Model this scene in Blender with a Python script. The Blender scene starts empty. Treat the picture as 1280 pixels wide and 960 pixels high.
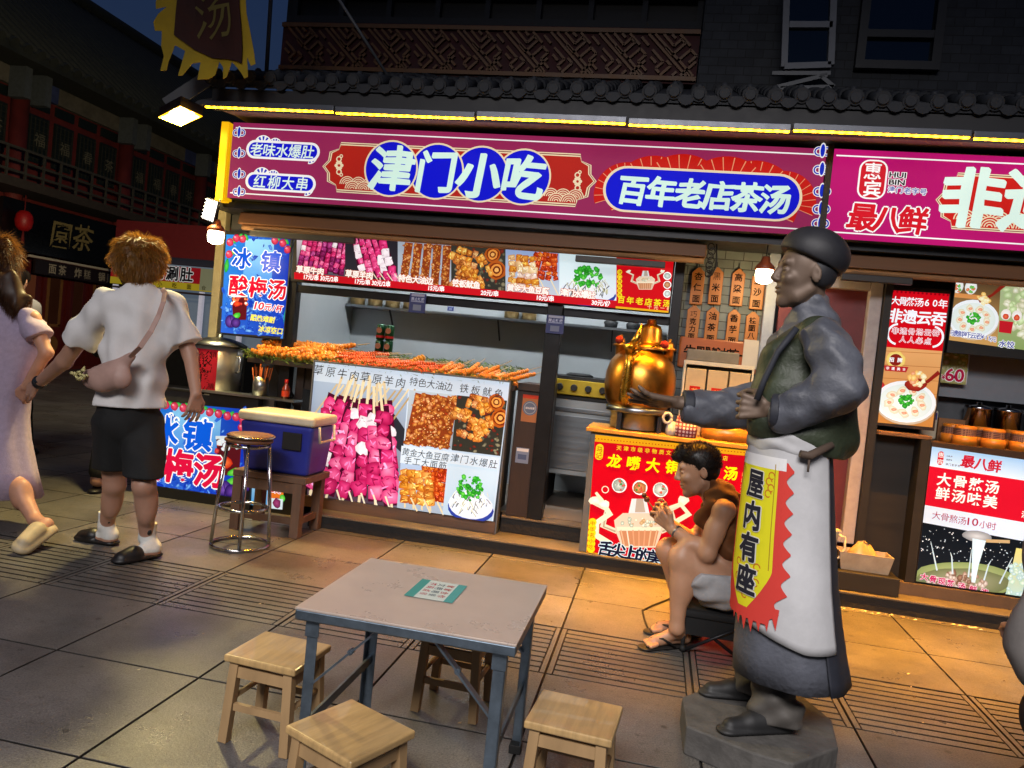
import bpy, math, random
import numpy as np
from mathutils import Vector, Matrix
SC = bpy.context.scene
COL = SC.collection
random.seed(7)
RNG = np.random.default_rng(7)
# ------------------------------------------------------------------ camera
F_PX, YAW, PITCH, ROLL, EYE = 951.65, -.18763, -.03542, .10012, 1.29
_f = Vector((math.sin(YAW) * math.cos(PITCH), math.cos(YAW) * math.cos(PITCH), math.sin(PITCH)))
_r = Vector((math.cos(YAW), -math.sin(YAW), 0))
_u = _r.cross(_f)
CR = _r * math.cos(ROLL) + _u * math.sin(ROLL)
CU = -_r * math.sin(ROLL) + _u * math.cos(ROLL)
CF = _f
cam_data = bpy.data.cameras.new('camera')
cam = bpy.data.objects.new('camera', cam_data)
COL.objects.link(cam)
cam_data.sensor_width = 36
cam_data.lens = 36 * F_PX / 1280
cam_data.clip_start, cam_data.clip_end = .05, 500
cam.matrix_world = Matrix(((CR.x, CU.x, -CF.x, 0), (CR.y, CU.y, -CF.y, 0), (CR.z, CU.z, -CF.z, EYE), (0, 0, 0, 1)))
SC.camera = cam
# ------------------------------------------------------------------ sky and exposure
world = bpy.data.worlds.new('World')
SC.world = world
world.use_nodes = True
wn = world.node_tree
bgn = wn.nodes['Background']
sky = wn.nodes.new('ShaderNodeTexSky')
sky.sky_type = 'NISHITA'
sky.sun_disc = False
sky.sun_elevation = math.radians(-1.0)
sky.sun_rotation = math.radians(150)
tint = wn.nodes.new('ShaderNodeMix'); tint.data_type = 'RGBA'; tint.blend_type = 'MULTIPLY'; tint.inputs[0].default_value = 1
tint.inputs[7].default_value = (.33, .62, 1.55, 1)      # blue hour
wn.links.new(sky.outputs[0], tint.inputs[6]); wn.links.new(tint.outputs[2], bgn.inputs[0])
bgn.inputs[1].default_value = SKY_STRENGTH = 0.10
SC.view_settings.view_transform = 'Standard'
SC.view_settings.look = 'None'
SC.view_settings.exposure = 0
SC.view_settings.gamma = 1
SC.render.engine = 'CYCLES'
SC.cycles.use_denoising = True
SC.cycles.max_bounces = 6
SC.cycles.diffuse_bounces = 3
SC.cycles.glossy_bounces = 3
SC.cycles.transparent_max_bounces = 8
SC.cycles.sample_clamp_indirect = 4
SC.cycles.caustics_reflective = False
SC.cycles.caustics_refractive = False
def lamp(name, kind, loc, energy, color, size=.2, size_y=None, target=None, spread=None, spot=None, blend=.5):
 d = bpy.data.lights.new(name, kind)
 d.energy = energy
 d.color = color
 if kind == 'AREA':
  d.size = size
  if size_y:
   d.shape = 'RECTANGLE'
   d.size_y = size_y
  if spread:
   d.spread = math.radians(spread)
 elif kind == 'SUN':
  d.angle = size
 else:
  d.shadow_soft_size = size
  if kind == 'SPOT':
   d.spot_size = math.radians(spot)
   d.spot_blend = blend
 o = bpy.data.objects.new(name, d)
 o.location = loc
 if target is not None:
  o.rotation_euler = (Vector(target) - Vector(loc)).to_track_quat('-Z', 'Y').to_euler()
 COL.objects.link(o)
 return o
# the faint last light of the sun's side of the sky, very soft
lamp('sun', 'SUN', (0, -4, 9), .10, (.85, .88, 1), math.radians(60), target=(0, 0, 0))
# added soft fill behind the camera, standing in for the unseen lit street
lamp('street_fill', 'AREA', (-.4, -3.6, 5.2), 122, (1, .95, .93), 4.5, 1.6, target=(.1, 2.7, .0), spread=64)
# yellow floodlight on the eave corner
lamp('floodlight_beam', 'SPOT', (-3.29, 4.59, 2.64), 430, (1, .80, .34), .10, target=(-2.6, 2.6, 0), spot=150, blend=.6)
lamp('teahouse_fill_beam', 'SPOT', (-3.33, 4.62, 2.64), 3200, (1, .84, .54), .10, target=(-13.0, 14.5, 3.6), spot=84, blend=.9)  # added beam at the floodlight's place, brightens the far teahouse
# ------------------------------------------------------------------ pixel of the survey photo -> point on a world plane
def ray(px, py):
 return CR * ((px - 640) / F_PX) - CU * ((py - 480) / F_PX) + CF
EYEP = Vector((0, 0, EYE))
def at(px, py, Y):
 d = ray(px, py)
 return EYEP + d * (Y / d.y)
def gz(px, py, z=0):
 d = ray(px, py)
 return EYEP + d * ((z - EYE) / d.z)
def atx(px, py, X):
 d = ray(px, py)
 return EYEP + d * (X / d.x)
# ------------------------------------------------------------------ objects, tags
def tag(o, label=None, cat=None, group=None, kind=None):
 if label: o['label'] = label
 if cat: o['category'] = cat
 if group: o['group'] = group
 if kind: o['kind'] = kind
 return o
def thing(name, label, cat, loc=(0, 0, 0), group=None):
 o = bpy.data.objects.new(name, None)
 o.location = loc
 o.empty_display_size = .05
 COL.objects.link(o)
 return tag(o, label, cat, group)
def adopt(o, parent):
 o.parent = parent
 if parent.type == 'EMPTY':
  o.matrix_parent_inverse = Matrix.Translation(-Vector(parent.location))
 return o
def dup(root, loc=None, rotz=None, label=None, name=None):
 r = root.copy()
 COL.objects.link(r)
 if loc is not None: r.location = loc
 if rotz is not None: r.rotation_euler = (0, 0, rotz)
 if label: r['label'] = label
 for ch in list(root.children):
  c = ch.copy(); COL.objects.link(c); c.parent = r
  for g in ch.children:
   d = g.copy(); COL.objects.link(d); d.parent = c
 return r
# ------------------------------------------------------------------ materials
def lin(c):
 if isinstance(c, str):
  c = tuple(int(c[i:i + 2], 16) / 255 for i in (0, 2, 4))
 return tuple((v / 12.92 if v <= .04045 else ((v + .055) / 1.055) ** 2.4) for v in c[:3])
def mat(name, color, rough=.6, metal=0, var=.18, scale=14, bump=0, bump_scale=60, spec=.5, coat=0, emit=None, estr=0, stretch=None, alpha=None, trans=0):
 m = bpy.data.materials.new(name)
 m.use_nodes = True
 nt = m.node_tree
 b = nt.nodes['Principled BSDF']
 c = lin(color)
 b.inputs['Roughness'].default_value = rough
 b.inputs['Metallic'].default_value = metal
 b.inputs['Specular IOR Level'].default_value = spec
 if coat: b.inputs['Coat Weight'].default_value = coat
 if trans:
  b.inputs['Transmission Weight'].default_value = trans
 if alpha is not None: b.inputs['Alpha'].default_value = alpha
 tc = nt.nodes.new('ShaderNodeTexCoord')
 src = tc.outputs['Object']
 if stretch:
  mp = nt.nodes.new('ShaderNodeMapping')
  mp.inputs['Scale'].default_value = stretch
  nt.links.new(src, mp.inputs[0]); src = mp.outputs[0]
 if var:
  n = nt.nodes.new('ShaderNodeTexNoise')
  n.inputs['Scale'].default_value = scale
  n.inputs['Detail'].default_value = 6
  n.inputs['Roughness'].default_value = .65
  nt.links.new(src, n.inputs['Vector'])
  r = nt.nodes.new('ShaderNodeValToRGB')
  r.color_ramp.elements[0].position = .25
  r.color_ramp.elements[1].position = .75
  r.color_ramp.elements[0].color = (*[v * (1 - var) for v in c], 1)
  r.color_ramp.elements[1].color = (*[min(1, v * (1 + var)) for v in c], 1)
  nt.links.new(n.outputs['Fac'], r.inputs[0])
  nt.links.new(r.outputs[0], b.inputs['Base Color'])
  rr = nt.nodes.new('ShaderNodeMapRange')
  rr.inputs['To Min'].default_value = max(.02, rough - .12)
  rr.inputs['To Max'].default_value = min(1, rough + .12)
  nt.links.new(n.outputs['Fac'], rr.inputs[0])
  nt.links.new(rr.outputs[0], b.inputs['Roughness'])
 else:
  b.inputs['Base Color'].default_value = (*c, 1)
 if bump:
  n2 = nt.nodes.new('ShaderNodeTexNoise')
  n2.inputs['Scale'].default_value = bump_scale
  n2.inputs['Detail'].default_value = 4
  nt.links.new(src, n2.inputs['Vector'])
  bp = nt.nodes.new('ShaderNodeBump')
  bp.inputs['Strength'].default_value = bump
  bp.inputs['Distance'].default_value = .01
  nt.links.new(n2.outputs['Fac'], bp.inputs['Height'])
  nt.links.new(bp.outputs[0], b.inputs['Normal'])
 if emit is not None:
  b.inputs['Emission Color'].default_value = (*lin(emit), 1)
  b.inputs['Emission Strength'].default_value = estr
 return m
def print_mat(name, strength, rough=.35, base=1.0, sampled=False):
 """printed film: colours come from the print itself; lit from behind when strength > 0"""
 m = bpy.data.materials.new(name)
 m.use_nodes = True
 nt = m.node_tree
 b = nt.nodes['Principled BSDF']
 a = nt.nodes.new('ShaderNodeAttribute')
 a.attribute_name = 'Col'
 mx = nt.nodes.new('ShaderNodeVectorMath'); mx.operation = 'SCALE'
 mx.inputs['Scale'].default_value = base
 nt.links.new(a.outputs['Color'], mx.inputs[0])
 nt.links.new(mx.outputs[0], b.inputs['Base Color'])
 b.inputs['Roughness'].default_value = rough
 b.inputs['Specular IOR Level'].default_value = .06
 if strength:
  # lightbox tubes: faint uneven backlight
  tc = nt.nodes.new('ShaderNodeTexCoord')
  n = nt.nodes.new('ShaderNodeTexNoise'); n.inputs['Scale'].default_value = 2.2; n.inputs['Detail'].default_value = 1
  nt.links.new(tc.outputs['Object'], n.inputs['Vector'])
  mr = nt.nodes.new('ShaderNodeMapRange')
  mr.inputs['To Min'].default_value = strength * .75
  mr.inputs['To Max'].default_value = strength * 1.2
  nt.links.new(n.outputs['Fac'], mr.inputs[0])
  nt.links.new(a.outputs['Color'], b.inputs['Emission Color'])
  nt.links.new(mr.outputs[0], b.inputs['Emission Strength'])
  if not sampled:
   m.cycles.emission_sampling = 'NONE'
 return m
# ------------------------------------------------------------------ mesh builder
class MB:
 def __init__(s):
  s.v = []; s.f = []; s.c = []
  s.col = (1, 1, 1)
  s.sm = []
 def add(s, vs, fs, smooth=False):
  o = len(s.v)
  s.v += [tuple(p) for p in vs]
  s.c += [s.col] * len(vs)
  s.f += [tuple(i + o for i in f) for f in fs]
  s.sm += [smooth] * len(fs)
  return s
 def box(s, x0, x1, y0, y1, z0, z1):
  return s.add([(x0, y0, z0), (x1, y0, z0), (x1, y1, z0), (x0, y1, z0), (x0, y0, z1), (x1, y0, z1), (x1, y1, z1), (x0, y1, z1)],
      [(0, 3, 2, 1), (4, 5, 6, 7), (0, 1, 5, 4), (1, 2, 6, 5), (2, 3, 7, 6), (3, 0, 4, 7)])
 def bar(s, p, q, w, h, up=(0, 0, 1)):
  """rectangular bar from p to q, w across, h along 'up'"""
  p, q = Vector(p), Vector(q)
  d = (q - p).normalized()
  a = d.cross(Vector(up))
  if a.length < 1e-4: a = d.cross(Vector((0, 1, 0)))
  a.normalize()
  b = a.cross(d)
  vs = []
  for e in (p, q):
   for sx, sy in ((-1, -1), (1, -1), (1, 1), (-1, 1)):
    vs.append(e + a * (sx * w / 2) + b * (sy * h / 2))
  return s.add(vs, [(0, 1, 2, 3), (7, 6, 5, 4), (0, 4, 5, 1), (1, 5, 6, 2), (2, 6, 7, 3), (3, 7, 4, 0)])
 def tube(s, pts, r, n=8, cap=True, smooth=True):
  pts = [Vector(p) for p in pts]
  rs = r if isinstance(r, (list, tuple)) else [r] * len(pts)
  vs, fs = [], []
  prev = None
  for i, p in enumerate(pts):
   d = (pts[min(i + 1, len(pts) - 1)] - pts[max(i - 1, 0)]).normalized()
   if prev is None:
    a = d.cross(Vector((0, 0, 1)))
    if a.length < 1e-3: a = d.cross(Vector((0, 1, 0)))
   else:
    a = prev - d * prev.dot(d)
   a.normalize(); prev = a
   b = d.cross(a)
   for k in range(n):
    t = 2 * math.pi * k / n
    vs.append(p + (a * math.cos(t) + b * math.sin(t)) * rs[i])
  for i in range(len(pts) - 1):
   for k in range(n):
    k2 = (k + 1) % n
    fs.append((i * n + k, i * n + k2, (i + 1) * n + k2, (i + 1) * n + k))
  s.add(vs, fs, smooth)
  if cap:
   o = len(s.v) - len(vs)
   s.f += [tuple(o + k for k in range(n))[::-1], tuple(o + (len(pts) - 1) * n + k for k in range(n))]
   s.sm += [False, False]
  return s
 def lathe(s, prof, c=(0, 0, 0), n=24, smooth=True, ang=None):
  """profile [(r,z)...] turned about a vertical axis"""
  vs, fs = [], []
  for r, z in prof:
   for k in range(n):
    t = 2 * math.pi * k / n
    vs.append((c[0] + r * math.cos(t), c[1] + r * math.sin(t), c[2] + z))
  for i in range(len(prof) - 1):
   for k in range(n):
    k2 = (k + 1) % n
    fs.append((i * n + k, i * n + k2, (i + 1) * n + k2, (i + 1) * n + k))
  return s.add(vs, fs, smooth)
 def ball(s, c, r, nu=10, nv=7, sz=1):
  prof = [(r * math.sin(math.pi * i / nv) + 1e-5, -r * sz * math.cos(math.pi * i / nv)) for i in range(nv + 1)]
  return s.lathe(prof, c, nu)
 def prism(s, poly, d0, d1):
  """closed polygon of 3D points swept from offset d0 to d1 (vectors)"""
  d0, d1 = Vector(d0), Vector(d1)
  n = len(poly)
  vs = [Vector(p) + d0 for p in poly] + [Vector(p) + d1 for p in poly]
  return s.add(vs, [tuple(range(n))[::-1], tuple(range(n, 2 * n))] + [(i, (i + 1) % n, (i + 1) % n + n, i + n) for i in range(n)])
 def mesh(s, name, m=None, color=False):
  me = bpy.data.meshes.new(name)
  me.from_pydata(s.v, [], s.f)
  me.polygons.foreach_set('use_smooth', s.sm)
  if color:
   ca = me.color_attributes.new('Col', 'FLOAT_COLOR', 'POINT')
   ca.data.foreach_set('color', np.array([(*c, 1) for c in s.c], dtype=np.float32).ravel())
  if m: me.materials.append(m)
  me.update()
  return me
 def build(s, name, m=None, parent=None, color=False, bevel=0, seg=2, label=None):
  o = bpy.data.objects.new(name, s.mesh(name, m, color))
  COL.objects.link(o)
  if parent is not None: adopt(o, parent)
  if bevel:
   b = o.modifiers.new('bevel', 'BEVEL')
   b.width = bevel; b.segments = seg; b.limit_method = 'ANGLE'; b.angle_limit = math.radians(40)
  if label: o['label'] = label
  return o
def each(name, m, parent, boxes, **k):
 return [MB().box(*b).build(name, m, parent, **k) for b in boxes]
def struct(mb, name, m, **k):
 return tag(mb.build(name, m, **k), kind='structure')
# ------------------------------------------------------------------ lettering (built-in font outlines turned into flat faces)
_tc = bpy.data.curves.new('lettering', 'FONT')
_to = bpy.data.objects.new('lettering', _tc)
COL.objects.link(_to)
_glyph = {}
_area = {}
def glyph(text, off=0.0):
 k = (text, round(off, 4))
 if k not in _glyph:
  _tc.body = text; _tc.offset = off; _tc.size = 1; _tc.resolution_u = 3 if len(text) > 1 else 4
  dg = bpy.context.evaluated_depsgraph_get(); dg.update()
  me = bpy.data.meshes.new_from_object(_to.evaluated_get(dg))
  vs = [(v.co.x, v.co.y) for v in me.vertices]
  fs = [tuple(p.vertices) for p in me.polygons]
  ar = sum(p.area for p in me.polygons)
  bpy.data.meshes.remove(me)
  _glyph[k] = (vs, fs)
  _area[k] = ar
  if off:
   glyph(text, 0)
   if ar < _area[(text, 0.0)] * 1.01: _glyph[k] = _glyph[(text, 0.0)]      # a fill that failed
 return _glyph[k]
class Print:
 """flat printed artwork lying on a plane of the world; layers stack by hair-thin steps"""
 STEP = 2.5e-5
 FINE = None
 clip = None
 def __init__(s, plane, val, lift=.0015, warp=None):
  s.plane, s.val, s.k, s.lift, s.warp = plane, val, 0, lift, warp
  s.mb = MB()
  if plane == 'Y': s.ex, s.ey, s.n = Vector((1, 0, 0)), Vector((0, 0, 1)), Vector((0, -1, 0))
  elif plane == 'X': s.ex, s.ey, s.n = Vector((0, 1, 0)), Vector((0, 0, 1)), Vector((1, 0, 0))
  elif plane == 'Z': s.ex, s.ey, s.n = Vector((1, 0, 0)), Vector((0, 1, 0)), Vector((0, 0, 1))
  else: s.ex, s.ey, s.n = Vector((1, 0, 0)), Vector((0, 0, 1)), Vector((0, -1, 0))
 def L(s, p):
  """photo pixel -> 2D on the plane"""
  if s.plane == 'Y': q = at(p[0], p[1], s.val); return (q.x, q.z)
  if s.plane == 'X': q = atx(p[0], p[1], s.val); return (q.y, q.z)
  if s.plane == 'Z': q = gz(p[0], p[1], s.val); return (q.x, q.y)
  return p
 def scale(s, p):
  a, b = s.L((p[0], p[1] - .5)), s.L((p[0], p[1] + .5))
  return math.hypot(a[0] - b[0], a[1] - b[1])
 def W(s, q, h):
  if s.warp: return s.warp(q[0], q[1], h)
  if s.plane == 'Y': return (q[0], s.val - h, q[1])
  if s.plane == 'X': return (s.val + h, q[0], q[1])
  return (q[0], q[1], s.val + h)
 def raw(s, vs, fs, color, cols=None):
  h = s.lift + s.k * s.STEP
  s.k += 1
  if s.clip:
   x0, x1, y0, y1 = s.clip
   vs = [(min(max(q[0], x0), x1), min(max(q[1], y0), y1)) for q in vs]
  if s.FINE:
   vs, fs = list(vs), [(f[0], f[i], f[i + 1]) for f in fs for i in range(1, len(f) - 1)]
   for _ in range(4):
    out, mids = [], {}
    def mid(a, b):
     k_ = (min(a, b), max(a, b))
     if k_ not in mids: mids[k_] = len(vs); vs.append(((vs[a][0] + vs[b][0]) / 2, (vs[a][1] + vs[b][1]) / 2))
     return mids[k_]
    ln = lambda a, b: max(abs(vs[a][0] - vs[b][0]) / s.FINE[0], abs(vs[a][1] - vs[b][1]) / s.FINE[1])
    for a, b, c in fs:
     if max(ln(a, b), ln(b, c), ln(c, a)) > 1:
      m1, m2, m3 = mid(a, b), mid(b, c), mid(c, a); out += [(a, m1, m3), (m1, b, m2), (m3, m2, c), (m1, m2, m3)]
     else: out.append((a, b, c))
    fs = out
  s.mb.col = color if not isinstance(color, str) else lin(color)
  o = len(s.mb.v)
  s.mb.add([s.W(q, h) for q in vs], fs)
  if cols:
   for i, c in enumerate(cols): s.mb.c[o + i] = c
 def poly(s, pts, color, local=False):
  q = pts if local else [s.L(p) for p in pts]
  s.raw(q, [tuple(range(len(q)))], color)
 def grad(s, pts, cols, nx=1, ny=6):
  """quad tl,tr,br,bl with top and bottom (or 4 corner) colours"""
  tl, tr, br, bl = [s.L(p) for p in pts]
  cs = [lin(c) for c in cols]
  if len(cs) == 2: cs = [cs[0], cs[0], cs[1], cs[1]]
  vs, fs, cc = [], [], []
  for j in range(ny + 1):
   for i in range(nx + 1):
    u, v = i / nx, j / ny
    w = ((1 - u) * (1 - v), u * (1 - v), u * v, (1 - u) * v)
    vs.append(tuple(sum(wk * p[d] for wk, p in zip(w, (tl, tr, br, bl))) for d in (0, 1)))
    cc.append(tuple(sum(wk * c[d] for wk, c in zip(w, cs)) for d in range(3)))
  for j in range(ny):
   for i in range(nx):
    a = j * (nx + 1) + i
    fs.append((a + nx + 1, a + nx + 2, a + 1, a))
  s.raw(vs, fs, (1, 1, 1), cc)
 def blob(s, c, rx, ry, edge, mid=None, rot=0, n=10, jit=.12, local=False):
  """irregular patch; radii in photo pixels"""
  if local: q0, k = c, 1
  else: q0, k = s.L(c), s.scale(c)
  e = lin(edge) if isinstance(edge, str) else edge
  m = e if mid is None else (lin(mid) if isinstance(mid, str) else mid)
  vs, cc = [q0], [m]
  ca, sa = math.cos(rot), math.sin(rot)
  for i in range(n):
   t = 2 * math.pi * i / n
   r = 1 + random.uniform(-jit, jit)
   x, y = rx * k * r * math.cos(t), ry * k * r * math.sin(t)
   vs.append((q0[0] + x * ca - y * sa, q0[1] + x * sa + y * ca)); cc.append(e)
  s.raw(vs, [(0, i + 1, (i + 1) % n + 1) for i in range(n)], (1, 1, 1), cc)
 def chunk(s, c, w, h, edge, mid, rot=0):
  """rough meat-cube patch"""
  q0, k = s.L(c), s.scale(c)
  pts = [(-1, -.8), (-.75, -1), (.7, -1), (1, -.75), (1, .7), (.8, 1), (-.7, 1), (-1, .8)]
  e, m = lin(edge), lin(mid)
  ca, sa = math.cos(rot), math.sin(rot)
  vs, cc = [(q0[0] + w * k * .15, q0[1] + h * k * .2)], [m]
  for x, y in pts:
   x = x * w * k / 2 * random.uniform(.85, 1.12); y = y * h * k / 2 * random.uniform(.85, 1.12)
   f = random.uniform(.75, 1.2)
   vs.append((q0[0] + x * ca - y * sa, q0[1] + x * sa + y * ca)); cc.append(tuple(min(1, v * f) for v in e))
  s.raw(vs, [(0, i + 1, (i + 1) % 8 + 1) for i in range(8)], (1, 1, 1), cc)
 def line(s, pts, w, color, local=False, taper=False):
  """stroke through pixel points, width in pixels"""
  if local: q, k = [tuple(p) for p in pts], 1
  else: q, k = [s.L(p) for p in pts], s.scale(pts[len(pts) // 2])
  vs, fs = [], []
  n = len(q)
  for i, p in enumerate(q):
   a, b = q[max(i - 1, 0)], q[min(i + 1, n - 1)]
   dx, dy = b[0] - a[0], b[1] - a[1]
   d = math.hypot(dx, dy) or 1
   ww = (w[i] if isinstance(w, (list, tuple)) else w) * k / 2
   vs += [(p[0] - dy / d * ww, p[1] + dx / d * ww), (p[0] + dy / d * ww, p[1] - dx / d * ww)]
  for i in range(n - 1):
   fs.append((2 * i, 2 * i + 1, 2 * i + 3, 2 * i + 2))
  s.raw(vs, fs, color)
 def ring(s, c, r0, r1, color, a0=0, a1=360, n=20, sy=1):
  q0, k = s.L(c), s.scale(c)
  vs, fs = [], []
  for i in range(n + 1):
   t = math.radians(a0 + (a1 - a0) * i / n)
   for r in (r0, r1): vs.append((q0[0] + r * k * math.cos(t), q0[1] + r * sy * k * math.sin(t)))
  for i in range(n): fs.append((2 * i, 2 * i + 1, 2 * i + 3, 2 * i + 2))
  s.raw(vs, fs, color)
 def disc(s, c, r, color, n=28, sy=1):
  s.blob(c, r, r * sy, color, n=n, jit=0)
 def rrect(s, tl, br, r, color, steps=5):
  """rounded rectangle given by two photo pixels (true level in the world)"""
  (x0, z1), (x1, z0) = s.L(tl), s.L(br)
  r = min(r * s.scale(tl), abs(z1 - z0) / 2 - 1e-5, abs(x1 - x0) / 2 - 1e-5)
  pts = []
  for cx, cz, a in ((x1 - r, z1 - r, 0), (x0 + r, z1 - r, 90), (x0 + r, z0 + r, 180), (x1 - r, z0 + r, 270)):
   for i in range(steps + 1):
    t = math.radians(a + 90 * i / steps)
    pts.append((cx + r * math.cos(t), cz + r * math.sin(t)))
  s.poly(pts, color, True)
 def put(s, text, q, h, color, off=.0, sx=1, shear=0, rot=0, wob=0, center=True, flat=False):
  if off > .022 and len(text) == 1:      # heavy brush weight: overlaid copies pushed outwards
   r = off - .012
   nib = 1.45 if wob > .01 and not flat else 1         # slanted brush nib: thick and thin strokes
   for i in range(9 if nib > 1 else 7):
    a = i * 6.2832 / (9 if nib > 1 else 7) + .3
    u, v = r * h * nib * math.cos(a), r * h * (.62 if nib > 1 else 1) * math.sin(a)
    if nib > 1: u, v = u * .77 + v * .64, -u * .64 + v * .77
    s.put(text, (q[0] + u, q[1] + v), h, color, .012, sx, shear, rot, wob, center)
   off = .012
  vs, fs = glyph(text, off)
  if not vs: return
  if center:
   b = glyph(text, 0)[0]
   cx = (min(v[0] for v in b) + max(v[0] for v in b)) / 2
   cy = .38 if len(text) == 1 and ord(text[0]) > 0x2e80 else (min(v[1] for v in b) + max(v[1] for v in b)) / 2
  ca, sa = math.cos(rot), math.sin(rot)
  out = []
  ph = hash_(text) * 6.28
  for x, y in vs:
   x -= cx; y -= cy
   if wob:
    x, y = x + wob * math.sin(7 * y + ph) + wob * .5 * math.sin(17 * x + ph), y + wob * math.sin(6 * x + 2 * ph) + wob * .5 * math.sin(15 * y)
   x = (x + shear * y) * sx * h; y *= h
   out.append((q[0] + x * ca - y * sa, q[1] + x * sa + y * ca))
  s.raw(out, fs, color)
 def text(s, chars, p0, p1, size, color, off=.012, out=None, outw=.05, sx=1, shear=0, wob=0, out2=None, rots=None):
  """characters one by one between two pixels; size in pixels; optional outline colours"""
  n = len(chars)
  pos = []
  for i in range(n):
   t = i / (n - 1) if n > 1 else 0
   pos.append((p0[0] + (p1[0] - p0[0]) * t, p0[1] + (p1[1] - p0[1]) * t))
  for layer, (c, o) in enumerate(((out2, off + 2 * outw), (out, off + outw), (color, off))):
   if c is None: continue
   for i, ch in enumerate(chars):
    if ch == ' ': continue
    s.put(ch, s.L(pos[i]), size * s.scale(pos[i]), c, o, sx, shear, rots[i] if rots else 0, wob, True, layer < 2)
 def run(s, text, p, width, height, color, off=.01, shear=0, out=None, outw=.05, cap=.73):
  """a run of Latin text centred on pixel p, fitted to width and cap height (pixels)"""
  b = glyph(text, 0)[0]
  w = max(v[0] for v in b) - min(v[0] for v in b)
  k = s.scale(p)
  h = height / cap
  for c, o in ((out, off + outw), (color, off)):
   if c is not None: s.put(text, s.L(p), h * k, c, o, (width / w) / h, shear)
 def build(s, name, m, parent=None, label=None):
  return s.mb.build(name, m, parent, color=True, label=label)
def hash_(t):
 return (sum(ord(c) * (i * 7 + 3) for i, c in enumerate(t)) % 997) / 997
# =================================================================== THE SETTING
def ground_material():
 m = bpy.data.materials.new('granite_paving')
 m.use_nodes = True
 nt = m.node_tree; b = nt.nodes['Principled BSDF']
 tc = nt.nodes.new('ShaderNodeTexCoord')
 def noise(s, d=4, r=.6):
  n = nt.nodes.new('ShaderNodeTexNoise'); n.inputs['Scale'].default_value = s; n.inputs['Detail'].default_value = d; n.inputs['Roughness'].default_value = r
  nt.links.new(tc.outputs['Object'], n.inputs['Vector']); return n
 def ramp(src, p0, c0, p1, c1):
  r = nt.nodes.new('ShaderNodeValToRGB'); e = r.color_ramp.elements
  e[0].position, e[1].position = p0, p1; e[0].color, e[1].color = (*c0, 1), (*c1, 1)
  nt.links.new(src, r.inputs[0]); return r
 fine = ramp(noise(150, 5, .75).outputs['Fac'], .32, (.045, .044, .045), .68, (.22, .21, .205))
 blotch = ramp(noise(1.7, 6, .65).outputs['Fac'], .3, (.50, .49, .48), .7, (1.2, 1.18, 1.14))
 stain = ramp(noise(.9, 8, .7).outputs['Fac'], .62, (1, 1, 1), .72, (.62, .58, .54))
 spot = ramp(noise(34, 3, .5).outputs['Fac'], .30, (.72, .7, .68), .42, (1, 1, 1))
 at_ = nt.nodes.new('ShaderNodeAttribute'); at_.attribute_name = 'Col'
 cur = fine.outputs[0]
 vo = nt.nodes.new('ShaderNodeTexVoronoi'); vo.inputs['Scale'].default_value = 5.5; nt.links.new(tc.outputs['Object'], vo.inputs['Vector'])
 gum = ramp(vo.outputs['Distance'], .05, (.45, .44, .43), .09, (1, 1, 1))      # trodden gum and grease spots
 grease = ramp(noise(4.5, 7, .75).outputs['Fac'], .60, (1, 1, 1), .74, (.60, .57, .54))
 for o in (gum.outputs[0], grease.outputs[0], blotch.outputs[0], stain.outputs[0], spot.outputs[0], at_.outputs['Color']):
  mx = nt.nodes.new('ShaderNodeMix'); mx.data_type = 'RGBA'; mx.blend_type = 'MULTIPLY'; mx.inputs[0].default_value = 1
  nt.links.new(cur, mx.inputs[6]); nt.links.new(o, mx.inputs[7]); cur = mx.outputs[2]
 nt.links.new(cur, b.inputs['Base Color'])
 rr = ramp(noise(2.6, 6, .7).outputs['Fac'], .3, (.22,) * 3, .7, (.50,) * 3)
 nt.links.new(rr.outputs[0], b.inputs['Roughness'])
 bp = nt.nodes.new('ShaderNodeBump'); bp.inputs['Strength'].default_value = .35; bp.inputs['Distance'].default_value = .004
 nt.links.new(noise(110, 5, .7).outputs['Fac'], bp.inputs['Height']); nt.links.new(bp.outputs[0], b.inputs['Normal'])
 return m
M = {}
M['joint'] = mat('dark_joint', (.14, .125, .11), .9, scale=30)
M['granite'] = ground_material()
g = MB(); g.add([(-90, -60, -.014), (60, -60, -.014), (60, 120, -.014), (-90, 120, -.014)], [(0, 1, 2, 3)])
struct(g, 'ground', M['joint'])
def slab(mb, x0, x1, y0, y1, z=0, d=.0135, e=.0015):
 o_ = len(mb.v)
 mb.add([(x0, y0, z - d), (x1, y0, z - d), (x1, y1, z - d), (x0, y1, z - d),
   (x0 + e, y0 + e, z - .0015), (x1 - e, y0 + e, z - .0015), (x1 - e, y1 - e, z - .0015), (x0 + e, y1 - e, z - .0015), (x0 + 2 * e, y0 + 2 * e, z), (x1 - 2 * e, y0 + 2 * e, z), (x1 - 2 * e, y1 - 2 * e, z), (x0 + 2 * e, y1 - 2 * e, z)],
   [(8, 9, 10, 11), (4, 5, 9, 8), (5, 6, 10, 9), (6, 7, 11, 10), (7, 4, 8, 11), (0, 1, 5, 4), (1, 2, 6, 5), (2, 3, 7, 6), (3, 0, 4, 7)])
 for i in range(8): mb.c[o_ + i] = (.12, .11, .10)      # sides darkened in colour to read as shade in joints and grooves
pv = MB()
XJ0, DX, DY = -.328, .604, .588
G0, G1 = 3.105, 3.672                         # the band of grooved slabs
ys = [G0 - DY * k for k in range(0, 9)][::-1]
rows = list(zip(ys[:-1], ys[1:]))
rows += [(G1, G1 + .50)] + [(G1 + .50 + DY * k, G1 + .50 + DY * (k + 1)) for k in range(0, 44)]
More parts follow.
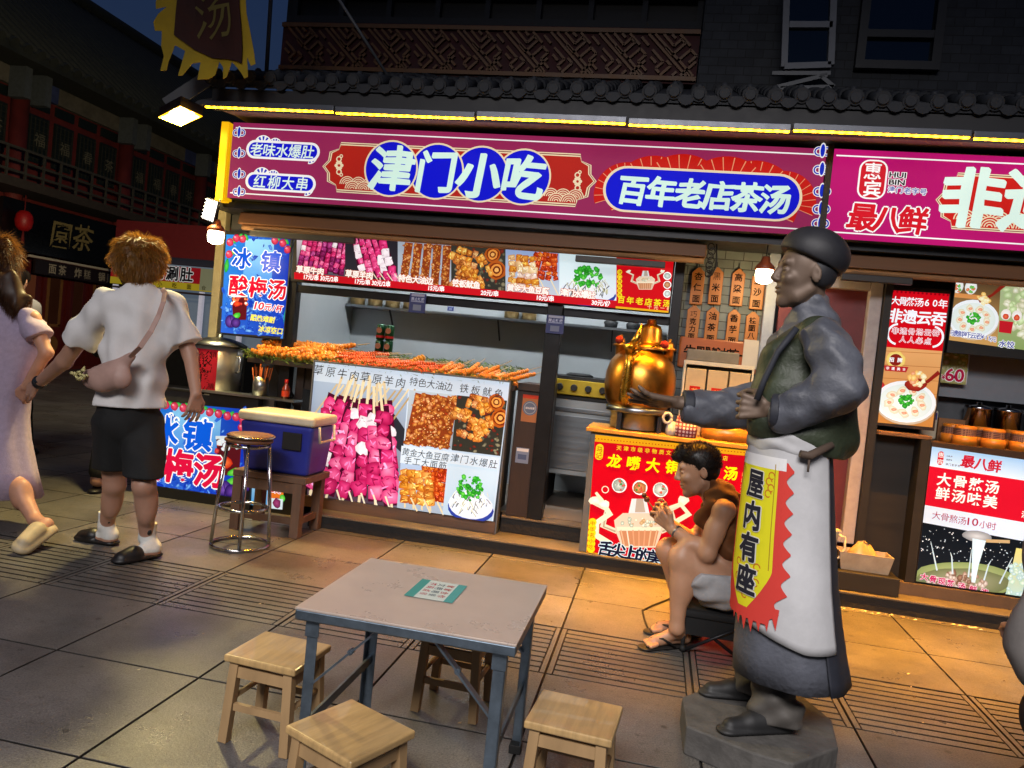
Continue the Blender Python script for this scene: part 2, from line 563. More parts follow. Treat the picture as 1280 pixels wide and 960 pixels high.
for (y0, y1) in rows:
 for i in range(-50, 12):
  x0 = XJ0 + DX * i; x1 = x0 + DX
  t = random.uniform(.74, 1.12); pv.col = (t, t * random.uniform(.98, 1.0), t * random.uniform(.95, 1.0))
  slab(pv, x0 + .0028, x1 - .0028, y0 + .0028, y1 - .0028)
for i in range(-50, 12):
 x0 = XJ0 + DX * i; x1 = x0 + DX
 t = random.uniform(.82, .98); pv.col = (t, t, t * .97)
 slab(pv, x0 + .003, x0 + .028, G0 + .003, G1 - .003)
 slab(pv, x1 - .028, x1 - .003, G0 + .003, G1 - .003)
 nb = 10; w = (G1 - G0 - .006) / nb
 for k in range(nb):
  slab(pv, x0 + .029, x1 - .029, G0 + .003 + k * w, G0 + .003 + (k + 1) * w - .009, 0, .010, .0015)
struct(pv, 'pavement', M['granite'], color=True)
# ------------------------------------------------------------------ steps in front of the shops (concrete, part of the ground)
M['concrete'] = mat('stained_concrete', (.34, .31, .27), .75, var=.35, scale=9, bump=.3)
M['dark_stone'] = mat('dark_step_stone', (.10, .09, .085), .8, var=.5, scale=18, bump=.6, bump_scale=35)
st = MB(); st.box(-2.24, 4.5, 4.835, 5.34, -.013, .078)
struct(st, 'lower_step_riser', M['dark_stone'], bevel=.006)
st = MB(); st.box(-2.24, 4.5, 4.828, 5.335, .0785, .092)
struct(st, 'lower_step_tread', M['concrete'], bevel=.004)
st = MB(); st.box(-.95, 1.34, 5.09, 5.6, .0925, .19); st.box(1.34, 4.5, 5.14, 5.6, .0925, .15)
struct(st, 'upper_step_riser', M['dark_stone'], bevel=.006)
st = MB(); st.box(-.95, 1.34, 5.08, 5.6, .1905, .205)
struct(st, 'upper_step_tread', M['concrete'], bevel=.004)
# ------------------------------------------------------------------ materials for the buildings
M['darkmetal'] = mat('dark_metal', (.16, .16, .17), .45, .6)
M['black'] = mat('matt_black', (.05, .05, .055), .6)
M['brick'] = None
def brick_mat(name, c, mortar, sx=4.2, bw=.5, rh=.25, rough=.85):
 m = bpy.data.materials.new(name); m.use_nodes = True
 nt = m.node_tree; b = nt.nodes['Principled BSDF']
 tc = nt.nodes.new('ShaderNodeTexCoord')
 sp = nt.nodes.new('ShaderNodeSeparateXYZ'); nt.links.new(tc.outputs['Object'], sp.inputs[0])
 cb = nt.nodes.new('ShaderNodeCombineXYZ'); nt.links.new(sp.outputs[0], cb.inputs[0]); nt.links.new(sp.outputs[2], cb.inputs[1])
 br = nt.nodes.new('ShaderNodeTexBrick')
 br.inputs['Scale'].default_value = sx; br.inputs['Brick Width'].default_value = bw; br.inputs['Row Height'].default_value = rh
 br.inputs['Mortar Size'].default_value = .012; br.inputs['Mortar Smooth'].default_value = .2
 a = lin(c)
 br.inputs['Color1'].default_value = (*a, 1); br.inputs['Color2'].default_value = (*[v * .72 for v in a], 1); br.inputs['Mortar'].default_value = (*lin(mortar), 1)
 nt.links.new(cb.outputs[0], br.inputs['Vector'])
 n = nt.nodes.new('ShaderNodeTexNoise'); n.inputs['Scale'].default_value = 12; n.inputs['Detail'].default_value = 6; nt.links.new(tc.outputs['Object'], n.inputs['Vector'])
 r = nt.nodes.new('ShaderNodeValToRGB'); r.color_ramp.elements[0].color = (.6, .6, .6, 1); r.color_ramp.elements[1].color = (1.2, 1.2, 1.2, 1); nt.links.new(n.outputs['Fac'], r.inputs[0])
 mx = nt.nodes.new('ShaderNodeMix'); mx.data_type = 'RGBA'; mx.blend_type = 'MULTIPLY'; mx.inputs[0].default_value = 1
 nt.links.new(br.outputs['Color'], mx.inputs[6]); nt.links.new(r.outputs[0], mx.inputs[7]); nt.links.new(mx.outputs[2], b.inputs['Base Color'])
 bp = nt.nodes.new('ShaderNodeBump'); bp.inputs['Strength'].default_value = .5; bp.inputs['Distance'].default_value = .006; bp.invert = True
 nt.links.new(br.outputs['Fac'], bp.inputs['Height']); nt.links.new(bp.outputs[0], b.inputs['Normal'])
 b.inputs['Roughness'].default_value = rough
 return m
M['brick'] = brick_mat('grey_brick', (.25, .26, .28), (.18, .18, .18))
M['brick_low'] = brick_mat('painted_brick', (.46, .49, .50), (.20, .20, .20))
M['wood_dark'] = mat('dark_wood', (.17, .11, .08), .6, var=.4, scale=6, stretch=(1, 1, .12), bump=.2)
M['black_wood'] = mat('black_stained_wood', (.11, .095, .085), .6, var=.5, scale=5, stretch=(.3, 1, 3))
M['rooftile'] = mat('dark_roof_tile', (.135, .145, .17), .7, var=.35, scale=22, bump=.3)
M['paint_grey'] = mat('grey_painted_metal', (.35, .36, .38), .5, var=.15)
M['soffit'] = mat('pale_soffit_board', (.62, .52, .48), .75, var=.22, scale=5, stretch=(.3, 1, 1))
M['maroon'] = mat('maroon_paint', (.30, .07, .09), .55, var=.2)
M['gold'] = mat('dull_gold_paint', (.46, .30, .14), .5, var=.25)
M['steel'] = mat('brushed_steel', (.62, .64, .66), .32, 1, var=.12, scale=5, stretch=(.3, 1, 6))
M['steel_wall'] = mat('stainless_sheet', (.64, .66, .67), .38, .25, var=.12, scale=1.5)
M['chrome'] = mat('polished_steel_tube', (.70, .70, .71), .16, 1, var=.05)
M['white_metal'] = mat('white_powder_coat', (.78, .78, .80), .5, var=.08)
M['glass_dark'] = mat('dark_window_glass', (.05, .08, .10), .06, var=0, spec=.8)
# ------------------------------------------------------------------ the snack shop building
shop = thing('shop_building', 'dark two-storey snack shop building with tiled eave and fretwork band above the pink signs', 'building', (.5, 5.6, 0))
UY = 5.62
b = MB()
b.box(-3.2, .045, UY + .06, UY + .3, 3.30, 6.6)
b.build('upper_wall', M['black_wood'], shop)
b = MB(); b.box(.05, 6.2, UY - .10, UY + .3, 2.95, 6.6)
b.build('brick_wall', M['brick'], shop)
each('outer_wall', M['brick'], shop, [(-3.2, -3.14, UY + .3, 9, 0, 6.6), (-3.2, 6.2, 9, 9.2, 0, 6.6), (6.14, 6.2, 5.2, 9, 0, 6.6)])
b = MB(); b.box(-3.14, 6.14, UY + .3, 9, 2.86, 2.95)
b.build('ceiling', M['paint_grey'], shop)
# panelled upper storey above the fretwork: rails and posts
b = MB()
for z in (3.74, 3.95, 4.5): b.box(-3.15, .04, UY - .02, UY + .055, z, z + .05)
for k in range(9):
 x = -3.12 + k * .39; b.box(x, x + .04, UY, UY + .05, 3.79, 4.9)
b.build('upper_lattice', mat('weathered_wood', (.15, .15, .16), .7, var=.5, scale=6), shop)
# fretwork band
fb = MB(); fb.box(-3.17, .04, UY - .03, UY + .05, 3.345, 3.735)
band = fb.build('fretwork_band', mat('fret_maroon_ground', (.27, .075, .085), .7, var=.35), shop)
fr = MB()
fr.box(-3.17, .04, UY - .055, UY - .031, 3.69, 3.72); fr.box(-3.17, .04, UY - .055, UY - .031, 3.36, 3.39)
P0 = .355
def fret(u0, mb, y):
 z0, hh = 3.395, .29
 def S(a, b_):
  p = Vector((u0 + a[0] * P0, y, z0 + a[1] * hh)); q = Vector((u0 + b_[0] * P0, y, z0 + b_[1] * hh))
  lo, hi = -3.16, .03
  if min(p.x, q.x) < lo or max(p.x, q.x) > hi: return
  mb.bar(p, q, .018, .022, up=(0, 1, 0))
 for a in (0, .13): S((a, 1), (a + .82, 0))
 S((.30, 1), (.52, .72)); S((.52, .72), (.66, .89)); S((.66, .89), (.74, .79)); S((.74, .79), (.50, .50))
 S((.50, .50), (.36, .68)); S((.62, .36), (.86, .64)); S((.86, .64), (.98, .49)); S((.98, .49), (.84, .32)); S((.84, .32), (1.02, .10))
 S((.46, 1), (.54, .90)); S((.9, .0), (.80, .13)); S((.62, 1), (.84, .73)); S((.7, 0), (.98, .35))
 S((.10, .62), (.34, .33)); S((.34, .33), (.20, .16)); S((.20, .16), (.28, .06)); S((.08, .44), (.20, .30)); S((.30, 0), (.50, .24)); S((.50, .24), (.40, .36)); S((.54, 0), (.62, .10)); S((.86, .92), (1.02, .72))
for k in range(-1, 10): fret(-3.16 + k * P0, fr, UY - .041)
fr.build('fretwork', M['gold'], band)
# eave: sloping tile roof with rolls, round end caps and drip tiles
rf = MB()
EX0, EX1, EY, EZ = -3.02, 6.2, 4.50, 2.885
rf.add([(EX0, EY, EZ), (EX1, EY, EZ), (EX1, UY, 3.32), (EX0, UY, 3.32), (EX0, EY, EZ - .05), (EX1, EY, EZ - .05), (EX1, UY, 3.27), (EX0, UY, 3.27)],
  [(0, 1, 2, 3), (7, 6, 5, 4), (0, 4, 5, 1), (0, 3, 7, 4), (1, 5, 6, 2)])
nT = int((EX1 - EX0) / .14)
for k in range(nT + 1):
 x = EX0 + k * .14
 sl = (3.32 - EZ) / (UY - EY)
 dz = random.uniform(-.008, .008)
 for seg in range(5):
  ya = EY - .01 + seg * .224
  rf.tube([(x + random.uniform(-.004, .004), ya, EZ + .012 + sl * (ya - EY) + dz), (x, ya + .228, EZ + .006 + sl * (ya + .228 - EY) + dz)], [.044, .038], 10)
 # round cap
 rf.tube([(x, EY - .024, EZ + .002 + dz), (x, EY - .008, EZ + .006 + dz)], [.043, .043], 14, smooth=False)
 rf.tube([(x, EY - .030, EZ + .002 + dz), (x, EY - .024, EZ + .002 + dz)], [.029, .033], 12, smooth=False)
 # drip tile between the caps
 xc = x + .07; t = random.uniform(-.004, .004)
 pts = [(xc - .05, 0, EZ - .008), (xc - .045, 0, EZ - .034 + t), (xc - .025, 0, EZ - .056 + t), (xc, 0, EZ - .064 + t), (xc + .025, 0, EZ - .056 + t), (xc + .045, 0, EZ - .034 + t), (xc + .05, 0, EZ - .008)]
 rf.prism(pts, (0, EY - .016, 0), (0, EY + .004, 0))
 # raised tile nail knob a step up the slope
 rf.ball((x, EY + .07, EZ + .075 + dz), .022, 8, 5)
rf.build('eave_roof', M['rooftile'], shop)
b = MB(); b.box(EX0, EX1, 4.515, 4.56, 2.70, 2.83)
b.build('fascia', mat('dark_fascia', (.15, .15, .165), .6, var=.3), shop)
b = MB(); b.add([(EX0, 4.56, 2.716), (EX1, 4.56, 2.716), (EX1, 4.80, 2.745), (EX0, 4.80, 2.745), (EX0, 4.56, 2.726), (EX1, 4.56, 2.726), (EX1, 4.80, 2.755), (EX0, 4.80, 2.755)], [(0, 1, 2, 3), (7, 6, 5, 4), (0, 4, 5, 1), (2, 6, 7, 3)])
b.box(EX0, EX1, 4.80, 5.7, 2.745, 2.78)
b.build('soffit', M['soffit'], shop)
# lintel behind and below the signs
b = MB(); b.box(-3.2, 6.14, 5.16, 5.24, 2.13, 2.745); b.box(-3.2, 6.14, 4.87, 5.16, 2.13, 2.17)
b.build('lintel', M['darkmetal'], shop)
# windows of the brick wall
def window(p0, p1, frame_m, mull=()):
 a, c = at(*p0, UY - .12), at(*p1, UY - .12)
 x0, x1, z0, z1 = a.x, c.x, c.z, a.z
 f = MB(); w = .055
 f.box(x0, x0 + w, UY - .16, UY - .09, z0, z1); f.box(x1 - w, x1, UY - .16, UY - .09, z0, z1)
 f.box(x0 + w, x1 - w, UY - .16, UY - .09, z0, z0 + w); f.box(x0 + w, x1 - w, UY - .16, UY - .09, z1 - w, z1)
 for t in mull:
  zm = z0 + (z1 - z0) * t; f.box(x0 + w, x1 - w, UY - .155, UY - .095, zm, zm + .05)
 fo = f.build('window', frame_m, shop)
 g_ = MB(); g_.box(x0 + w, x1 - w, UY - .118, UY - .112, z0 + w, z1 - w)
 g_.build('pane', M['glass_dark'], fo)
window((1085, -70), (1172, 90), mat('dark_window_frame', (.09, .09, .10), .5), (.25,))
# left side of the kitchen opening: walls, ceiling and floor of the room behind the counter
KB = 6.35
b = MB(); b.box(-2.70, .04, KB, KB + .05, .2, 2.75)
b.build('kitchen_back_wall', M['steel_wall'], shop)
each('kitchen_side_wall', M['steel_wall'], shop, [(-2.76, -2.70, 5.30, KB + .05, .2, 2.75), (.04, .10, 5.30, KB + .05, .2, 2.75)])
b = MB(); b.box(-2.76, .10, 5.3, KB, 2.62, 2.66)
b.build('kitchen_ceiling', M['white_metal'], shop)
b = MB(); b.box(-2.76, .10, 5.2, KB, .205, .212)
b.build('kitchen_floor', mat('kitchen_floor_tile', (.42, .38, .34), .5, var=.2), shop)
# painted brick pier with the wooden tags
b = MB(); b.box(.101, .70, 5.30, 5.5, .205, 2.745)
b.build('brick_pier', M['brick_low'], shop)
# dark posts and frame round the opening
b = MB()
pA = at(685, 387, 5.12); pB = at(704, 390, 5.12)
b.box(pA.x, pB.x, 5.09, 5.17, .206, 1.69)
b.box(-2.70, -2.62, 5.12, 5.20, .1, 1.70)
b.box(.035, .10, 5.10, 5.19, .206, 2.13)
b.box(-2.62, pA.x, 5.13, 5.18, 1.60, 1.655); b.box(pB.x, .035, 5.13, 5.18, 1.60, 1.655)
b.build('opening_frame', mat('black_aluminium', (.10, .10, .11), .4, .5), shop, bevel=.004)
# corner post at the left
b = MB(); q = at(277, 307, 5.0)
q = at(277, 307, 5.40); b.box(q.x - .035, q.x + .035, 5.37, 5.44, 0, 2.745)
b.build('corner_post', mat('cream_painted_post', (.74, .70, .56), .5, var=.15), shop, bevel=.005)
b = MB(); b.box(-3.19, -2.70, 5.14, 5.19, 1.24, 2.13); b.box(-3.0, -2.70, 5.42, 5.46, .1, 1.239)
b.build('poster_wall', mat('grey_panel', (.30, .30, .31), .5, var=.2), shop)
# right-hand shop front: door, panels, frame
b = MB(); b.box(.705, 6.1, 5.45, 5.5, .1, 2.745)
b.build('inner_wall', mat('dim_inner_wall', (.30, .31, .33), .6, var=.2), shop)
a0, a1 = at(1040, 350, 5.1), at(1099, 356, 5.1)
d = MB(); DX0, DX1 = 1.08, 1.315; DZ1 = 2.0
d.box(DX0 - .36, DX1, 5.17, 5.21, .2, DZ1)
door = d.build('door', mat('maroon_door', (.36, .13, .15), .5, var=.2), shop)
d = MB(); w = .075
d.box(DX1 - w, DX1, 5.10, 5.169, .33, DZ1); d.box(DX0 - .36, DX1 - w, 5.10, 5.169, DZ1 - w, DZ1); d.box(DX0 - .36, DX1 - w, 5.10, 5.169, .33, .33 + w)
d.box(DX0 - .36, DX1 - w, 5.11, 5.168, 1.06, 1.15)
d.build('door_frame', mat('white_worn_frame', (.66, .62, .62), .5, var=.2), door, bevel=.005)
d = MB(); d.box(.63, .70, 5.20, 5.298, .206, 2.13)
d.build('door_post', mat('pale_blue_post', (.55, .58, .66), .45, var=.12), shop, bevel=.004)
b = MB(); b.box(1.318, 1.36, 5.06, 5.2, .15, 2.13)
b.box(1.36, 1.66, 5.12, 5.18, .15, 1.04); b.box(1.60, 1.655, 4.99, 5.12, .155, 1.04)
b.build('lower_panel', M['black_wood'], shop)
b = MB(); b.box(1.36, 1.66, 5.0, 5.45, 1.041, 1.065); b.box(1.661, 4.5, 5.062, 5.45, 1.0, 1.03)
b.build('counter_ledge', mat('worn_timber', (.40, .28, .18), .6, var=.3, stretch=(.2, 1, 1)), shop, bevel=.004)
b = MB(); b.box(1.662, 4.5, 5.07, 5.1, .152, .998)
b.build('counter_front', M['wood_dark'], shop)
# base board below the lower right lightbox
b = MB(); b.box(1.36, 4.5, 4.97, 5.05, .093, .165)
b.build('base_board', mat('scuffed_base', (.33, .27, .22), .7, var=.4, scale=8), shop)
# ------------------------------------------------------------------ the old building across the street
LX = -13.2
old = thing('teahouse_building', 'dark red two-storey teahouse with balcony and tiled roof across the street', 'building', (LX - 3, 16, 0))
M['oldred'] = mat('old_red_paint', (.36, .10, .09), .65, var=.35, scale=3)
M['oldgreen'] = mat('dark_green_lattice', (.06, .10, .10), .5)
b = MB(); b.box(LX - 7, LX, 4, 34, 0, 6.2)
b.build('wall', M['oldred'], old)
b = MB()
rx0, rz0, rx1, rz1 = LX + .9, 6.15, LX - 3.6, 9.75
b.add([(rx0, 3, rz0), (rx0, 34, rz0), (rx1, 34, rz1), (rx1, 3, rz1), (rx0, 3, rz0 - .15), (rx0, 34, rz0 - .15), (rx1 - 4, 34, rz0), (rx1 - 4, 3, rz0)], [(0, 1, 2, 3), (4, 7, 6, 5), (0, 4, 5, 1), (3, 2, 6, 7), (1, 5, 6, 2), (0, 3, 7, 4)])
for k in range(100):
 y = 3.2 + k * .31
 b.tube([(rx0 - .02, y, rz0 + .03), (rx1, y, rz1 + .03)], .075, 6)
 b.tube([(rx0 + .04, y, rz0 + .0), (rx0 - .02, y, rz0 + .03)], .10, 8, smooth=False)
b.tube([(rx1, 3, rz1 + .15), (rx1, 34, rz1 + .15)], .22, 8)
b.build('roof', mat('old_roof_tile', (.15, .16, .14), .8, var=.4, scale=4), old)
# painted beam under the eave
for i, (y0, y1, c) in enumerate([(9, 12.3, 'b'), (12.3, 13.1, 'w'), (13.1, 14.2, 'b'), (14.2, 16.1, 'w'), (16.1, 16.9, 'b'), (16.9, 18.6, 'w'), (18.6, 20, 'b'), (20, 30, 'w')]):
 m_ = MB(); m_.box(LX, LX + .12, y0, y1 - .02, 5.66, 6.0)
 m_.build('painted_beam', mat('beam_blue', (.20, .24, .42), .7, var=.4, scale=6) if c == 'b' else mat('beam_grey', (.36, .34, .31), .7, var=.4, scale=5), old)
# columns
for y in (10.2, 13.25, 16.35, 19.4, 22.5):
 m_ = MB(); m_.tube([(LX + .1, y, 0), (LX + .1, y, 5.65)], .17, 12); m_.build('column', M['oldred'], old)
for y in (13.0, 13.5, 16.1, 16.6, 19.15):
 m_ = MB(); m_.box(LX + .12, LX + .5, y - .08, y + .08, 5.4, 6.0); m_.build('bracket', mat('bracket_grey', (.28, .30, .32), .7, var=.3), old)
# upper windows with pale paper cuts
wi = 0
for bay in (10.45, 13.55, 16.65, 19.7):
 for k in range(4):
  y0 = bay + k * .68
  m_ = MB(); m_.box(LX, LX + .05, y0, y0 + .52, 4.32, 5.28)
  w_ = m_.build('upper_window', M['oldgreen'], old)
  l_ = MB()
  for t in range(5): l_.box(LX + .051, LX + .07, y0 + .03 + t * .11, y0 + .045 + t * .11, 4.36, 5.24)
  for t in range(8): l_.box(LX + .0705, LX + .08, y0 + .02, y0 + .5, 4.40 + t * .115, 4.412 + t * .115)
  l_.build('lattice', mat('lattice_wood', (.16, .16, .14), .6) if 'lw' not in M else M['lw'], w_)
  pr = Print('X', LX + .085)
  pr.put('福福春茶'[k], (y0 + .26, 4.80), .30, (.13, .12, .09), .0)
  pr.build('paper_cut', M.setdefault('print_matt', print_mat('printed_matt', 0, .7)), w_)
  wi += 1
  m_ = MB(); m_.box(LX, LX + .04, y0, y0 + .52, 5.42, 5.62); m_.build('transom', M['oldgreen'], old)
# balcony
b = MB(); b.box(LX, LX + 1.0, 4, 30, 3.55, 3.72)
b.build('balcony', mat('balcony_dark', (.20, .17, .15), .7, var=.3), old)
b = MB()
for z in (3.82, 4.02, 4.26): b.box(LX + .93, LX + .98, 4, 30, z, z + .045)
for k in range(60): b.box(LX + .935, LX + .975, 4 + k * .43, 4.035 + k * .43, 3.72, 4.26)
b.build('balcony_railing', mat('railing_grey', (.22, .21, .19), .6, var=.2), old)
# doors
for bay in (10.5, 13.55, 16.65):
 for k in range(4):
  y0 = bay + k * .68
  m_ = MB(); m_.box(LX, LX + .06, y0, y0 + .62, .1, 2.2)
  d_ = m_.build('panel_door', mat('door_red', (.33, .08, .06), .45, var=.3), old)
  m_ = MB(); m_.box(LX + .061, LX + .068, y0 + .16, y0 + .46, 1.0, 2.0)
  m_.build('door_glass', mat('door_glass', (.10, .05, .05), .08, var=.8, scale=3, emit=(.9, .5, .32), estr=.012 if k != 0 else .06), d_)
  t_ = MB()
  t_.box(LX + .061, LX + .08, y0 + .10, y0 + .16, .95, 2.06); t_.box(LX + .061, LX + .08, y0 + .46, y0 + .52, .95, 2.06); t_.box(LX + .061, LX + .08, y0 + .1, y0 + .52, 2.0, 2.06); t_.box(LX + .061, LX + .08, y0 + .1, y0 + .52, .94, 1.0)
  t_.build('door_moulding', M['gold'] if k % 2 else M['maroon'], d_)
  t_ = MB(); t_.tube([(LX + .061, y0 + .31, .55), (LX + .075, y0 + .31, .55)], .2, 14); t_.build('door_medallion', M['gold'], d_)
# second-storey sign board with gold characters (teahouse name, read right to left)
sg = MB(); sg.box(LX + .45, LX + .53, 12.6, 16.2, 2.42, 3.40)
sgo = sg.build('name_board', mat('black_lacquer', (.03, .03, .04), .3), None)
tag(sgo, 'black teahouse name board with two large gold characters over the doors', 'signboard')
pr = Print('X', LX + .535)
for ch, p in (('園', (77, 293)), ('茶', (104, 298))):
 pr = Print('X', LX + .535); pr.put(ch, pr.L(p), .60, '7a6c48', .012, shear=.1, wob=.02); pr.build('gold_character', M['print_matt'], sgo)
sg = MB(); sg.box(LX + .5, LX + .55, 13.3, 16.7, 2.33, 2.375)
sg.build('trim', mat('board_trim', (.7, .66, .6), .5), sgo)
sg = MB(); sg.box(LX + .45, LX + .50, 13.5, 16.6, 2.02, 2.32)
sg2 = tag(sg.build('menu_board', mat('dark_lintel', (.10, .05, .05), .5), None), 'narrow dark board of small pale characters just above the teahouse doors', 'signboard')
pr = Print('X', LX + .505)
for i, w_ in enumerate(('面茶', '炸糕', '锅贴', '水饺')):
 for j, ch in enumerate(w_): pr.put(ch, (13.95 + i * .72 + j * .27, 2.17), .22, '9a8f80', .02)
pr.build('characters', M['print_matt'], sg2)
# lantern
LN = atx(30, 276, LX + .7)
ln = thing('lantern', 'dim red paper lantern hanging under the teahouse balcony', 'lantern', (LX + .7, LN.y, LN.z))
m_ = MB(); m_.lathe([(.02, .20), (.08, .19), (.14, .12), (.16, 0), (.14, -.12), (.08, -.19), (.02, -.20)], (LX + .7, LN.y, LN.z), 16)
m_.build('lantern_body', mat('red_lantern', (.55, .05, .05), .5, emit=(.8, .06, .06), estr=.03), ln)
m_ = MB(); m_.tube([(LX + .7, LN.y, LN.z - .45), (LX + .7, LN.y, LN.z + .5)], .012, 5); m_.tube([(LX + .7, LN.y, LN.z - .45), (LX + .7, LN.y, LN.z - .21)], [.04, .016], 7)
m_.build('tassel', mat('red_tassel', (.4, .05, .05), .8), ln)
# =================================================================== LIT SIGNS AND POSTERS
def box_between(Y, p_tl, p_br, depth, mb=None, grow=0):
 a, c = at(*p_tl, Y), at(*p_br, Y)
 mb = mb or MB()
 mb.box(a.x - grow, c.x + grow, Y, Y + depth, c.z - grow, a.z + grow)
 return mb, a.x, c.x, c.z, a.z
M['cab'] = mat('sign_cabinet', (.20, .20, .21), .5, .4)
M['print_sign'] = print_mat('backlit_sign_film', .80, .5, .10, True)
M['print_sign2'] = print_mat('backlit_sign_film_bright', .92, .5, .10, True)
M['print_menu'] = print_mat('backlit_menu_film', .92, .25, .28, True)
M['print_board'] = print_mat('backlit_board_film', 1.02, .25, .28, True)
WHITE, BLUE, CREAM, RED = 'ffffff', '0a12d8', 'f6e2bc', 'c8281a'
def cap(pr, c, w, h, border=3, fans=True):
 """blue capsule with white rim and little fan ornaments"""
 x, y = c
 if fans:
  for fx, fy, r, a0, a1 in ((x - w * .30, y - h * .42 + 0, 11, 10, 170), (x - w * .12, y - h * .40, 8, 10, 150), (x + w * .40, y + h * .38, 9, -100, 60)):
   pr.ring((fx, fy), 0, r + 1.3, WHITE, a0, a1, 12)
   for k in range(5):
    a = a0 + (a1 - a0) * (k + .5) / 5
    pr.ring((fx, fy), 3, r, '2030c8', a - 8, a + 8, 3)
 pr.rrect((x - w / 2 - border, y - h / 2 - border - w * .03), (x + w / 2 + border, y + h / 2 + border + w * .03), 99, WHITE)
 pr.rrect((x - w / 2, y - h / 2 - w * .03), (x + w / 2, y + h / 2 + w * .03), 99, BLUE)
def plaque(pr, x0, y0, x1, y1, h, red='b8241c'):
 """red plaque with stepped ends; x0,y0 and x1,y1 are the middles of the two ends in the photograph"""
 a, b = pr.L((x0, y0)), pr.L((x1, y1))
 k = pr.scale((x0, y0)); H = h * k / 2; z = (a[1] + b[1]) / 2; xa, xb = a[0], b[0]
 def outline(g):
  e = g
  def end(x, s):
   return [(x + s * (14 * k) , z + H + e), (x + s * 12 * k, z + H * .78 + e * .4), (x + s * (3 * k) - s * e, z + H * .62 + e * .4), (x + s * 2 * k - s * e, z + H * .28), (x - s * 5 * k - s * e, z), (x + s * 2 * k - s * e, z - H * .28), (x + s * 3 * k - s * e, z - H * .62 - e * .4), (x + s * 12 * k, z - H * .78 - e * .4), (x + s * 14 * k, z - H - e)]
  return end(xa, 1) + end(xb, -1)[::-1]
 for g, c in ((3.2 * k, CREAM), (1.9 * k, '7a2018'), (.9 * k, CREAM), (-.6 * k, red)):
  pr.poly(outline(g)[::-1], c, True)
 return z, H, k
def waves(pr, x0, z0, n, r, k, color=CREAM, red='b8241c'):
 for row in range(2):
  for i in range(n - row):
   cx = x0 + (i + .5 * row) * r * 1.5
   for q in range(4):
    rr = r * (1 - .24 * q)
    pts = [(cx + rr * math.cos(t * math.pi / 10), z0 + (1 - row) * r * .55 + rr * math.sin(t * math.pi / 10)) for t in range(11)]
    pr.poly(pts, color, True)
    rr -= r * .11
    pts = [(cx + rr * math.cos(t * math.pi / 10), z0 + (1 - row) * r * .55 + rr * math.sin(t * math.pi / 10)) for t in range(11)]
    pr.poly(pts, red, True)
def flower(pr, c, r, color=CREAM, red='b8241c'):
 for k in range(6):
  a = k * math.pi / 3
  pr.blob((c[0] + r * .45 * math.cos(a), c[1] + r * .45 * math.sin(a)), r * .28, r * .28, color, n=8, jit=0)
 pr.disc(c, r * .2, red, 10)
 for s in (-1, 1):
  pr.ring((c[0], c[1] + s * r * 1.0), r * .28, r * .48, color, 0, 360, 12)
  pr.ring((c[0] + r * .35, c[1] + s * r * 1.45), r * .15, r * .3, color, 0, 360, 10)
def vine(pr, pts, r=7):
 """blue scroll ornament with white rims along a column"""
 for i, (x, y) in enumerate(pts):
  for s in (-1, 1):
   pr.ring((x + s * r * .75, y), r * .42, r * 1.0, WHITE, 0, 360, 14); pr.ring((x + s * r * .75, y), r * .58, r * .86, '1c34c0', 0, 360, 14)
  pr.blob((x, y - r * .2), r * .62, r * 1.5, WHITE, n=12, jit=0); pr.blob((x, y - r * .2), r * .42, r * 1.25, '1830c8', n=12, jit=0)
# ------------------------------------------------------------------ left sign
SY = 4.80
s1 = thing('shop_sign', 'long plum-pink lit sign with four white characters on blue discs over the skewer counter', 'shop sign', (-1.1, SY, 2.19))
mb, x0, x1, z0, z1 = box_between(SY, (291, 150), (1026, 291), .12)
SZ0, SZ1 = 2.185, 2.70
mb = MB(); mb.box(-3.03, .835, SY, SY + .12, SZ0, SZ1); mb.build('sign_box', M['cab'], s1)
pr = Print('Y', SY)
pr.poly([(-3.03, SZ0), (.835, SZ0), (.835, SZ1), (-3.03, SZ1)], (.33, .022, .105), True)
for z in (SZ0 + .035, SZ1 - .035): pr.poly([(-3.01, z - .004), (.82, z - .004), (.82, z + .004), (-3.01, z + .004)], WHITE, True)
vine(pr, [(299, 166), (299, 192), (299, 218), (299, 240)], 5)
cap(pr, (354, 188.5), 84, 17); pr.text('老味水爆肚', (321, 187), (385, 190), 17.5, 'e8fff4', .014, shear=.1, wob=.008)
cap(pr, (351, 228.5), 80, 17); pr.text('红柳大串', (325, 227), (378, 230), 17.5, 'e8fff4', .014, shear=.1, wob=.008)
zc, H, k = plaque(pr, 411, 207, 737, 228, 56)
flower(pr, (424, 207), 8); flower(pr, (722, 227), 8)
l0 = pr.L((436, 208)); waves(pr, l0[0], zc - H + 2 * k, 3, 10 * k, k); l1 = pr.L((690, 225)); waves(pr, l1[0], zc - H + 2 * k, 3, 10 * k, k)
for (cx, cy) in ((654, 221.5), (601, 218), (546, 214.5), (489, 211)):
 pr.disc((cx, cy), 35.5, CREAM, 40); pr.disc((cx, cy), 33.3, BLUE, 40)
BR = dict(wob=.014, shear=.10)
for ch, c, sz in (('津', (490, 211), 58), ('门', (546, 215), 54), ('小', (600, 219), 58), ('吃', (655, 222), 57)):
 for o, col in ((.029, 'dffff2'),): pr.text(ch, c, c, sz, col, o, **BR)
